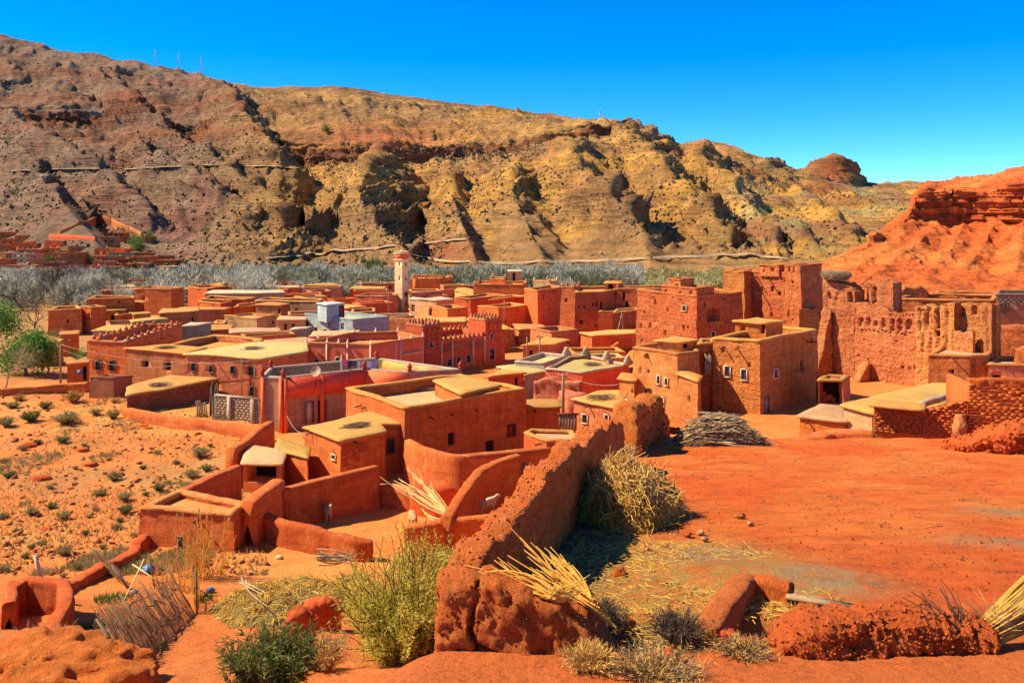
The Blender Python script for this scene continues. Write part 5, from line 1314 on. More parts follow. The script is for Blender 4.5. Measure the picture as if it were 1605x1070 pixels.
t = house('kasbah_tower_house', 'square two storey kasbah house with two blue barred windows', [(1118,527.5),(1191,534),(1281,518.5),(1214,511.5)], -7.9, -13.2, 'kasbah', 'roof_p', drop=0.55, th=0.32, amp=0.06, res=0.28, taper=0.012, holes=0.13, cop='cop_o',
      wins=[(1141,582,8.5,16,'b',.15),(1166.5,587,8.5,16,'b',.15),(1215,585,6,13,'b',.15),(1257.5,574,4.5,16,'o',.25),(1201,636,6,28,'B',.12)])
house('roof_room', '', [(1153,502.5),(1200,506),(1226,503),(1187,499)], -7.15, -8.7, 'orange', 'roof_o', 'slab', parent=t, amp=0.04, res=0.3, wins=[(1165,516,7,11,'n',.3),(1198.5,516,5.5,15,'o',.25)])
for px, py in ((1158,545),(1122,600),(1180,560)):
    q = P(px, py, 59.6); MB().tube([q + np.array([0.3, .35, 0]), q + np.array([-0.45, -.55, -0.05])], 0.045, 5).build('beam', M['beam'], t)

def KB(a, d): return (11.4 + .607 * a + .795 * d, 81.0 - .795 * a + .607 * d)
t = house('kasbah_block', 'broad old kasbah block with stepped top and scattered small windows', xy=[KB(0,0),KB(6.92,0),KB(6.92,6.0),KB(0,6.0)], top=-6.35, base=-13.6, mat='kasbah', roof='roof_o', drop=0.4, th=0.4, amp=0.08, res=0.28, taper=0.03, cat='kasbah', holes=0.16, cop='kasbah',
      wins=[(1073,483,6,8,'w',.15),(1027,474,2.5,8,'o',.25),(1047,485.5,3,7,'o',.25),(1020.5,509.5,4,7,'o',.25),(1007.5,511,3,6,'o',.25),(1072,513.5,3.5,7,'o',.25),(1044,521,4,8,'o',.25),(1105,477,2.5,8,'o',.25),(1118,494,20,20,'n',.8),(1116.5,524,6,9,'w',.15)])
house('upper_block', '', xy=[KB(2.9,.02),KB(6.88,.02),KB(6.88,2.3),KB(2.9,2.3)], top=-5.75, base=-6.6, mat='kasbah', roof='roof_o', drop=0.25, th=0.25, amp=0.07, res=0.3, parent=t, cop='kasbah', wins=[(1044,457,4,6,'o',.25),(1067,459,3,5,'o',.25),(1083,459,3,5,'o',.25)], taper=0.03)
house('roof_turret', '', xy=[KB(3.3,.5),KB(4.7,.5),KB(4.7,2.2),KB(3.3,2.2)], top=-5.15, base=-6.2, mat='kasbah', roof='roof_o', drop=0.15, th=0.2, amp=0.05, res=0.3, parent=t, cop='kasbah', wins=[(1061.6,450,4.5,6,'o',.25)], taper=0.02)

C0 = np.array([25.7, 80.0]); dK = np.array([-0.67, 0.742]); sK = np.array([0.742, 0.67])
def KX(a, b, w, d): a, w = a * 1.147, w * 1.147; o = C0 + dK * a + sK * b; return [o, o + dK * w, o + dK * w + sK * d, o + sK * d]
t = house('kasbah_towers', 'tall twin towered kasbah with beam shadows across its front', xy=KX(0.6, 0.7, 5.4, 4.0), top=-4.75, base=-13.4, mat='kasbah', roof='roof_o', drop=0.4, th=0.4, amp=0.08, res=0.28, taper=0.02, cat='kasbah', holes=0.18, cop='kasbah',
      wins=[(1178,452,3.5,7,'o',.25),(1178,489,2.5,6,'o',.25),(1195,452,3,6,'o',.25),(1211.5,452.5,4,7,'o',.25),(1222,458.5,4,6,'o',.25),(1210,491,3,7,'o',.25),(1194.5,490,3,5,'o',.25)])
house('tower', '', xy=KX(4.7, -0.5, 1.95, 3.4), top=-4.75, base=-13.4, mat='kasbah', roof='roof_o', drop=0.3, th=0.3, amp=0.09, res=0.26, taper=0.045, parent=t, holes=0.3, cop='kasbah')
house('tower', '', xy=KX(-0.2, -0.1, 1.35, 3.6), top=-4.05, base=-13.4, mat='kasbah', roof='roof_o', drop=0.3, th=0.3, amp=0.09, res=0.26, taper=0.035, parent=t, holes=0.3, cop='kasbah', wins=[(1238,421,3,8,'o',.25),(1245,422,3,8,'o',.25),(1238,492,2,9,'o',.25)])
house('roof_turret', '', xy=KX(2.0, 0.5, 1.8, 2.0), top=-4.1, base=-5.2, mat='kasbah', roof='roof_o', drop=0.25, th=0.25, amp=0.08, res=0.26, parent=t, cop='kasbah', wins=[(1197.5,424,2.5,4,'o',.2),(1211.5,422,3.5,6,'o',.25)])
for (a_, z_) in ((4.1, -5.3), (3.0, -5.35), (1.6, -5.3), (3.6, -6.8)):
    o = C0 + dK * a_ * 1.147 + sK * 0.8; MB().tube([np.r_[o, z_], np.r_[o - sK * 1.15, z_ - 0.05]], 0.06, 5).build('beam', M['beam'], t)
house('mud_house', 'rough side wall with stepped top between towers and ruin', [(1253,486),(1270,484),(1290,478.5),(1284,474)], -7.9, -13.4, 'kasbah', 'roof_o', drop=0.5, th=0.4, amp=0.08, res=0.3, cop='kasbah', holes=0.1)

# firewood laid out on roofs
rr = np.random.RandomState(515)
for lab, px, py, Z_ in (('bundle of firewood on the large red house roof', 668, 611, -12.55), ('firewood on the annex roof beside the large red house', 560, 668, -12.82), ('sticks drying on the yellowish long roof', 400, 547, -12.1), ('sticks on the roof of the square kasbah house', 1205, 521, -8.4),
        ('brushwood on the brick barn roof', 250, 604, -14.1), ('firewood on the cream roof beside the golden house', 940, 624, -12.1), ('brushwood on the pale roof with grey finials', 930, 572, -13.25), ('sticks on the brown wing roof at left', 262, 546, -12.1)):
    c = PZ(px, py, Z_); mb = MB()
    for k in range(26):
        a = rr.normal(.4, .3); d = np.array([math.cos(a), math.sin(a), 0]) * rr.uniform(.4, .9); q = c + np.array([rr.normal(0, .25), rr.normal(0, .2), rr.uniform(.02, .22)]); stick_mesh(mb, q - d, q + d, .025, .06, 4, 3, rr, .6)
    tag(mb.build('roof_firewood', M['pole'], None), lab, 'firewood', 'firewood on roofs')

# --- the packed quarters between: houses, sheds and yard walls that fill the rows
def seg_overlap(p, q):                     # separating axis test for two convex outlines
    for a, b in ((p, q), (q, p)):
        for i in range(len(a)):
            e = a[(i + 1) % len(a)] - a[i]; ax = np.array([e[1], -e[0]]); pa, pb = p @ ax, q @ ax
            if pa.max() < pb.min() or pb.max() < pa.min(): return False
    return True
rr = np.random.RandomState(404); made = []
mats = [('red', 'red'), ('brown', 'brown'), ('orange', 'orange'), ('pink', 'pinkish'), ('beige', 'beige'), ('red', 'red'), ('brown', 'brown')]
rows = {0: 'front', 1: 'middle', 2: 'back', 3: 'farthest'}
cand = []
tries = 0
while len(cand) < 62 and tries < 6000:
    tries += 1
    Y = rr.uniform(84, 198); px = rr.uniform(150, 985)
    if px < 330 and Y < 108: continue
    if 560 < px < 830 and Y < 100: continue
    if px > 800 and (Y < 84 or Y > 150) : continue
    if px < 640 and Y < 92 and px > 300: continue
    w, d = rr.uniform(3.2, 7.5), rr.uniform(3, 5.5); a = rr.normal(.35, .25); u = np.array([math.cos(a), math.sin(a)]); v = np.array([-u[1], u[0]])
    c = np.array([(px - CX) / F * Y, Y]); pl = np.array([c, c + u * w, c + u * w + v * d, c + v * d])
    grow = offset(ccw(pl), .25)
    if any(seg_overlap(grow, q[0]) for q in PLANS) or any(seg_overlap(grow, q[1]) for q in cand): continue
    h = rr.uniform(2.0, 3.1)
    cand.append((px, pl, h, Y))
byrow = {}
for px, pl, h, Y in sorted(cand, key=lambda t: t[0]):
    r_ = 0 if Y < 112 else 1 if Y < 136 else 2 if Y < 164 else 3
    k = byrow.get(r_, 0); byrow[r_] = k + 1
    mt, word = mats[rr.randint(len(mats))]; st = 'slab' if rr.uniform() < .45 else 'parapet'
    ctr = pl.mean(0); cx_ = CX + F * ctr[0] / ctr[1]; zt = -16 + h
    wn_ = [(CX + F * (pl[0] + (pl[1] - pl[0]) * f)[0] / (pl[0] + (pl[1] - pl[0]) * f)[1], HY - (zt - rr.uniform(.8, 1.3)) / (pl[0] + (pl[1] - pl[0]) * f)[1] * F, 3.2, 4.5, 'o', .2) for f in rr.uniform(.15, .85, rr.randint(0, 3))]
    num = ORD[k] if k < 20 else 'twenty-' + ORD[k - 20]
    house('mud_house', 'low %s %s house, %s from the left of the small %s row houses' % (word, 'flat-roofed' if st == 'slab' else 'parapeted', num, rows[r_]), xy=pl, top=zt, mat=mt,
          roof=['roof_o', 'roof_y', 'roof_p'][rr.randint(3)], style=st, drop=rr.uniform(.25, .6), amp=rr.uniform(.04, .09), res=.8, wins=wn_, group='small row houses of the village', cop=['cop_o', 'cop_r', mt][rr.randint(3)])
# ------------------------------------------------------------------ the ruined kasbah and the buildings on the right
def on_plane(A, B, px, py):
    A = np.asarray(A, float); B = np.asarray(B, float); e = B - A; L = np.linalg.norm(e); u = e / L; nn = np.array([u[1], -u[0]])
    a = (px - CX) / F; Y = (nn @ A) / (nn[0] * a + nn[1])
    return (np.array([a * Y, Y]) - A) @ u, (HY - py) / F * Y

def thick_wall(name, A, B, z0, tops, th, mat, parent, niches=(), res=0.07, amp=0.07, tilt=0.0, seed=0, ribs=0.0, proud=0.0):
    """ruined wall from A to B (left to right as seen); tops: photo pixels of its broken top; niches: (px, py, w, h, depth) arched recesses"""
    A = np.asarray(A, float); B = np.asarray(B, float); e = B - A; L = np.linalg.norm(e); u = e / L
    nn = np.array([u[1], -u[0]]); nn = nn if nn @ ((A + B) / 2) < 0 else -nn
    ts = sorted(on_plane(A, B, *t) for t in tops)
    nu = max(4, int(L / res)); s = np.linspace(0, L, nu)
    zt = np.interp(s, [t[0] for t in ts], [t[1] for t in ts]) + 0.10 * fbm(np.stack([s * 3, s * 0 + seed, s * 0], -1), 3, seed) + 0.07 * noise(np.stack([s * 9, s * 0, s * 0 + seed], -1), seed + 2)
    H = zt.max() - z0; nv = max(4, int(H / res)); v = np.linspace(0, 1, nv)
    S, V = np.meshgrid(s, v); ZT = np.broadcast_to(zt, S.shape); Zz = z0 + (ZT - z0) * V
    off = np.zeros_like(S) + proud - tilt * (Zz - z0)
    p3 = np.stack([A[0] + u[0] * S, A[1] + u[1] * S, Zz], -1)
    off = off + amp * (fbm(p3 * 0.9, 4, 3) + 0.55 * fbm(p3 * 3.5, 3, 9) + 0.4 * noise(p3 * 9.0, 12))
    off = off - 0.06 * sstep(0.5, 0.9, noise(p3 * np.array([4.5, 4.5, 6.5]), 15))          # pock marks
    off = off - 0.04 * sstep(0.86, 1.0, np.abs(((Zz + 0.08 * noise(p3 * 0.8, 2)) / 0.55) % 1 - .5) * 2)
    if ribs: off = off + ribs * (np.abs(np.sin(S * 5.2 + 1.2 * noise(p3 * 0.7, 5))) - .5) * sstep(0.15, 0.6, V)
    for (px, py, w, h, dep) in niches:
        sc, zc = on_plane(A, B, px, py); Yd = A[1] + u[1] * sc
        k = abs(u[0] - (px - CX) / F * u[1])
        hw = w * Yd / F / max(k, .3) / 2; hh = h * Yd / F / 2
        x = np.abs(S - sc) / hw; y = (Zz - zc) / hh
        lim = np.where(y > 0.3, np.sqrt(np.clip(1 - ((y - 0.3) / 0.7) ** 2, 0, 1)), 1.0)
        ins = (x < lim) & (y > -1) & (y < 1)
        off = np.where(ins, off - dep, off)
    front = np.stack([A[0] + u[0] * S + nn[0] * off, A[1] + u[1] * S + nn[1] * off, Zz], -1)
    boff = -th + 0.08 * fbm(p3 * 0.8, 3, 7)
    back = np.stack([A[0] + u[0] * S + nn[0] * boff, A[1] + u[1] * S + nn[1] * boff, Zz], -1)[::-1]
    G = np.concatenate([front, back]); q = grid_faces(G.shape[0], G.shape[1])
    V2 = G.reshape(-1, 3); t = []
    m = G.shape[1]
    for col in (0, m - 1):
        idx = np.arange(G.shape[0]) * m + col
        for i in range(nv - 1): t.append((idx[i], idx[i + 1], idx[2 * nv - 2 - i], idx[2 * nv - 1 - i]))
    return mesh_np(name, V2, [q, np.array(t)], M[mat], parent)

A0, B0 = np.array([25.85, 74.5]), np.array([31.75, 66.5]); u0 = (B0 - A0) / np.linalg.norm(B0 - A0); n0 = np.array([u0[1], -u0[0]])
if n0 @ A0 > 0: n0 = -n0
def SR(px): return A0 + u0 * on_plane(A0, B0, px, 500)[0]
ru = empty('ruined_kasbah', (28.8, 70.3, -13)); tag(ru, 'large ruined kasbah facade with a row of arched niches, right', 'ruin')
thick_wall('facade', A0, B0, -14.0, [(1286,470),(1300,468),(1308,473),(1322,470),(1336,476),(1350,474),(1366,478),(1380,478),(1392,487),(1405,492),(1420,489),(1438,491),(1446,492),(1480,494)], 0.7, 'ruin', ru,
  [(1323,503,7,15,.22),(1333.5,502,7,15,.22),(1348,505,8.5,15,.24),(1360,504.5,7,14,.24),(1371.5,507,5,8,.16),(1383.5,506,7,14,.24),(1398,509,8,20,.26),(1409.5,509,8.5,21,.26),(1423.5,508,8,17,.24),
   (1414,576,4,5,.3),(1424,577,3.5,4,.3),(1433,575.5,3,4,.25),(1403,535,4,2.5,.2),(1417,525,4,3,.25),(1436,530,4,3,.25),(1353,532,3,2,.2),(1360,563,3,3,.2),(1345,557,3,3,.2)]
  + [(1394 + k * 5, 494.5, 2.6, 5, .12) for k in range(9)] + [(1306 + k * 6.3, 514 + (k % 3) * 1.5 + k * 0.35, 2.4, 2.4, .18) for k in range(20)], res=0.065, amp=0.09, seed=1, tilt=0.02)
thick_wall('left_tower', SR(1288) - n0 * 0.1, SR(1338) - n0 * 0.1, -13.5, [(1280,444),(1290,441),(1310,442),(1325,445),(1333,450),(1340,458)], 1.5, 'ruin', ru, [(1299,472,6.5,30,.25),(1312,471,5,26,.1),(1332,466,7,16,.5)], res=0.07, amp=0.09, seed=2, proud=0.12, tilt=0.02)
thick_wall('second_tower', SR(1340) - n0 * 1.4, SR(1384) - n0 * 1.4, -12, [(1340,447),(1346,441),(1362,440),(1380,440),(1392,441),(1399,444)], 1.3, 'ruin', ru, [(1349,463,4.5,22,.2),(1357.5,462,8,26,.3),(1370.5,462,8.5,27,.3)], res=0.07, amp=0.08, seed=3)
thick_wall('column_block', SR(1438) + n0 * 0.05, SR(1499) + n0 * 0.05, -13.0, [(1436,482),(1444,479),(1450,482),(1458,478),(1470,480),(1482,477),(1499,475),(1502,480)], 0.9, 'ruin', ru,
  [(1444.5,500,8,38,.3),(1457.5,498,8,38,.3),(1471,500,9,30,.6),(1471,522,8,10,.6)], res=0.065, amp=0.10, seed=4, proud=0.25, ribs=0.16)
thick_wall('right_panel', SR(1496) - n0 * 0.4, SR(1556) - n0 * 0.4, -12.0, [(1498,478),(1507,474),(1520,476),(1532,477),(1540,476),(1553,477),(1565,480)], 0.8, 'ruin', ru, [(1507.5,487,8,15,.3),(1527,486,8,15,.3)], res=0.07, amp=0.09, seed=5)
thick_wall('right_pillar', SR(1536) - n0 * 0.1, SR(1554) - n0 * 0.1, -12.0, [(1537,477),(1545,478),(1553,477)], 0.8, 'ruin', ru, [], res=0.07, amp=0.09, seed=6, ribs=0.14)
thick_wall('low_wall', SR(1500) + n0 * 0.5, SR(1530) + n0 * 0.5, -12.5, [(1498,519),(1510,523),(1518,519),(1530,517)], 0.4, 'ruin', ru, [], res=0.08, amp=0.09, seed=7)
bt = [np.r_[A0 + u0 * 0.55 + n0 * d, z] for d, z in ((0.1, -7.3), (0.5, -8.2), (0.9, -9.8), (1.3, -11.2), (1.8, -12.0), (2.3, -12.9))]
mudwall('buttress', '', bt, 0.75, 'ruin', 0.15, 0.14, parent=ru, jag=0.3)
mudwall('fallen_corner', '', [np.r_[A0 + u0 * 4.2 + n0 * d, z] for d, z in ((0.2, -11.2), (0.9, -11.9), (1.7, -12.8))], 0.6, 'ruin', 0.12, 0.15, parent=ru, jag=0.2)

# stork nest
nc = np.r_[A0 + u0 * 1.0 - n0 * 0.5, -4.95]
ns = empty('stork_nest', tuple(nc)); tag(ns, 'big round twig nest on top of the ruined tower', 'nest')
MB().lathe(nc, [(0,0),(0.75,0.0),(1.02,0.18),(1.16,0.42),(1.02,0.62),(0.8,0.72),(0.4,0.66),(0,0.6)], 18).build('bowl', plain('nest_twigs', (0.24, 0.17, 0.09), 0.95, 0.5, 9), ns)
mb = MB(); rr = np.random.RandomState(3)
for k in range(700):
    a = rr.uniform(0, 6.28); z = rr.uniform(0.0, 0.75); r = 0.78 + 0.38 * math.sin(min(z / 0.7, 1) * 2.4) + rr.uniform(-.06, .1)
    p = nc + np.array([r * math.cos(a), r * math.sin(a), z]); d = np.array([-math.sin(a), math.cos(a), 0]) * rr.uniform(.5, 1) + np.array([math.cos(a), math.sin(a), 0]) * rr.uniform(-.2, .45) + np.array([0, 0, rr.uniform(-.5, .5)])
    stick_mesh(mb, p - d * 0.18, p + d * 0.2, 0.016, 0, 3)
tw = mb.build('twigs', plain('pale_twigs', (0.40, 0.31, 0.17), 0.95, 0.4, 5), ns); tw['kind'] = 'stuff'

M['brickg'] = earth('grey_brown_brick', (0.30, 0.185, 0.11), (0.24, 0.145, 0.085), (0.36, 0.235, 0.15), mid=4, fine=18)
# houses behind and around the ruin
house('mud_house', 'long parapet house directly behind the ruin', [(1400,467),(1441,468.5),(1557,470.5),(1566,462),(1430,460.5)], -7.3, -13, 'kasbah', 'roof_o', drop=0.5, th=0.35, amp=0.05, res=0.5, wins=[(1408,478,4,9,'o',.3)], holes=0.1)
house('mud_house', 'plain dark red house at the back below the butte', [(1465,460),(1560,462.5),(1568,458),(1470,456.5)], -7.6, -13, 'red', 'roof_o', drop=0.3, amp=0.03, res=0.8)
mudwall('ruined_wall', 'lumpy dark red ruin mound behind the ruined kasbah', [P(1386,464,86), P(1400,455,87), P(1420,447,88), P(1440,444,88), P(1450,456,88)], 1.2, 'kasbah', 0.22, 0.18, jag=0.5)
t = house('brick_house', 'grey-brown brick house with pale boarded window at the right edge', [(1561,461),(1680,462),(1690,456),(1565,455)], -6.6, -13, 'brickd', 'roof_c', drop=0.3, th=0.25, amp=0.01, res=1.0, cop='brickg', wins=[(1573,481,12,11,'D',.15)])
A, B = PZ(1561,461,-6.6)[:2], PZ(1680,462,-6.6)[:2]
brick_field('brick_courses', A, B, -11, lambda s: -6.75, 'brickg', t, bl=0.45, bh=0.2, proud=0.03, gap=0.04, seed=8)
mudwall('ruined_wall', 'rough orange ruined wall below the grey brick house', [P(1545,512,70), P(1572,512,69.5), P(1600,510,69), P(1660,512,68)], 0.8, 'kasbah', 0.14, 0.2, jag=0.3)
house('mud_house', 'low house with flat earth terrace at the foot of the ruin', [(1456,554),(1520,557.5),(1549,557),(1562,545),(1475,543)], -9.4, -13.4, 'kasbah', 'roof_p', drop=0.12, th=0.3, amp=0.06, res=0.3, holes=0.12, cop='cop_o', wins=[(1494,581,4,6,'o',.25)])
house('mud_house', 'low pinkish house at the right edge above the brick house', [(1549,571),(1640,574),(1650,562),(1555,560)], -9.9, -13.4, 'pink', 'roof_p', drop=0.15, th=0.3, amp=0.06, res=0.35, wins=[(1563,592,14,8,'o',.4)])
mudwall('ruined_wall', 'small orange mud lump on the terrace at the right edge', [P(1592,546,63), P(1612,543,62.5), P(1640,545,62)], 0.7, 'kasbah', 0.12, 0.2, jag=0.2)
house('mud_hut', 'collapsed hut with a black hollow between kasbah house and ruin', [(1282,596),(1322,597.5),(1332,590),(1292,588)], -10.6, -13.2, 'brown', 'roof_p', drop=0.15, amp=0.10, res=0.22, wins=[(1304,618,37,40,'o',1.6)], cat='hut')
house('mud_house', 'flat earth roof just beyond the terrace edge', [(1254,650),(1326,659),(1327,637),(1288,634)], -10.25, -13.4, 'orange', 'roof_p', 'slab', amp=0.06, res=0.3)
t = house('mud_house', 'beige house with wide sloping sunlit roof below the ruin', [(1322,634),(1368,646),(1456,643),(1517,612),(1517,602),(1464,599)], -9.5, -13.0, 'beige', 'roof_y', 'slab', amp=0.05, res=0.35)
mudwall('earth_step', 'low earthen step at the far edge of the orange terrace', [np.r_[on_terrace(1225,690)[:2], -10.05], np.r_[on_terrace(1300,683)[:2], -10.0], np.r_[on_terrace(1368,684)[:2], -9.95]], 0.9, 'orange', 0.07, 0.2, jag=0.1, cat='step')
# brick walls of the terrace edge
bA, bB, bC = P(1369, 0, 44.0)[:2], P(1446, 0, 43.0)[:2], P(1516, 0, 42.3)[:2]
def wall_core(name, A, B, z0, z1, th, mat, par):
    A = np.asarray(A); B = np.asarray(B); u = np.r_[(B - A) / np.linalg.norm(B - A), 0]; nn = np.array([u[1], -u[0], 0])
    return MB().frame_box(np.r_[(A + B) / 2, (z0 + z1) / 2] - nn * th / 2, u, nn, w3, np.linalg.norm(B - A) / 2, th / 2 - 0.01, (z1 - z0) / 2).build(name, M[mat], par)
t = empty('brick_wall', (17.5, 42.4, -10.3)); tag(t, 'low orange mud brick wall with a projecting slab, beside the terrace', 'wall')
wall_core('core', bA, bB, -10.8, -9.12, 0.4, 'brick', t)
brick_field('brick_courses', bA, bB, -10.4, lambda s: -9.1, 'brick', t, seed=12, proud=0.07, bl=0.28, bh=0.125, gap=0.03)
u = np.r_[(bB - bA) / np.linalg.norm(bB - bA), 0]; nn = np.array([u[1], -u[0], 0])
sl = house('slab', '', xy=[(bA - nn[:2] * -0.42), (bB - nn[:2] * -0.42), bB - nn[:2] * 0.6, bA - nn[:2] * 0.6], top=-8.98, base=-9.1, mat='orange', roof='cop_o', style='slab', parent=t, amp=0.03, res=0.25)
t = empty('brick_wall', (20.2, 42.9, -10.3)); tag(t, 'stepped orange mud brick wall rising to the brick hut', 'wall')
for k in range(7):
    a_ = bB + (bC - bB) * k / 7; b_ = bB + (bC - bB) * (k + 1) / 7
    wall_core('core', a_, b_, -10.8, -9.2 + 0.65 * (k + 0.4) / 7, 0.4, 'brick', t)
brick_field('brick_courses', bB, bC, -10.4, lambda s: -9.2 + 0.72 * s / np.linalg.norm(bC - bB), 'brick', t, seed=13, proud=0.07, bl=0.28, bh=0.125, gap=0.03)
dA = P(1517, 0, 42.4)[:2]; dB = np.array([31.0, 41.2])
t = empty('brick_hut_wall', (26, 41.8, -10.3)); tag(t, 'tall dark red mud brick wall in shade at the right edge', 'wall')
wall_core('core', dA + np.array([0, .05]), dB + np.array([0, .05]), -10.8, -7.7, 0.5, 'brick', t)
wall_core('side_core', dA + np.array([0.5, 3.2]), dA + np.array([0.02, 0.1]), -10.8, -7.8, 0.4, 'brick', t)
brick_field('brick_courses', dA, dB, -10.3, lambda s: -7.75, 'brick', t, seed=14, proud=0.07, bl=0.36, bh=0.15, gap=0.03)
e2 = (np.array([0.9, 6.5])); 
mudwall('rubble_top', '', [np.r_[dA + np.array([0.1, 0.2]), -7.55], np.r_[(dA + dB) / 2 + np.array([0, .2]), -7.5], np.r_[dB + np.array([0, 0.2]), -7.55]], 0.5, 'clod', 0.13, 0.09, parent=t, base=-7.5, jag=0.1)
# roller / log on the roof
q0, q1 = P(1441, 634.5, 44.6), P(1511, 612.5, 47.5)
tag(MB().tube(np.linspace(q0, q1, 8) + rr.normal(size=(8, 3)) * 0.02, 0.17, 10).build('roof_log', plain('grey_bark', (0.36, 0.31, 0.24), 0.9, 0.3, 5), None, smooth=True), 'thick grey log lying along the edge of the sunlit roof', 'log')

# ------------------------------------------------------------------ foreground wall
def clodify(o, amp, f, seed, steps=2, crack=None):
    me = o.data; n_ = len(me.vertices); co = np.empty(n_ * 3, dtype=np.float32); me.vertices.foreach_get('co', co); co = co.reshape(-1, 3).astype(float)
    no = np.empty(n_ * 3, dtype=np.float32); me.vertices.foreach_get('normal', no); no = no.reshape(-1, 3)
    d = np.zeros(n_)
    for k in range(steps): d += amp * 0.55 ** k * (0.5 - np.abs(noise(co * f * 2 ** k, seed + k)))
    if crack is not None:                               # one vertical split and a branch of it
        cx = crack + 0.05 * noise(np.stack([co[:, 2] * 4, co[:, 2] * 0, co[:, 2] * 0], -1), 5)
        d -= 0.22 * np.exp(-((co[:, 0] - cx) / 0.022) ** 2) + 0.16 * np.exp(-((co[:, 2] + 5.95 + 0.25 * (co[:, 0] + 0.5)) / 0.022) ** 2) * (co[:, 0] > crack) * (co[:, 0] < 0.3)
    co += no * d[:, None]
    me.vertices.foreach_set('co', co.astype(np.float32).ravel()); me.update()
    return o
def crumbs(host, n_, smin, smax, mat, parent, seed, upper=-2.0, name='crumbs', front=2.0):
    """loose crumbs of dry mud sticking to a host mesh"""
    rr = np.random.RandomState(seed); me = host.data; nv = len(me.vertices)
    co = np.empty(nv * 3, dtype=np.float32); me.vertices.foreach_get('co', co); co = co.reshape(-1, 3)
    no = np.empty(nv * 3, dtype=np.float32); me.vertices.foreach_get('normal', no); no = no.reshape(-1, 3)
    ok = np.where((no[:, 2] > upper) & (no[:, 1] < front))[0]; ix = ok[rr.randint(0, len(ok), n_)]
    base = np.array([(1,0,0),(-1,0,0),(0,1,0),(0,-1,0),(0,0,1),(0,0,-1)], float)
    V = base[None] * (1 + rr.uniform(-.35, .35, (n_, 6, 1))); A = rr.normal(size=(n_, 3, 3)); Q = np.linalg.qr(A)[0]
    V = np.einsum('nij,nkj->nki', Q, V) * (rr.uniform(0, 1, (n_, 1, 1)) ** 2 * (smax - smin) + smin) + (co[ix] + rr.normal(size=(n_, 3)) * .01)[:, None, :]
    f = np.array([(0,2,4),(2,1,4),(1,3,4),(3,0,4),(2,0,5),(1,2,5),(3,1,5),(0,3,5)])
    T = (f[None] + (np.arange(n_) * 6)[:, None, None]).reshape(-1, 3)
    o = mesh_np(name, V.reshape(-1, 3), [T], M[mat], parent); o['kind'] = 'stuff'
    return o
def fw(Y, z, dx=-0.3): return (wall_x(Y) + dx, Y, z)
o = mudwall('foreground_wall', 'long thick red mud wall running away across the foreground', [fw(12.9, -5.15), fw(14.3, -5.12), fw(15.8, -5.13), fw(18.4, -5.24), fw(21.0, -5.4), fw(24.0, -5.85), fw(27.5, -6.35), fw(30.2, -6.75), fw(31.3, -7.6)],
            0.50, 'fgwall', 0.06, 0.05, jag=0.30, base=None, pits=0.05, bat=0.05, lift=0.62, round_=0.2)
clodify(o, 0.06, 4, 70, 4); crumbs(o, 1100, .008, .04, 'fgwall', o, 1, 0.6)
o = mudwall('foreground_wall', 'two humped stub of mud wall beyond the straw heap', [(4.35, 34.2, -8.4), (4.6, 35.2, -7.45), (4.95, 36.3, -7.55), (5.35, 37.6, -8.15), (5.75, 39.0, -7.95), (6.2, 40.4, -8.15), (6.8, 42.2, -9.0), (7.2, 43.4, -9.8)], 0.95, 'fgwall', 0.14, 0.09, jag=0.3, pits=0.05)
clodify(o, 0.10, 3.5, 71); crumbs(o, 2600, .02, .09, 'fgwall', o, 2)
o = mudwall('foreground_wall', 'massive cracked end block of the foreground wall under the cane bundles', [(-0.95, 13.0, -5.2), (-0.45, 12.85, -5.12), (0.1, 12.7, -5.22), (0.7, 12.6, -5.42), (1.2, 12.5, -5.72), (1.5, 12.5, -6.1)], 0.66, 'fgwall', 0.10, 0.035, jag=0.16, pits=0.05, bat=0.06, nf=1.3, round_=.2)
clodify(o, 0.09, 2.4, 72, 6, crack=-0.52); crumbs(o, 900, .006, .03, 'fgwall', o, 3)
tz = lambda Y: terr_z(0, Y)
o = mudwall('clod_bank', 'crumbly red clod bank at the bottom right', [(3.85, 12.75, tz(12.6) + 0.1), (4.2, 12.7, tz(12.6) + 0.36), (4.9, 12.75, tz(12.6) + 0.38), (5.6, 12.8, tz(12.6) + 0.42), (6.3, 12.75, tz(12.6) + 0.36), (6.75, 12.7, tz(12.6) + 0.2)], 0.75, 'clod', 0.09, 0.028, base=tz(12.6) + 0.1, jag=0.05, bat=0.5, cat='mud bank')
clodify(o, 0.10, 6.5, 73, 3); crumbs(o, 6500, .004, .024, 'clod', o, 4, front=.1)
o = mudwall('pit_wall', 'small slanting brick kerb beside the pit', [(2.85, 13.25, tz(13.2) + 0.06), (3.35, 14.1, tz(14.1) + 0.26), (3.8, 14.9, tz(14.9) + 0.36), (4.05, 15.35, tz(15.3) + 0.34)], 0.42, 'brick', 0.05, 0.05, lift=0.16)
o = mudwall('pit_wall', 'lumpy clod lying across the back of the pit', [(4.05, 15.35, tz(15.3) + 0.30), (4.35, 15.2, tz(15.2) + 0.36), (4.7, 15.0, tz(15) + 0.28)], 0.34, 'clod', 0.06, 0.04)
tag(MB().frame_box((5.05, 14.6, tz(14.6) + 0.13), [.86, -.5, 0.02], [.5, .86, 0], [0, 0, 1], 0.55, 0.09, 0.03).build('loose_plank', M['pole'], None), 'weathered plank lying at the right edge of the pit', 'plank')
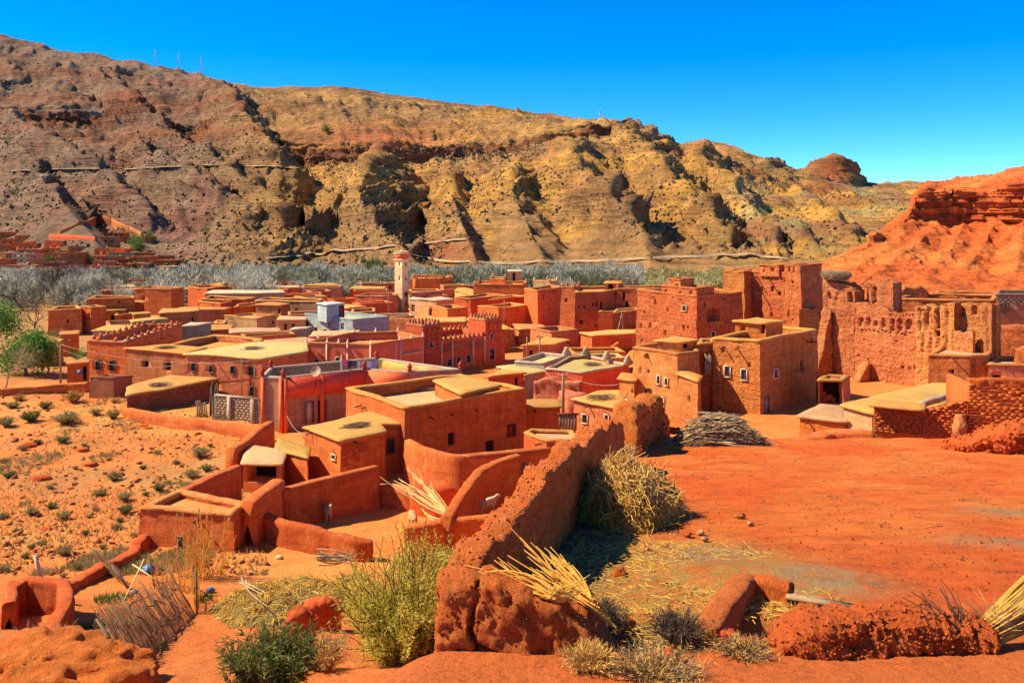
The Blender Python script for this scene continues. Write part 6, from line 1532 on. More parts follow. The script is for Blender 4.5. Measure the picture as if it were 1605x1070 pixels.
def lump(name, label, c, r, mat, seed, cat='rock', sq=0.7, amp=0.35, group=None, f=1.6, n=20, parent=None):
    th_ = np.linspace(0, math.pi, n)[:, None]; ph = np.linspace(0, 2 * math.pi, 2 * n, endpoint=False)[None, :]
    d = np.stack([np.sin(th_) * np.cos(ph), np.sin(th_) * np.sin(ph), np.cos(th_) * np.ones_like(ph)], -1)
    k = 1 + amp * fbm(d * f + seed * 7.1, 4, seed) + amp * 0.5 * (0.5 - np.abs(noise(d * f * 3 + seed, seed + 1)))
    V = d * k[..., None] * np.asarray(r) * np.array([1, 1, sq])
    m = 2 * n; i = np.arange(n - 1)[:, None] * m; j = np.arange(m)[None, :]
    q = np.stack([i + j, i + m + j, i + m + (j + 1) % m, i + (j + 1) % m], -1).reshape(-1, 4)
    o = mesh_np(name, (V + np.asarray(c)).reshape(-1, 3), [q], M[mat], parent, smooth=False)
    if parent is None: tag(o, label, cat, group)
    return o
c = on_terrace(1505, 682); lump('boulder', 'dark brown boulder leaning at the corner of the brick hut', c + np.array([0, 0, 0.35]), (0.32, 0.35, 0.6), 'brown', 4, sq=0.9)
o = mudwall('rubble_heap', 'heap of orange rubble in front of the brick hut', [np.r_[on_terrace(1480,700)[:2], tz(38.5) + 0.1], np.r_[on_terrace(1530,705)[:2], tz(37) + 0.5], np.r_[on_terrace(1575,708)[:2], tz(36.5) + 0.95], np.r_[on_terrace(1640,710)[:2], tz(36) + 1.2]], 1.5, 'clod', 0.16, 0.07, jag=0.3, cat='rubble', base=-10.0)
clodify(o, 0.18, 3, 74, 3); crumbs(o, 2600, .02, .11, 'clod', o, 5)
# ------------------------------------------------------------------ straw, canes, brushwood
M['straw']  = plain('yellow_straw', (0.80, 0.48, 0.09), 0.85, 0.45, 3)
M['straw2'] = plain('brown_straw', (0.50, 0.26, 0.06), 0.9, 0.5, 3)
M['cane']   = plain('golden_cane', (0.76, 0.38, 0.06), 0.75, 0.35, 2.5)
M['canep']  = plain('pale_cane', (0.74, 0.48, 0.18), 0.75, 0.3, 2.5)
M['cane2']  = plain('weathered_cane', (0.44, 0.27, 0.12), 0.85, 0.5, 2.5)
M['brush']  = plain('grey_brushwood', (0.58, 0.42, 0.22), 0.9, 0.5, 2.0)
M['brush2'] = plain('dark_brushwood', (0.20, 0.125, 0.07), 0.9, 0.5, 2.0)
M['twig']   = plain('dark_twig', (0.13, 0.085, 0.055), 0.9, 0.4, 4)
M['drygrass'] = plain('dry_grass', (0.66, 0.40, 0.12), 0.9, 0.4, 3)
M['bark']   = plain('grey_bark_tree', (0.10, 0.075, 0.06), 0.95, 0.4, 4)
M['barkp']  = plain('pale_bark', (0.48, 0.35, 0.20), 0.95, 0.4, 4)
M['fieldrock'] = earth('field_rock', (0.46, 0.150, 0.060), (0.36, 0.110, 0.048), (0.52, 0.220, 0.100), big=2, mid=5, fine=20)
M['leaf_y'] = leafmat('olive_leaf', (0.48, 0.46, 0.06), (0.70, 0.60, 0.11), 1.5)
M['leaf_d'] = leafmat('dark_leaf', (0.11, 0.145, 0.035), (0.20, 0.215, 0.055), 2.0)
M['leaf_g'] = leafmat('bright_leaf', (0.07, 0.19, 0.030), (0.16, 0.30, 0.05), 2.0)
M['leaf_b'] = leafmat('grey_green_leaf', (0.30, 0.26, 0.10), (0.42, 0.34, 0.14), 2.0)
M['thick1'] = leafmat('willow_grey', (0.36, 0.36, 0.27), (0.54, 0.51, 0.39), 0.06)
M['thick2'] = leafmat('willow_dark', (0.13, 0.15, 0.085), (0.26, 0.26, 0.15), 0.08)
M['thick3'] = leafmat('reed_yellow', (0.42, 0.42, 0.17), (0.52, 0.47, 0.22), 0.08)

def mound(name, c, rx, ry, h, mat, parent, seed, amp=0.2, n=40):
    r = np.linspace(0, 1, n)[:, None]; a = np.linspace(0, 2 * math.pi, 2 * n, endpoint=False)[None, :]
    edge = 1 + 0.16 * noise(np.stack([np.cos(a) * 1.5 + seed, np.sin(a) * 1.5, 0 * a], -1), seed)
    X = c[0] + rx * r * np.cos(a) * edge; Y = c[1] + ry * r * np.sin(a) * edge
    prof = (1 - r ** 2.2) * h + 0 * a
    p = np.stack([X, Y, 0 * X], -1)
    Z = prof + amp * h * fbm(p * 1.4, 4, seed) * (1 - r ** 4)
    return np.stack([X, Y, Z], -1), edge

def put_mound(name, c, rx, ry, h, mat, parent, seed, f, amp=0.2, n=40):
    V, _ = mound(name, c, rx, ry, h, mat, parent, seed, amp, n)
    V[..., 2] += f(V[..., 0], V[..., 1]) - 0.04
    m = V.shape[1]; i = np.arange(V.shape[0] - 1)[:, None] * m; j = np.arange(m)[None, :]
    q = np.stack([i + j, i + m + j, i + m + (j + 1) % m, i + (j + 1) % m], -1).reshape(-1, 4)
    return mesh_np(name, V.reshape(-1, 3), [q], M[mat] if isinstance(mat, str) else mat, parent, smooth=True), V

# straw heap on the terrace
rr = np.random.RandomState(21)
hc = np.array([2.85, 22.6])
hp = empty('straw_heap', (hc[0], hc[1], terr_z(0, 22.6))); tag(hp, 'big tangled heap of straw and canes against the foreground wall', 'straw heap')
core, HV = put_mound('core', hc, 1.5, 1.8, 1.18, 'straw2', hp, 5, lambda x, y: terr_z(x, y), 0.35)
def strands(mb, HV, n, lmin, lmax, r, rr, zoff=(0, .12), flow=0.5, rmax=1.0):
    nr, na = HV.shape[:2]
    for k in range(n):
        i = int(nr * math.sqrt(rr.uniform(0, 1)) * rmax * 0.98); i = min(max(i, 1), nr - 2); j = rr.randint(na)
        p = HV[i, j]; tn = HV[i + 1, j] - HV[i, j]; tn /= np.linalg.norm(tn) + 1e-9
        sd = HV[i, (j + 1) % na] - p; sd /= np.linalg.norm(sd) + 1e-9
        nn = np.cross(tn, sd); nn *= np.sign(nn[2]) if nn[2] != 0 else 1
        d = tn * rr.normal(flow, .6) + sd * rr.normal(0, .6) + nn * rr.normal(0.0, .22); d /= np.linalg.norm(d) + 1e-9
        l = rr.uniform(lmin, lmax); q = p + nn * rr.uniform(*zoff)
        stick_mesh(mb, q - d * l / 2, q + d * l / 2, r * rr.uniform(.6, 1.3), rr.uniform(0, .07) * l, 3, 2, rr, .7)
mb = MB(); strands(mb, HV, 1700, .35, 1.0, .011, rr, (0, .1)); o = mb.build('brown_straw', M['straw2'], hp); o['kind'] = 'stuff'
mb = MB(); strands(mb, HV, 1500, .35, 1.1, .011, rr, (.02, .14)); o = mb.build('yellow_straw', M['straw'], hp); o['kind'] = 'stuff'
mb = MB(); strands(mb, HV, 420, .5, 1.3, .012, rr, (.08, .18), .7, .75); o = mb.build('pale_straw', M['canep'], hp); o['kind'] = 'stuff'

# litter of straw and stalks over the terrace
mb = MB()
for c, r in STRAW:
    for k in range(330):
        a = rr.uniform(0, 6.28); d = r * 1.1 * math.sqrt(rr.uniform()); x, y = c[0] + d * math.cos(a), c[1] + d * math.sin(a)
        if x < wall_x(y) + 0.1 or y < 12.3: continue
        l = rr.uniform(.06, .3); b = rr.uniform(0, 6.28); z = terr_z(x, y) + 0.05
        stick_mesh(mb, (x, y, z), (x + l * math.cos(b), y + l * math.sin(b), z + rr.uniform(-.02, .05)), .007, 0, 3)
o = mb.build('straw_litter', M['straw'], None); tag(o, 'loose straw scattered over the terrace in front of the heap', None, None, 'stuff')
mb = MB()
for k in range(210):
    x, y = rr.uniform(0, 15), rr.uniform(12.5, 38)
    if x < wall_x(y) + .2: continue
    l = rr.uniform(.03, .22) * (1 if k % 9 else 2.5); b = rr.normal(0, .6); z = terr_z(x, y) + 0.06 
    stick_mesh(mb, (x, y, z), (x + l * math.cos(b), y + l * math.sin(b), z + .01), rr.uniform(.006, .014), .02, 3, 2, rr)
o = mb.build('twig_litter', M['twig'], None); tag(o, 'little dark twigs scattered on the bare terrace', None, None, 'stuff')
mb = MB()
for k in range(700):
    x, y = rr.uniform(0, 15), rr.uniform(12.5, 40)
    if x < wall_x(y) + .2: continue
    s = rr.uniform(.005, .018); mb.frame_box((x, y, terr_z(x, y) + .05), [.8, .6, .1], [-.6, .8, .2], [0, .1, 1], s, s * .8, s * .6)
o = mb.build('pebbles', M['clod'], None); tag(o, 'red pebbles on the terrace', None, None, 'stuff')
for k, (px, py, s, m_) in enumerate([(1160,812,.16,'brown'),(1176,822,.10,'grey'),(1078,839,.13,'clod'),(1098,836,.11,'grey'),(1105,846,.10,'grey'),(1012,862,.12,'brown'),(972,905,.2,'clod'),(1145,886,.08,'beam'),(1412,828,.05,'beam'),(1508,880,.07,'beam'),(975,985,.22,'clod'),(962,1012,.24,'clod'),(1045,1040,.26,'clod'),(968,1040,.16,'clod'),(1180,1015,.22,'clod'),(1145,1005,.2,'clod'),(1208,1010,.15,'clod')]):
    c = on_terrace(px, py)
    if m_ == 'beam': lb = 'small dark clod lying alone on the bare terrace, %s' % ['near the ash patch by the straw', 'in the middle of the terrace', 'right of the middle near the ash'][k - 7]
    else: lb = ['brown stone at the top of the ash patch', 'small grey stone beside the brown ash stone', 'red clod left of the ash patch', 'grey stone in the middle of the ash patch', 'grey stone at the lower edge of the ash patch', 'brown stone at the edge of the straw litter',
             'red clod at the corner of the wall shadow', '', '', '', 'pointed red clod below the cane bundles', 'red clod in the dry grass below the pointed clod', 'flat faced red clod among the dark twigs', 'small red clod left of the flat faced clod', 'largest red clod lying inside the pit', 'upright red clod in the pit by the kerb', 'small red clod in the pit by the clod bank'][k]
    lump('stone', lb, c + np.array([0, 0, s * .25]), (s * .7, s * .6, s * .7), m_, 30 + k, 'stone', n=10, amp=.8, f=2.2)

n_ = 9000; gx_ = rr.uniform(-1, 17, n_); gy_ = 12.4 + 28.5 * rr.uniform(0, 1, n_) ** 1.3; k = (gx_ > wall_x(gy_) + .15) & (noise(np.stack([gx_ * .6, gy_ * .6, 0 * gx_], -1), 33) > -.25)
gp_ = np.stack([gx_[k], gy_[k], terr_z(0, gy_[k]) + .02 + .10 * fbm(np.stack([gx_[k], gy_[k], 0 * gx_[k]], -1) * 0.5, 4, 21)], -1)
chunks('terrace_gravel', 'fine red gravel and crumbs over the terrace', gp_, None, .006 + .028 * rr.uniform(0, 1, len(gp_)) ** 4, M['clod'], 5)
# brushwood pile
bp = on_terrace(1126, 693); bp = np.array([9.0, 38.6, terr_z(0, 38.6)])
wp = empty('brushwood_pile', tuple(bp)); tag(wp, 'long grey pile of brushwood at the far edge of the terrace', 'wood pile')
core, BV = put_mound('core', bp[:2], 1.75, 0.8, 1.05, 'brush2', wp, 9, lambda x, y: terr_z(x, y), 0.15)
for nm, mt, n_, zo in (('dark_sticks', 'brush2', 330, (0, .1)), ('pale_sticks', 'brush', 420, (.02, .2))):
    mb = MB()
    for k in range(n_):
        x = rr.normal(0, .75); y = rr.normal(0, .35); hgt = max(0.02, 1.15 * (1 - (abs(x) / 1.9) ** 1.7) * (1 - (abs(y) / 1.0) ** 2)) * rr.uniform(.35, 1.0)
        p = bp + np.array([x, y, hgt + rr.uniform(*zo)])
        sl = -0.45 * np.sign(x) * min(1, abs(x)) ; d = np.array([1.0, rr.normal(-.25, .35), sl * .9 + rr.normal(0, .15)]); d /= np.linalg.norm(d)
        l = rr.uniform(.7, 1.9); stick_mesh(mb, p - d * l / 2, p + d * l / 2, rr.uniform(.012, .028), .08, 4, 3, rr, .6)
    o = mb.build(nm, M[mt], wp); o['kind'] = 'stuff'

def fan(name, label, butt, tips, mat, r, rr, n, Yb, Yt, spread=6, tail=None, cat='cane bundle'):
    """a bundle of canes: from its butt to tips seen at photo pixels"""
    t = empty(name, tuple(P(*butt, Yb))); tag(t, label, cat)
    for k in range(n):
        tp = tips[k % len(tips)]; f = 1.0 if k < len(tips) else rr.uniform(.6, 1.0)
        b0 = P(butt[0] + rr.normal(0, 3), butt[1] + rr.normal(0, 2.5), Yb + rr.uniform(-.08, .08))
        e = P(tp[0] + rr.normal(0, spread if k >= len(tips) else 1), tp[1] + rr.normal(0, spread * .7 if k >= len(tips) else 1), Yt + rr.uniform(-.15, .25))
        e = b0 + (e - b0) * f
        if tail is not None: b0 = b0 + (P(*tail, Yb - .1) - b0) * rr.uniform(0.1, 1.0)
        mb = MB(); stick_mesh(mb, b0, e, r * rr.uniform(.8, 1.25), np.linalg.norm(e - b0) * rr.uniform(0, .09), 5, 6, rr, .5); mb.build('cane', M[mat], t, smooth=True)
    return t
fan('cane_bundle', 'steep golden cane bundle on the end of the foreground wall', (926,934), [(800,826),(841,854),(822,861),(828,872),(831,889),(835,903),(865,872),(878,874),(848,862)], 'cane', .013, rr, 60, 12.45, 13.5, 12, (968,985))
fan('cane_bundle', 'flat golden cane bundle lying left over the wall end block', (858,937), [(729,885),(736,893),(779,874),(770,886),(775,907),(790,915),(760,900)], 'cane', .013, rr, 46, 12.5, 13.0, 8, (895,940))
fan('straw_tuft', 'yellow straw tuft between the two cane bundles', (868,932), [(925,901),(900,915),(905,930),(880,915),(895,925),(860,915)], 'straw', .009, rr, 46, 12.35, 12.35, 9, None, 'straw tuft')
fan('stick_bundle', 'pale bundle of long sticks fanned above the sheep yard', (700,806), [(596,746),(640,734),(625,748),(632,760),(660,752),(648,742),(622,760)], 'canep', .032, rr, 34, 41.2, 44.5, 9, (712,814))
# bundle at the right edge
bd = empty('straw_bundle', (8.2, 13.3, -6.1)); tag(bd, 'tied bundle of yellow stalks at the bottom right edge', 'straw bundle')
b0, b1 = np.array([6.75, 12.75, -5.92]), np.array([9.8, 14.0, -4.95])
dd = (b1 - b0) / np.linalg.norm(b1 - b0); s1 = np.cross(dd, [0, 0, 1]); s1 /= np.linalg.norm(s1); s2 = np.cross(s1, dd)
for nm, mt, cnt in (('stalks', 'straw', 340), ('dark_stalks', 'straw2', 120)):
    mb = MB()
    for k in range(cnt):
        a = rr.uniform(0, 6.28); q = math.sqrt(rr.uniform())
        o0 = (math.cos(a) * s1 + math.sin(a) * s2) * q * .16; o1 = (math.cos(a) * s1 + math.sin(a) * s2) * q * .55
        stick_mesh(mb, b0 + o0 + dd * rr.uniform(-.15, .3), b0 + (b1 - b0) * rr.uniform(.8, 1.1) + o1, .012, .04, 4, 3, rr, .8)
    o = mb.build(nm, M[mt], bd); o['kind'] = 'stuff'
MB().tube([b0 + dd * .22, b0 + dd * .30, b0 + dd * .42], [.17, .19, .19], 12).build('binding', M['canep'], bd)
mb = MB()
for k in range(60):
    a = rr.uniform(0, 6.28); q = b0 + dd * rr.uniform(.1, .4); e = q + np.array([rr.normal(-.1, .25), rr.normal(-.05, .15), rr.uniform(.05, .55)])
    stick_mesh(mb, q, e, .007, .03, 3, 3, rr, .5)
o = mb.build('frayed_ends', M['canep'], bd); o['kind'] = 'stuff'
fan('dead_branch', 'dead dark branch with long thin twigs beside the stalk bundle', (1512,1000), [(1428,927),(1445,931),(1474,905),(1472,925),(1500,930),(1485,945),(1460,940)], 'twig', .011, rr, 16, 12.55, 12.7, 12, (1530,1015), 'branch')

# ------------------------------------------------------------------ plants
def bush_mesh(rr, h, w, stems, lps, ll, lw, lean=0.35, droop=0.1, upr=0.0, foot_=.12, wild=0.0):
    """stems and narrow leaves of a bush standing at the origin"""
    ms, LV = MB(), []
    for s in range(stems):
        a = rr.uniform(0, 6.28); q = math.sqrt(rr.uniform()) ; d = np.array([math.cos(a), math.sin(a)])
        base = np.r_[d * w * foot_ * q, 0]; top = np.r_[d * w * .5 * q * rr.uniform(.7, 1.15), h * rr.uniform(.55, 1.0) * (1 - .35 * q * (1 - upr)) * (1 - wild * (.5 + .5 * math.sin(a * 3 + 1.3)) * q)]
        t = np.linspace(0, 1, 6)[:, None]
        pts = base + (top - base) * t ** np.array([1 + lean, 1 + lean, .9]) + rr.normal(size=(6, 3)) * .03 * h * t
        ms.tube(pts, np.linspace(.012, .004, 6) * (1 + h * .25), 3, cap=False)
        f = rr.uniform(.18, 1.0, lps) * 5; i = np.minimum(f.astype(int), 4); g_ = (f - i)[:, None]; p = pts[i] * (1 - g_) + pts[i + 1] * g_
        nrm = lambda v: v / (np.linalg.norm(v, axis=1)[:, None] + 1e-9)
        ax = nrm(pts[i + 1] - pts[i]); o = rr.normal(size=(lps, 3)); o = nrm(o - ax * (o * ax).sum(1)[:, None])
        ld = nrm(ax * rr.uniform(.3, 1.0, (lps, 1)) + o * rr.uniform(.4, 1.0, (lps, 1)) - np.array([0, 0, droop]))
        sd = nrm(np.cross(ld, rr.normal(size=(lps, 3)))); l = ll * rr.uniform(.6, 1.3, (lps, 1)); p = p + o * rr.uniform(0, .08, (lps, 1)) * w * .3
        LV.append(np.stack([p - sd * lw * .5, p + sd * lw * .5, p + ld * l], 1))
    LV = np.concatenate(LV).reshape(-1, 3)
    return ms, LV, np.arange(len(LV)).reshape(-1, 3)
def bush(name, label, c, h, w, stems, lps, ll, lw, leaf, stem='bark', seed=0, cat='bush', group=None, **k):
    rr = np.random.RandomState(seed); t = empty(name, (0, 0, 0)); tag(t, label, cat, group)
    ms, LV, LT = bush_mesh(rr, h, w, stems, lps, ll, lw, **k)
    ms.build('stems', M[stem], t); mesh_np('foliage', LV, [LT], M[leaf], t); t.location = tuple(c); return t
bush('green_bush', 'big feathery yellow-green bush left of the foreground wall', on_ground(640,1040,19), 4.4, 4.6, 300, 150, .12, .021, 'leaf_y', seed=1, upr=0, foot_=.17, wild=.5)
bush('green_bush', 'smaller upright yellow-green bush right of the big bush', on_ground(702,985,19), 2.9, 1.6, 120, 110, .11, .02, 'leaf_y', seed=2, upr=.9)
bush('green_bush', 'dark green bush cut off by the bottom edge', on_ground(425,1100,14), 1.35, 1.9, 150, 60, .15, .03, 'leaf_d', seed=3, upr=.5)
bush('dry_bush', 'grey dry bush between the dark bush and the big bush', on_ground(505,1050,15), 1.1, 1.7, 150, 30, .14, .015, 'drygrass', 'barkp', seed=4)
bush('dry_bush', 'bare grey bramble at the lower left corner', on_ground(45,1040), 1.1, 2.6, 160, 22, .12, .012, 'drygrass', 'barkp', seed=5)
bush('dry_grass', 'pale dry grass clump below the wall end block', on_terrace(925,1052), .42, .9, 200, 14, .10, .008, 'drygrass', 'straw', seed=6, cat='dry grass')
bush('dry_grass', 'dark twiggy dry clump beside the pit', on_terrace(1062,1005), .55, 1.0, 150, 20, .1, .008, 'twig', 'twig', seed=7, cat='dry grass')
bush('dry_grass', 'dark dry clump at the foot of the wall end block', on_terrace(950,985), .5, .8, 120, 20, .1, .008, 'twig', 'twig', seed=8, cat='dry grass')
bush('dry_grass', 'brown dry grass along the bottom edge right of the middle', on_terrace(1030,1068), .40, 1.5, 170, 18, .1, .008, 'drygrass', 'brush2', seed=9, cat='dry grass')
bush('dry_grass', 'thin brown weeds inside the pit', on_terrace(1165,1030), .32, 1.0, 120, 14, .09, .008, 'drygrass', 'brush2', seed=10, cat='dry grass')
bush('dry_grass', 'pale tuft growing in the corner below the wall stub', on_terrace(975,728), .9, 1.4, 140, 20, .16, .012, 'drygrass', 'brush', seed=11, cat='dry grass')
bush('dry_grass', 'dry scrub at the foot of the golden house', np.array([10.2, 46.5, -11.6]), .8, 2.0, 90, 20, .16, .014, 'drygrass', 'twig', seed=12, cat='dry grass')
# tall reeds by the small barn
rd = empty('reed_clump', tuple(on_ground(318,905))); tag(rd, 'tall golden reeds with feathery heads in front of the barn', 'reeds')
mb, ml, hv = MB(), MB(), MB(); rr = np.random.RandomState(31); c0 = on_ground(318, 905)
for k in range(62):
    b0 = c0 + np.array([rr.normal(0, .55), rr.normal(0, .35), 0]); a = rr.normal(0, .12); hgt = rr.uniform(1.2, 2.9)
    e = b0 + np.array([math.sin(a) * hgt + (b0[0] - c0[0]) * .35, rr.normal(0, .15), hgt]); stick_mesh(mb, b0, e, .016, hgt * .04, 4, 5, rr, .5)
    if k % 4 == 0: hv.tube(np.linspace(e, e + np.array([a * .3, 0, .28]), 4), [.01, .04, .03, .004], 5)
    for j in range(3):
        f = rr.uniform(.2, .9); p = b0 + (e - b0) * f; d = np.array([rr.normal(0, .5), rr.normal(0, .3), rr.uniform(.1, .5)]) * .6; stick_mesh(ml, p, p + d, .008, .05, 3, 3, rr, .2)
for nm, x, mt in (('canes', mb, 'cane'), ('blades', ml, 'straw'), ('plumes', hv, 'canep')):
    o = x.build(nm, M[mt], rd); o['kind'] = 'stuff'

# straw mound and stubs in the lower yard
sm = empty('straw_mound', tuple(on_ground(445,955))); tag(sm, 'broad mound of old yellow straw in the lower yard', 'straw heap')
c0 = on_ground(447, 948)
M['oldstraw'] = earth('old_straw', (0.44, 0.30, 0.085), (0.34, 0.24, 0.075), (0.20, 0.155, 0.06), big=0.6, mid=2.5, fine=20, bstr=1.0, bdist=0.06)
core, SV = put_mound('core', c0[:2], 2.7, 3.4, 0.75, 'oldstraw', sm, 15, lambda x, y: ground_z(x, y), 0.3)
mb = MB(); strands(mb, SV, 1500, .15, .5, .012, rr, (0, .06)); o = mb.build('loose_straw', M['straw'], sm); o['kind'] = 'stuff'
mb = MB(); strands(mb, SV, 600, .15, .5, .014, rr, (0, .05)); o = mb.build('dark_straw', M['straw2'], sm); o['kind'] = 'stuff'
for lab, a_, b_, cnt in (('heap of pale crooked branches behind the straw mound', (500,905), (556,902), 16), ('pale forked branch lying on the straw mound', (384,942), (415,968), 4)):
    t = empty('branch_heap', tuple(on_ground(*a_))); tag(t, lab, 'branches')
    for k in range(cnt):
        p0 = on_ground(a_[0] + rr.normal(0, 4), a_[1] + rr.normal(0, 5)); p1 = on_ground(b_[0] + rr.normal(0, 5), b_[1] + rr.normal(0, 7)); p0[2] += .75 + rr.uniform(0, .3) * (cnt > 5); p1[2] += .62 + rr.uniform(0, .3) * (cnt > 5)
        mb = MB(); stick_mesh(mb, p0, p1, rr.uniform(.025, .05), .12, 5, 6, rr, .5); mb.build('branch', M['barkp'], t, smooth=True)
for k, (px, py, hgt, wd, lb) in enumerate([(468,1008,1.0,.34,'narrow upright mud stub below the straw mound'), (505,985,.95,.5,'square broken mud stub next to the big bush')]):
    c = on_ground(px, py); o = mudwall('mud_stub', lb, [(c[0] - wd, c[1], c[2] + hgt * .8), (c[0], c[1], c[2] + hgt), (c[0] + wd, c[1] + .2, c[2] + hgt * .7)], .5, 'fgwall', .10, .06, jag=.2); clodify(o, .12, 4, 80 + k, 3)
c = on_ground(85, 1070); o = lump('rock_ledge', 'smooth orange rock ledge in the bottom left corner', c + np.array([-.3, -.4, -.1]), (2.3, 1.7, 1.4), 'fgwall', 91, 'rock', .55, .55, f=1.3, n=70); clodify(o, .10, 2.5, 95, 5)

# reed fence
def reed_fence(label, bots, lean, seed, gap=.05, mat='brush'):
    rr = np.random.RandomState(seed)
    pts = np.array([on_ground(*q) for q in bots]); d = np.r_[0, np.cumsum(np.linalg.norm(np.diff(pts, axis=0), axis=1))]
    t = empty('reed_fence', tuple(pts[0])); tag(t, label, 'fence')
    mb = MB(); n_ = int(d[-1] / gap); tops = []
    for k in range(n_):
        s = k * gap + rr.uniform(-.02, .02); b = np.array([np.interp(s, d, pts[:, i]) for i in range(3)]); b[2] -= .05
        e = b + np.asarray(lean) * rr.uniform(.8, 1.15) + rr.normal(size=3) * .07
        stick_mesh(mb, b, e, rr.uniform(.009, .016), .04, 3, 3, rr, .6); tops.append((b, e))
    o = mb.build('reeds', M[mat], t); o['kind'] = 'stuff'
    for f in (.3, .72):
        MB().tube([b + (e - b) * f + np.array([0.02, -.03, 0]) for b, e in tops[::6]], .022, 5).build('rail', M['twig'], t)
    for k in range(5):
        b, e = tops[int(k / 4 * (n_ - 1))]; MB().tube([b, e * 1.0 + (e - b) * .12], .035, 5).build('post', M['wood'], t)
reed_fence('long leaning reed fence around the kitchen garden', [(207,1056),(240,1026),(271,998),(295,977),(308,962)], (-1.15, .5, 1.25), 41, .04, 'cane2')
reed_fence('upright reed screen in the middle of the garden fence', [(309,962),(312,945),(300,930),(268,925),(240,922)], (-.15, .1, 1.15), 42, .045, 'cane')
reed_fence('collapsed reed panel by the crumbling field wall', [(205,925),(188,908),(170,893)], (-.75, .3, .75), 43, .04, 'cane2')
p0, p1 = on_ground(186, 958), on_ground(226, 915); p1[2] += 1.0
tag(MB().tube([p0, p1], .03, 5).build('prop_stick', M['canep'], None), 'straight pale stick propped across the garden fence', 'stick')
p0, p1 = P(208,884,33.5), P(250,912,32.5)
tag(MB().tube([p0, p1], .028, 5).build('prop_stick', M['canep'], None), 'short grey stick on top of the garden fence', 'stick')
p0 = on_ground(62,945); p0[2] += 1.0
tag(MB().tube([p0 + np.array([.1, 0, -.2]), p0 + np.array([-.05, 0, .3]), p0 + np.array([-.16, 0, .75])], [.09, .08, .07], 7).build('white_pipe', M['white'], None, smooth=True), 'short white pipe standing on the corner pen', 'pipe')
M['bluebag'] = plain('blue_plastic', (0.08, 0.20, 0.42), 0.5, 0.6, 9, .4); M['yellowbag'] = plain('yellow_plastic', (0.75, 0.52, 0.03), 0.4, 0.2, 6, .5); M['wool'] = plain('wool', (0.50, 0.37, 0.26), 0.95, .35, 9); M['wool2'] = plain('tan_wool', (0.58, 0.31, 0.15), 0.95, .3, 9)
for k, (px, py, r, m_, lb) in enumerate([(233,898,.26,'bluebag','large crumpled blue plastic sheet behind the reed fence'),(211,930,.13,'bluebag','small blue bag inside the garden'),(330,928,.15,'bluebag','blue plastic bottle crate by the reed screen'),(372,948,.24,'yellowbag','bright yellow plastic can on the straw mound edge'),(438,876,.14,'white','white plastic bucket by the striped yard wall'),(374,958,.13,'white','white scrap beside the yellow can')]):
    c = on_ground(px, py); lump('plastic_scrap', lb, c + np.array([0, 0, r * .5]), (r, r * .8, r), m_, 60 + k, 'plastic', .7, .5, n=12)
mb = MB(); rr = np.random.RandomState(50)
for (px, py, rx, n_) in [(178,940,.7,260),(160,982,.7,240),(230,985,1.0,360),(225,1010,.7,200),(392,657,1.2,200),(320,940,.3,80)]:
    c = on_ground(px, py)
    for k in range(n_):
        a = rr.uniform(0, 6.28); q = rx * math.sqrt(rr.uniform()); x, y = c[0] + q * math.cos(a), c[1] + q * math.sin(a); z = float(ground_z(x, y)); e = np.array([rr.normal(0, .06), rr.normal(0, .06), rr.uniform(.08, .28)])
        mb.add([(x - .02, y, z), (x + .02, y, z), (x + e[0], y + e[1], z + e[2])], None, [(0, 1, 2)])
o = mb.build('garden_grass', M['leaf_g'], None); tag(o, 'fresh green grass in the little kitchen garden', None, None, 'stuff')

# ------------------------------------------------------------------ field: shrubs, stones
protos = []
for k in range(5):
    protos.append(bush('field_shrub', 'x', (0, 0, -500), 1.0, 1.7, 60, 34, .16, .035, ['leaf_b', 'leaf_d', 'leaf_b', 'drygrass', 'leaf_b'][k], 'twig', seed=70 + k, cat='shrub', upr=.1))
shr = [(10,668,26),(50,660,32),(104,664,42),(97,694,22),(313,716,34),(247,712,14),(322,738,18),(300,748,26),(248,768,22),(264,758,13),(195,784,26),(197,803,28),(158,776,24),(80,796,20),(50,806,24),(100,814,26),(188,818,15),(183,830,20),(135,838,15),(210,841,15),(65,855,18),(50,860,15),(102,870,28),(40,874,16),(150,650,22),(178,656,26),(60,696,15),(178,752,24),(230,777,13),(2,812,20),(8,896,22),(15,748,22),(100,905,14),(122,892,16),(36,705,16),(132,700,12),(225,735,12),(275,727,12),(70,640,22),(20,640,24),(212,648,18),(285,770,12),(150,800,13),(25,835,13),(78,765,14),(118,735,12),(330,700,10),(5,725,16),(160,860,13),(140,812,12)]
yel = [(115,630,34),(30,628,22),(180,632,18)]
cnt_ = {}; used = [False] * 5; rr = np.random.RandomState(77)
names_side = lambda px, py: ('at the near end of' if py > 850 else 'low on' if py > 805 else 'below the middle of' if py > 765 else 'in the middle of' if py > 725 else 'above the middle of' if py > 685 else 'at the far end of') + ' the rocky field'
def rank(lst, px, py):                     # place in its row, counted from the left
    row = sorted(q[0] for q in lst if names_side(q[0], q[1]) == names_side(px, py)); return ORD[min(row.index(px), 19)]
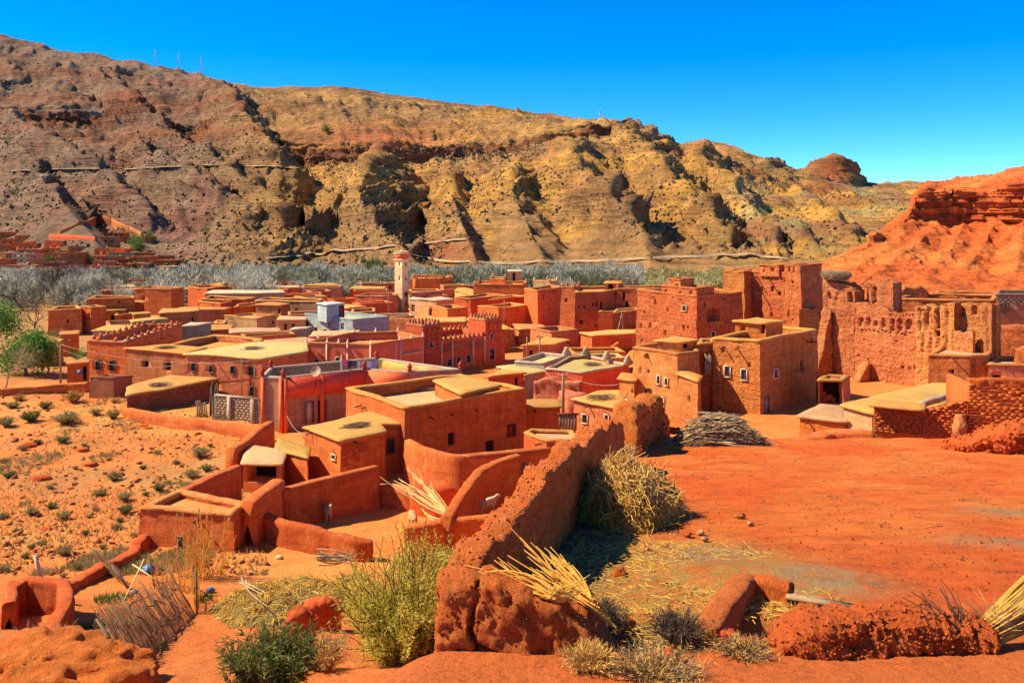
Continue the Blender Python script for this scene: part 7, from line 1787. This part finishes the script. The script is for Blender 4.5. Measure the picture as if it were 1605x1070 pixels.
for k, (px, py, s) in enumerate(shr + yel):
    c = on_ground(px, py, 30); v = 3 if (px, py, s) in yel else (k % 5 if k % 5 != 3 else 1)
    o = protos[v] if not used[v] else copy_tree(protos[v]); used[v] = True
    sc = s * c[1] / F / 1.5; o.location = tuple(c); o.scale = (sc, sc, sc * rr.uniform(.75, 1.0)); o.rotation_euler = (0, 0, rr.uniform(0, 6.28))
    big = s >= 26
    lab = ('golden tufted' if v == 3 else 'large grey-green' if big else 'small grey-green') + ' shrub, ' + rank(shr + yel, px, py) + ' from the left ' + names_side(px, py)
    cnt_[lab] = cnt_.get(lab, 0) + 1
    tag(o, lab, 'shrub', 'shrubs on the rocky field')
def field_points(n_, rr):
    px, py = rr.uniform(-10, 420, n_), rr.uniform(618, 935, n_); Yv = 16 * F / (py - HY); x = (px - CX) / F * Yv
    k = x < -10.3 - (Yv - 42) * .30; return x[k], Yv[k], ground_z(x[k], Yv[k])
x, yv, z = field_points(1500, rr); mb = MB()
for k in range(len(x)):
    s = abs(rr.normal(0, .055)) + .02; a = rr.uniform(0, 6.28)
    mb.frame_box((x[k], yv[k], z[k] + s * .2), [math.cos(a), math.sin(a), rr.normal(0, .3)], [-math.sin(a) + rr.normal(0, .3), math.cos(a), rr.normal(0, .3)], [rr.normal(0, .3), rr.normal(0, .3), 1], s * rr.uniform(.6, 1.5), s * rr.uniform(.4, .9), s * rr.uniform(.3, .8))
o = mb.build('field_stones', M['fieldrock'], None); tag(o, 'broken red-brown stones strewn over the field', None, None, 'stuff')
x, yv, z = field_points(8000, rr); k = noise(np.stack([x * .35, yv * .18, 0 * x], -1), 5) > -.05; x, yv, z = x[k], yv[k], z[k]; m = len(x)
e = rr.normal(0, .10, (m, 2)); V = np.stack([np.stack([x - .035, yv, z], -1), np.stack([x + .035, yv, z], -1), np.stack([x + e[:, 0], yv + e[:, 1], z + rr.uniform(.06, .26, m)], -1)], 1).reshape(-1, 3)
o = mesh_np('field_grass', V, [np.arange(len(V)).reshape(-1, 3)], M['drygrass']); tag(o, 'sparse dry grass on the rocky field', None, None, 'stuff')
x, yv, z = field_points(9000, rr); k = noise(np.stack([x * .55, yv * .3, 0 * x], -1), 15) > .42; x, yv, z = x[k], yv[k], z[k]; LVf = []
for a in range(9):
    e = rr.normal(0, .10, (len(x), 2)); b_ = rr.normal(0, .06, (len(x), 2)); LVf.append(np.stack([np.stack([x + b_[:, 0] - .02, yv + b_[:, 1], z], -1), np.stack([x + b_[:, 0] + .02, yv + b_[:, 1], z], -1), np.stack([x + b_[:, 0] + e[:, 0], yv + b_[:, 1] + e[:, 1], z + rr.uniform(.08, .3, len(x))], -1)], 1).reshape(-1, 3))
V = np.concatenate(LVf); o = mesh_np('field_weeds', V, [np.arange(len(V)).reshape(-1, 3)], M['leaf_b']); tag(o, 'clumps of low grey-green weeds on the rocky field', None, None, 'stuff')
rocks = [(130,706,20),(225,668,16),(55,693,16),(45,700,26),(140,728,22),(60,752,30),(180,744,24),(232,672,14),(60,862,16),(28,850,14),(12,870,14),(72,830,16),(10,838,12),(165,842,14),(90,898,14),(20,915,16),(250,662,12),(310,680,12),(205,672,12),(110,765,10),(35,780,12),(215,752,12)]
for k, (px, py, s) in enumerate(rocks):
    c = on_ground(px, py, 30); r = s * c[1] / F * .5
    lump('field_rock', ('flat' if k % 2 else 'jagged') + ' red rock, ' + rank(rocks, px, py) + ' from the left ' + names_side(px, py), c, (r, r * .8, r * .7), 'clod', 120 + k, 'rock', .6, .6, 'rocks on the field', n=9)

# ------------------------------------------------------------------ sheep
def sheep(label, c, head, s, mat, seed, graze=False):
    a = math.radians(head); f = np.array([math.cos(a), math.sin(a), 0]); r = np.array([-f[1], f[0], 0]); up = np.array([0, 0, 1.0])
    J, E, RAD = [], [], []
    def v(x, y, z, rad): J.append(f * x * s + r * y * s + up * z * s); RAD.append(rad * s); return len(J) - 1
    pel = v(-.30, 0, .60, .17); mid = v(0, 0, .58, .21); che = v(.28, 0, .60, .18); nk = v(.42, 0, .74 if not graze else .62, .10); hd = v(.54, 0, .88 if not graze else .36, .085); mz = v(.68, 0, .82 if not graze else .24, .05)
    E += [(pel, mid), (mid, che), (che, nk), (nk, hd), (hd, mz)]
    tl = v(-.48, 0, .52, .04); E.append((pel, tl))
    for sg in (-1, 1):
        e = v(.50, .12 * sg, .90 if not graze else .40, .025); E.append((hd, e))
        k1 = v(.27, .10 * sg, .34, .055); k2 = v(.28, .10 * sg, .18, .035); k3 = v(.28, .10 * sg, .02, .035); E += [(che, k1), (k1, k2), (k2, k3)]
        h1 = v(-.24, .11 * sg, .40, .075); h2 = v(-.36, .11 * sg, .24, .04); h3 = v(-.31, .11 * sg, .02, .035); E += [(pel, h1), (h1, h2), (h2, h3)]
    me = bpy.data.meshes.new('sheep'); me.from_pydata([tuple(p) for p in J], E, []); o = bpy.data.objects.new('sheep', me); COL.objects.link(o)
    md = o.modifiers.new('skin', 'SKIN')
    for i, sv in enumerate(me.skin_vertices[0].data): sv.radius = (RAD[i], RAD[i]); sv.use_root = (i == 0)
    o.modifiers.new('sub', 'SUBSURF').levels = 2; o.modifiers['sub'].render_levels = 2
    me.materials.append(M[mat]); o.location = tuple(c); tag(o, label, 'sheep', 'sheep in the yards'); return o
def yard_pt(px, py, z=-15.6): return PZ(px, py, z)
sheep('grey-white sheep standing in the shade of the long yard wall', yard_pt(513, 816), -65, 1.15, 'wool', 1)
sheep('tan sheep seen from behind by the low yard wall', yard_pt(647, 826, -15.3), 110, 1.05, 'wool2', 2, True)
sheep('pale sheep standing side-on inside the pen', PZ(764, 804, -14.6), 15, 1.0, 'wool', 3)

# ------------------------------------------------------------------ utility poles and wires
def upole(label, px, pyt, pyb, Y, arm=False, r=.09):
    b, t_ = P(px, pyb, Y), P(px, pyt, Y); t = empty('utility_pole', tuple(b)); tag(t, label, 'pole')
    MB().tube([b - w3 * .6, (b + t_) / 2, t_], [r * 1.15, r, r * .85], 8).build('post', M['pole'], t, smooth=True)
    if arm:
        MB().frame_box(t_ - w3 * .15, [1, 0, 0], [0, 1, 0], [0, 0, 1], .35, .04, .04).build('crossarm', M['wood'], t)
        for sx in (-.3, .3): MB().tube([t_ + np.array([sx, 0, -.1]), t_ + np.array([sx, 0, .06])], .03, 6).build('insulator', M['white'], t)
    return t_
w1 = upole('stout wooden utility pole behind the low yellow roof', 882.5, 586, 655, 62.5, True, .11)
w2 = upole('thin utility pole left of the pinkish house', 826, 528, 566, 93, False, .07); w4 = upole('thin utility pole in front of the pinkish house', 846, 526, 566, 92, True, .08)
w5 = upole('leaning utility pole by the garden at the far left', 95, 540, 603, 86, True); upole('short pole left of the battlement house', 121, 560, 602, 86.5, False, .07); upole('second short pole left of the battlement house', 131, 575, 602, 86.5, False, .07)
w6 = upole('tall thin pole in front of the rounded red block', 790.5, 470, 517, 128, False, .06); w7 = upole('pole left of the minaret behind the blue house', 609, 456, 495, 140, True, .09)
w8 = upole('pale drain-like pole on the brown long house front', 379, 560, 622, 79.5, False, .05); upole('second pale pole on the brown long house front', 399, 572, 625, 78.8, False, .05)
def wire(label, a, b, sag, r=.018):
    t = np.linspace(0, 1, 16)[:, None]; pts = a + (b - a) * t; pts[:, 2] -= (sag * 4 * t * (1 - t))[:, 0]
    tag(MB().tube(pts, r, 4).build('wire', M['wire'], None), label, 'wire')
wire('upper wire from the far left pole to the brown house', w5, P(411, 563, 78.6), .9); wire('lower wire from the far left pole to the brown house', w5 - w3 * .4, P(300, 568, 81.5), 1.0)
wire('wire from the stout pole to the golden house', w1, P(972, 602, 60.8), .35); wire('wire from the stout pole towards the concrete house', w1, P(853, 580, 79), .4)
wire('wire hanging from the grey house corner', P(450, 652, 66.5), P(482, 676, 60), .5)
c = PZ(124, 600, -15.9); sd_ = house('garden_shed', 'small orange shed with blue sheet beside the battlement house', [(106,569),(137,567),(139,563),(110,565)], -13.6, -16.3, 'orange', 'roof_o', 'slab', amp=.05, res=.4, cat='shed', wins=[(133,585,5,22,'o',.4)])
tag(MB().frame_box(P(125, 583, 84.6), [1, 0, .1], [0, 1, 0], [-.1, 0, 1], .22, .03, .2).build('blue_sheet', M['bluebag'], None), 'blue plastic sheet hanging on the garden shed', 'sheet')
house('mud_house', 'low brown farm wall house behind the pine at far left', [(44,537),(95,536),(99,531),(48,532)], -13.4, -16.3, 'brown', 'roof_o', drop=.4, amp=.08, res=.5)
house('mud_house', 'small orange lit house above the palm at far left', [(94,524),(122,522.5),(124,518),(97,519)], -13.4, -16.3, 'orange', 'roof_o', 'slab', amp=.06, res=.5)
# ------------------------------------------------------------------ trees
def tree(name, label, base, h, seed, bark='bark', leaf=None, leaves=0, ls=.2, spread=.6, levels=4, r0=.2, kids=3, group=None, twig=.02, first=.35, cat='tree'):
    rr = np.random.RandomState(seed); t = empty(name, tuple(base)); tag(t, label, cat, group)
    mt, mc = MB(), MB(); ends = []
    def grow(p, d, l, r, lev):
        n_ = 4; pts = [p]
        for k in range(n_):
            d = d + rr.normal(size=3) * .16 + np.array([0, 0, .05 if lev else 0]); d /= np.linalg.norm(d); pts.append(pts[-1] + d * l / n_)
        r1 = r * .6
        (mt if lev < 2 else mc).tube(pts, np.linspace(r, r1, n_ + 1), 6 if lev < 2 else 3, cap=False)
        if lev >= levels: ends.append((np.array(pts[-1]), d)); return
        nk = kids + (lev == 0) + rr.randint(0, 2)
        for k in range(nk):
            i = rr.randint(2, n_ + 1) if lev else n_ - (k % 2); o = rr.normal(size=3); o -= d * (o @ d); o /= np.linalg.norm(o)
            nd = d * (1 - spread * .5) + o * spread * rr.uniform(.6, 1.3); nd /= np.linalg.norm(nd)
            grow(pts[i], nd, l * rr.uniform(.6, .85) * (1 if lev else (1 - first) / first * .55), max(r1 * rr.uniform(.55, .8), twig * .4), lev + 1)
    grow(np.asarray(base, float) - np.array([0, 0, .2]), np.array([rr.normal(0, .1), 0, 1.0]), h * first, r0, 0)
    mt.build('trunk', M[bark], t)
    if leaf and leaves:
        LV = []
        for p, d in ends:
            for k in range(leaves):
                q = p + rr.normal(size=3) * ls * 1.9; a = rr.normal(size=3); a /= np.linalg.norm(a); b = np.cross(a, rr.normal(size=3)); b /= np.linalg.norm(b)
                l = ls * rr.uniform(.5, 1.2); LV += [q - b * l * .3, q + b * l * .3, q + a * l]
        mesh_np('crown', LV, [np.arange(len(LV)).reshape(-1, 3)], M[leaf], t)
        if mc.n: mc.build('branches', M[bark], t)
    else:
        mc.build('crown', M[bark], t)
    return t
def foot(px, Y, z=-16): return np.array([(px - CX) / F * Y, Y, z])
tree('bare_tree', 'large bare dark tree standing before the river woods at far left', foot(82, 172, -17), 13.5, 1, r0=.42, levels=5, kids=3, spread=.75, twig=.03)
tree('bare_tree', 'bare dark tree left of the large bare tree', foot(38, 160, -17), 11, 2, r0=.32, levels=5, kids=3, spread=.75, twig=.03)
tree('bare_tree', 'pale bare sapling tree at the left edge of the garden', foot(6, 84), 5.2, 3, 'barkp', r0=.1, levels=4, kids=4, spread=.55, twig=.012)
tree('bare_tree', 'reddish bare tree behind the pine', foot(98, 108), 4.4, 4, 'barkp', r0=.12, levels=4, kids=4, spread=.8, twig=.012)
tree('bare_tree', 'small grey bare tree beside the farm wall house', foot(72, 98), 3.6, 5, 'bark', r0=.1, levels=4, kids=4, spread=.7, twig=.012)
tree('green_tree', 'bright green bushy tree with dark forked trunk in the garden', foot(40, 91), 5.4, 6, 'bark', 'leaf_g', 26, .34, .7, 4, .22, 3, first=.38)
tree('green_tree', 'bright green tree cut off by the left edge', foot(-12, 105), 6.6, 7, 'bark', 'leaf_g', 26, .36, .7, 4, .2, 3)
tree('firewood_tree', 'dead whitish branches heaped before the beige house', foot(366, 119, -14.8), 2.4, 8, 'barkp', r0=.1, levels=3, kids=4, spread=1.1, twig=.03, first=.2)
# grove of bare trees at the near side of the river woods
M['barkg'] = plain('ash_grey_bark', (0.15, 0.12, 0.09), 0.95, 0.4, 2)
gp = [tree('grove_tree', 'x', (0, 0, 0), 8.5, 300 + k, 'barkg', r0=.2, levels=5, kids=3, spread=.7, twig=.04) for k in range(3)]
rr = np.random.RandomState(17); gx = sorted(rr.uniform(-60, 330, 22))
for k, px in enumerate(gx):
    o = gp[k] if k < 3 else copy_tree(gp[k % 3]); Y = rr.uniform(162, 205) if px > 60 else rr.uniform(120, 190)
    o.location = tuple(foot(px, Y, -16.6)); sc = rr.uniform(.7, 1.05); o.scale = (sc, sc, sc); o.rotation_euler = (0, 0, rr.uniform(0, 6.28))
    tag(o, 'bare grey tree, %s from the left in the grove behind the left rooftops' % (ORD[k] if k < 20 else ['twenty-first', 'twenty-second'][k - 20]), 'tree', 'bare trees of the grove')
# young palm
pb = foot(120, 92, -16); pl = empty('palm', tuple(pb)); tag(pl, 'young green palm beside the battlement house', 'palm')
MB().tube([pb, pb + w3 * 1.6], [.2, .16], 8).build('trunk', M['bark'], pl)
rr = np.random.RandomState(9)
for k in range(16):
    a = rr.uniform(0, 6.28); el = rr.uniform(.5, 1.35); L = rr.uniform(1.6, 2.3); t = np.linspace(0, 1, 9)
    d = np.array([math.cos(a) * math.cos(el), math.sin(a) * math.cos(el), math.sin(el)])
    sp = pb + w3 * 1.6 + d * L * t[:, None] - w3 * (0.7 * t ** 2.2)[:, None]; mb = MB(); mb.tube(sp, np.linspace(.025, .006, 9), 3, cap=False)
    for i in range(2, 9):
        sd = np.cross(d, w3); sd /= np.linalg.norm(sd)
        for sg in (-1, 1):
            for q in (0, .5):
                p = sp[i - 1] + (sp[i] - sp[i - 1]) * q; e = p + (sd * sg + d * .7 - w3 * .25) * .42 * (1 - .4 * t[i]); mb.add([p - d * .02, p + d * .02, e], None, [(0, 1, 2)])
    mb.build('frond', M['leaf_g'], pl)

# the woods along the river: one mass of bare willows and poplars
def thicket(name, label, mat, n_, seed, pxr, Yr, hr, size, per):
    rr = np.random.RandomState(seed); T = []
    for k in range(n_):
        Y = rr.uniform(*Yr); px = rr.uniform(*pxr); x = (px - CX) / F * Y; h = rr.uniform(*hr); h = min(h, (18.6 - 0.0545 * Y) * rr.uniform(.35, 1.05) * (.78 if px < 290 else 1) + .4); w = h * rr.uniform(.6, 1.1); z0 = -18.3 if Y > 212 else -17.2
        m = per
        u = rr.normal(size=(m, 3)); u /= np.linalg.norm(u, axis=1)[:, None]; q = rr.uniform(.35, 1, m)[:, None] ** .5
        c = np.array([x, Y, z0 + h * .55]) + u * q * np.array([w * .55, w * .55, h * .5]) * (1 + .25 * noise(u * 2.5 + k * 3.1, seed))[:, None]
        d = u * .8 + np.array([0, 0, .5]) + rr.normal(size=(m, 3)) * .6; d /= np.linalg.norm(d, axis=1)[:, None]
        s = np.cross(d, rr.normal(size=(m, 3))); s /= np.linalg.norm(s, axis=1)[:, None]; l = size * rr.uniform(.6, 1.5, m)[:, None]
        T.append(np.stack([c - s * l * .13, c + s * l * .13, c + d * l], 1))
        if k % 3 == 0:
            b = np.array([x, Y, z0]); T.append(np.array([[b - [.12, 0, 0], b + [.12, 0, 0], b + [rr.normal(0, .5), 0, h * .8]]]))
    V = np.concatenate(T).reshape(-1, 3)
    o = mesh_np(name, V, [np.arange(len(V)).reshape(-1, 3)], M[mat]); tag(o, label, None, None, 'stuff'); return o
thicket('river_woods', 'grey bare willow woods along the river', 'thick1', 460, 1, (-200, 1000), (205, 285), (4.5, 8.5), 1.0, 420)
thicket('river_woods', 'darker grey-green trees among the river woods', 'thick2', 400, 2, (-200, 1000), (190, 285), (3.5, 7.5), .9, 360)
thicket('river_woods', 'grey trees crowding behind the left rooftops', 'thick1', 150, 3, (-150, 420), (165, 215), (3.5, 7.0), .9, 420)
thicket('river_woods', 'bare shrubs filling the ground behind the middle rooftops', 'thick1', 160, 7, (300, 900), (185, 215), (2.5, 4.5), .8, 260)
thicket('river_reeds', 'pale yellow-green reeds on the river flat', 'thick3', 420, 4, (780, 1420), (205, 285), (1.6, 3.6), .9, 240)
thicket('river_reeds', 'green scrub along the far bank', 'leaf_b', 120, 5, (600, 1300), (250, 290), (2.0, 4.0), .8, 240)
thicket('butte_scrub', 'pale scrub at the foot of the red butte', 'thick3', 14, 6, (1335, 1500), (125, 150), (2.5, 4.5), .55, 420)
tree('green_tree', 'single dark green tree standing in the river woods', foot(725 - 140, 262, -18.3), 6.5, 21, 'bark', 'leaf_d', 20, .6, .7, 4, .25, 3)

# ------------------------------------------------------------------ the hamlet across the river
rr = np.random.RandomState(61)
ham = [ # left, right, top, bottom, material, label
 (-4,16,407,421,'red','low red house at the left edge of the far hamlet, lower row'),(20,48,397,412,'cream','cream yellow two storey house in the far hamlet'),(48,72,398,413,'pink','pink house right of the cream house across the river'),(72,106,397,413,'red','wide red house in the lower row of the far hamlet'),
 (107,131,396,417,'deepred','dark red house with pale bands at the end of the lower row'),(-6,18,396,408,'pink','pink house left of the cream house across the river'),(0,28,416,425,'pink','long low pink house nearest the river, far left'),(28,60,416,426,'red','long low red house nearest the river'),
 (-8,20,383,393,'red','red house in the upper row at the left edge of the hamlet'),(20,62,384,393,'orange','wide orange house in the upper row of the far hamlet'),(-6,24,365,373,'red','dark red house alone highest at the left of the hamlet'),(25,46,369,377,'red','small dark house high in the left of the hamlet'),
 (68,90,390,398,'red','small red house between the two rows of the hamlet'),(88,112,393,402,'orange','small orange house above the banded red house'),(150,198,390,402,'orange','long orange house below the hillside wall'),(170,212,396,404,'beige','beige long house right of the hamlet path'),
 (160,194,365,377,'deepred','dark red house with arcade high above the hamlet'),(150,180,372,384,'pink','pink house below the arcade house'),(196,235,372,381,'brown','brown house with open front right of the green trees'),(84,100,418,430,'red','tiny red tower house at the river edge'),
 (205,240,402,410,'red','low red farmhouse at the right of the hamlet'),(236,275,408,415,'orange','low orange farmhouse farthest right in the hamlet'),(128,150,424,430,'cream','tiny pale hut at the river bank'),(180,212,424,430,'cream','low pale roof at the river bank'),(245,275,417,424,'cream','pale low house by the river at right')]
for k, (l, r_, tp, bt_, mt, lb) in enumerate(ham):
    c = on_hill((l + r_) / 2, bt_); Y = c[1]; w = (r_ - l) * Y / F; hgt = (bt_ - tp) * Y / F; x0 = (l - CX) / F * Y; dp = max(4.0, w * .6); sk = rr.uniform(-1.2, 1.2)
    wn_ = []
    rows = 2 if hgt > 3.4 else 1; cols = max(2, int(w / 2.2))
    for a in range(rows):
        for b in range(cols):
            if mt in ('cream',) and (r_ - l) > 24 or rr.uniform() < .6: wn_.append((l + (b + .5) * (r_ - l) / cols, tp + (bt_ - tp) * ((a + .55) / (rows + .1)), 2.0, 2.6, 'o', .25))
    house('hamlet_house', lb, xy=[(x0, Y - 1.0), (x0 + w, Y - 1.0 + sk), (x0 + w + .3, Y - 1 + dp + sk), (x0 + .3, Y - 1 + dp)], top=c[2] + hgt, base=c[2] - 2.5, mat=mt, roof='roof_o', drop=.3, th=.3, amp=.05, res=2.0, wins=wn_, coping=False)
occ = [(l, r_, tp, bt_) for l, r_, tp, bt_, _, _ in ham]; fills = []; tr = 0
while len(fills) < 26 and tr < 4000:
    tr += 1; l = rr.uniform(-10, 275); w_ = rr.uniform(14, 34); bt_ = rr.uniform(378, 428); hh_ = rr.uniform(7, 11)
    if bt_ < 385 + (l - 60) * .12 or any(l < b and l + w_ > a and bt_ - hh_ < d - 2 and bt_ > c_ + 2 for a, b, c_, d in occ): continue
    occ.append((l, l + w_, bt_ - hh_, bt_)); fills.append((l, l + w_, bt_ - hh_, bt_))
for k, (l, r_, tp, bt_) in enumerate(sorted(fills)):
    c = on_hill((l + r_) / 2, bt_); Y = c[1]; w = (r_ - l) * Y / F; hgt = (bt_ - tp) * Y / F; x0 = (l - CX) / F * Y
    wn_ = [(l + (b + .5) * (r_ - l) / 3, tp + (bt_ - tp) * .5, 1.8, 2.4, 'o', .25) for b in range(3)]
    mt = ['red', 'pink', 'orange', 'brown', 'deepred'][k % 5]
    house('hamlet_house', 'tiny %s house, %s from the left of the small houses filling the hamlet' % ({'deepred': 'dark red'}.get(mt, mt), ORD[k] if k < 20 else 'twenty-' + ORD[k - 20]), xy=[(x0, Y - 1), (x0 + w, Y - 1 + rr.uniform(-1, 1)), (x0 + w, Y + 4), (x0, Y + 4)], top=c[2] + hgt, base=c[2] - 2.5, mat=mt, roof='roof_o', drop=.3, th=.3, amp=.05, res=2.0, wins=wn_, coping=False, group='small hamlet houses')
def hill_wall(label, pts, th=.8, hgt=1.6, mat='red'):
    mudwall('hillside_wall', label, [tuple(on_hill(*p) + np.array([0, 0, hgt])) for p in pts], th, mat, .05, 1.2, base=None if False else min(on_hill(*p)[2] for p in pts) - 2, bat=0)
for k, (a, b) in enumerate([((90,369),(125,356)),((125,356),(152,346)),((152,346),(175,350)),((175,350),(205,362)),((205,362),(222,371))]):
    m_ = ((a[0] + b[0]) / 2, (a[1] + b[1]) / 2); pa, pb_, pm_ = on_hill(*a), on_hill(*b), on_hill(*m_)
    mudwall('hillside_wall', 'brown boundary wall climbing over the knoll, part %s from the left' % ['first', 'second', 'third', 'fourth', 'last'][k], [tuple(pa + w3 * 1.5), tuple(pm_ + w3 * 1.5), tuple(pb_ + w3 * 1.5)], .9, 'brown', .05, 1.0, base=min(pa[2], pb_[2], pm_[2]) - 1.5, bat=0)
pa, pm_, pb_ = on_hill(78,374), on_hill(112,378), on_hill(150,384)
mudwall('hillside_wall', 'red boundary wall below the knoll', [tuple(pa + w3 * 1.6), tuple(pm_ + w3 * 1.6), tuple(pb_ + w3 * 1.6)], .9, 'red', .05, 1.0, base=min(pa[2], pb_[2]) - 1.5, bat=0)
for k, (px, py, h, lb) in enumerate([(207,388,5,'bright green tree beside the arcade house in the hamlet'),(222,396,6,'dark green tree right of the bright green hamlet tree'),(84,413,3,'small green tree in the lower row of the hamlet'),(232,380,4,'small tree near the brown hamlet house'),(132,416,4,'grey-green tree at the banded red house')]):
    c = on_hill(px, py) - w3 * .5; tree('green_tree', lb, c, h, 80 + k, 'bark', 'leaf_g' if k in (0, 2) else 'leaf_d', 16, .6, .7, 3, .2, 4, 'trees in the hamlet')
c = on_hill(515, 208); tree('green_tree', 'lone clump of green trees high on the red slope', c - w3, 6, 90, 'bark', 'leaf_d', 9, .9, 1.0, 3, .3, 4)

# ------------------------------------------------------------------ radio masts on the ridge
def mast(label, px, pyt, pyb, dY=6):
    i_ = int(np.searchsorted(hu, px)); c = HP[int(np.argmin(HPY[:, i_])), i_]; Y = c[1]; b = c - np.array([0, 0, 2.5]); h = (HY - pyt) / F * Y - b[2]; t = empty('radio_mast', tuple(b)); tag(t, label, 'mast', 'masts on the ridge')
    for k in range(3):
        a = k * 2.094; o = np.array([math.cos(a), math.sin(a), 0]); MB().tube([b + o * .95, b + o * .35 + w3 * h], .16, 4).build('leg', M['steel'], t)
    mb = MB()
    for i in range(int(h / 1.6)):
        z0 = i * 1.6; z1 = z0 + 1.6; f0 = .95 - .6 * z0 / h; f1 = .95 - .6 * min(z1, h) / h
        for k in range(3):
            a0, a1 = k * 2.094, (k + 1) * 2.094; mb.tube([b + np.array([math.cos(a0), math.sin(a0), 0]) * f0 + w3 * z0, b + np.array([math.cos(a1), math.sin(a1), 0]) * f1 + w3 * min(z1, h)], .08, 3, cap=False)
    mb.build('bracing', M['steel'], t)
    MB().tube([b + w3 * h, b + w3 * (h + 2.5)], .1, 4).build('antenna', M['steel'], t)
    MB().tube([b + w3 * (h * .82), b + w3 * (h * .82 + 1.4)], .32, 8).build('dish_drum', M['white'], t)
mast('leftmost radio mast on the left ridge', 242, 79, 99); mast('middle radio mast on the left ridge', 278, 84, 107); mast('right radio mast on the left ridge', 313, 91, 117); mast('lone radio mast on the middle hilltop', 940, 174, 206)
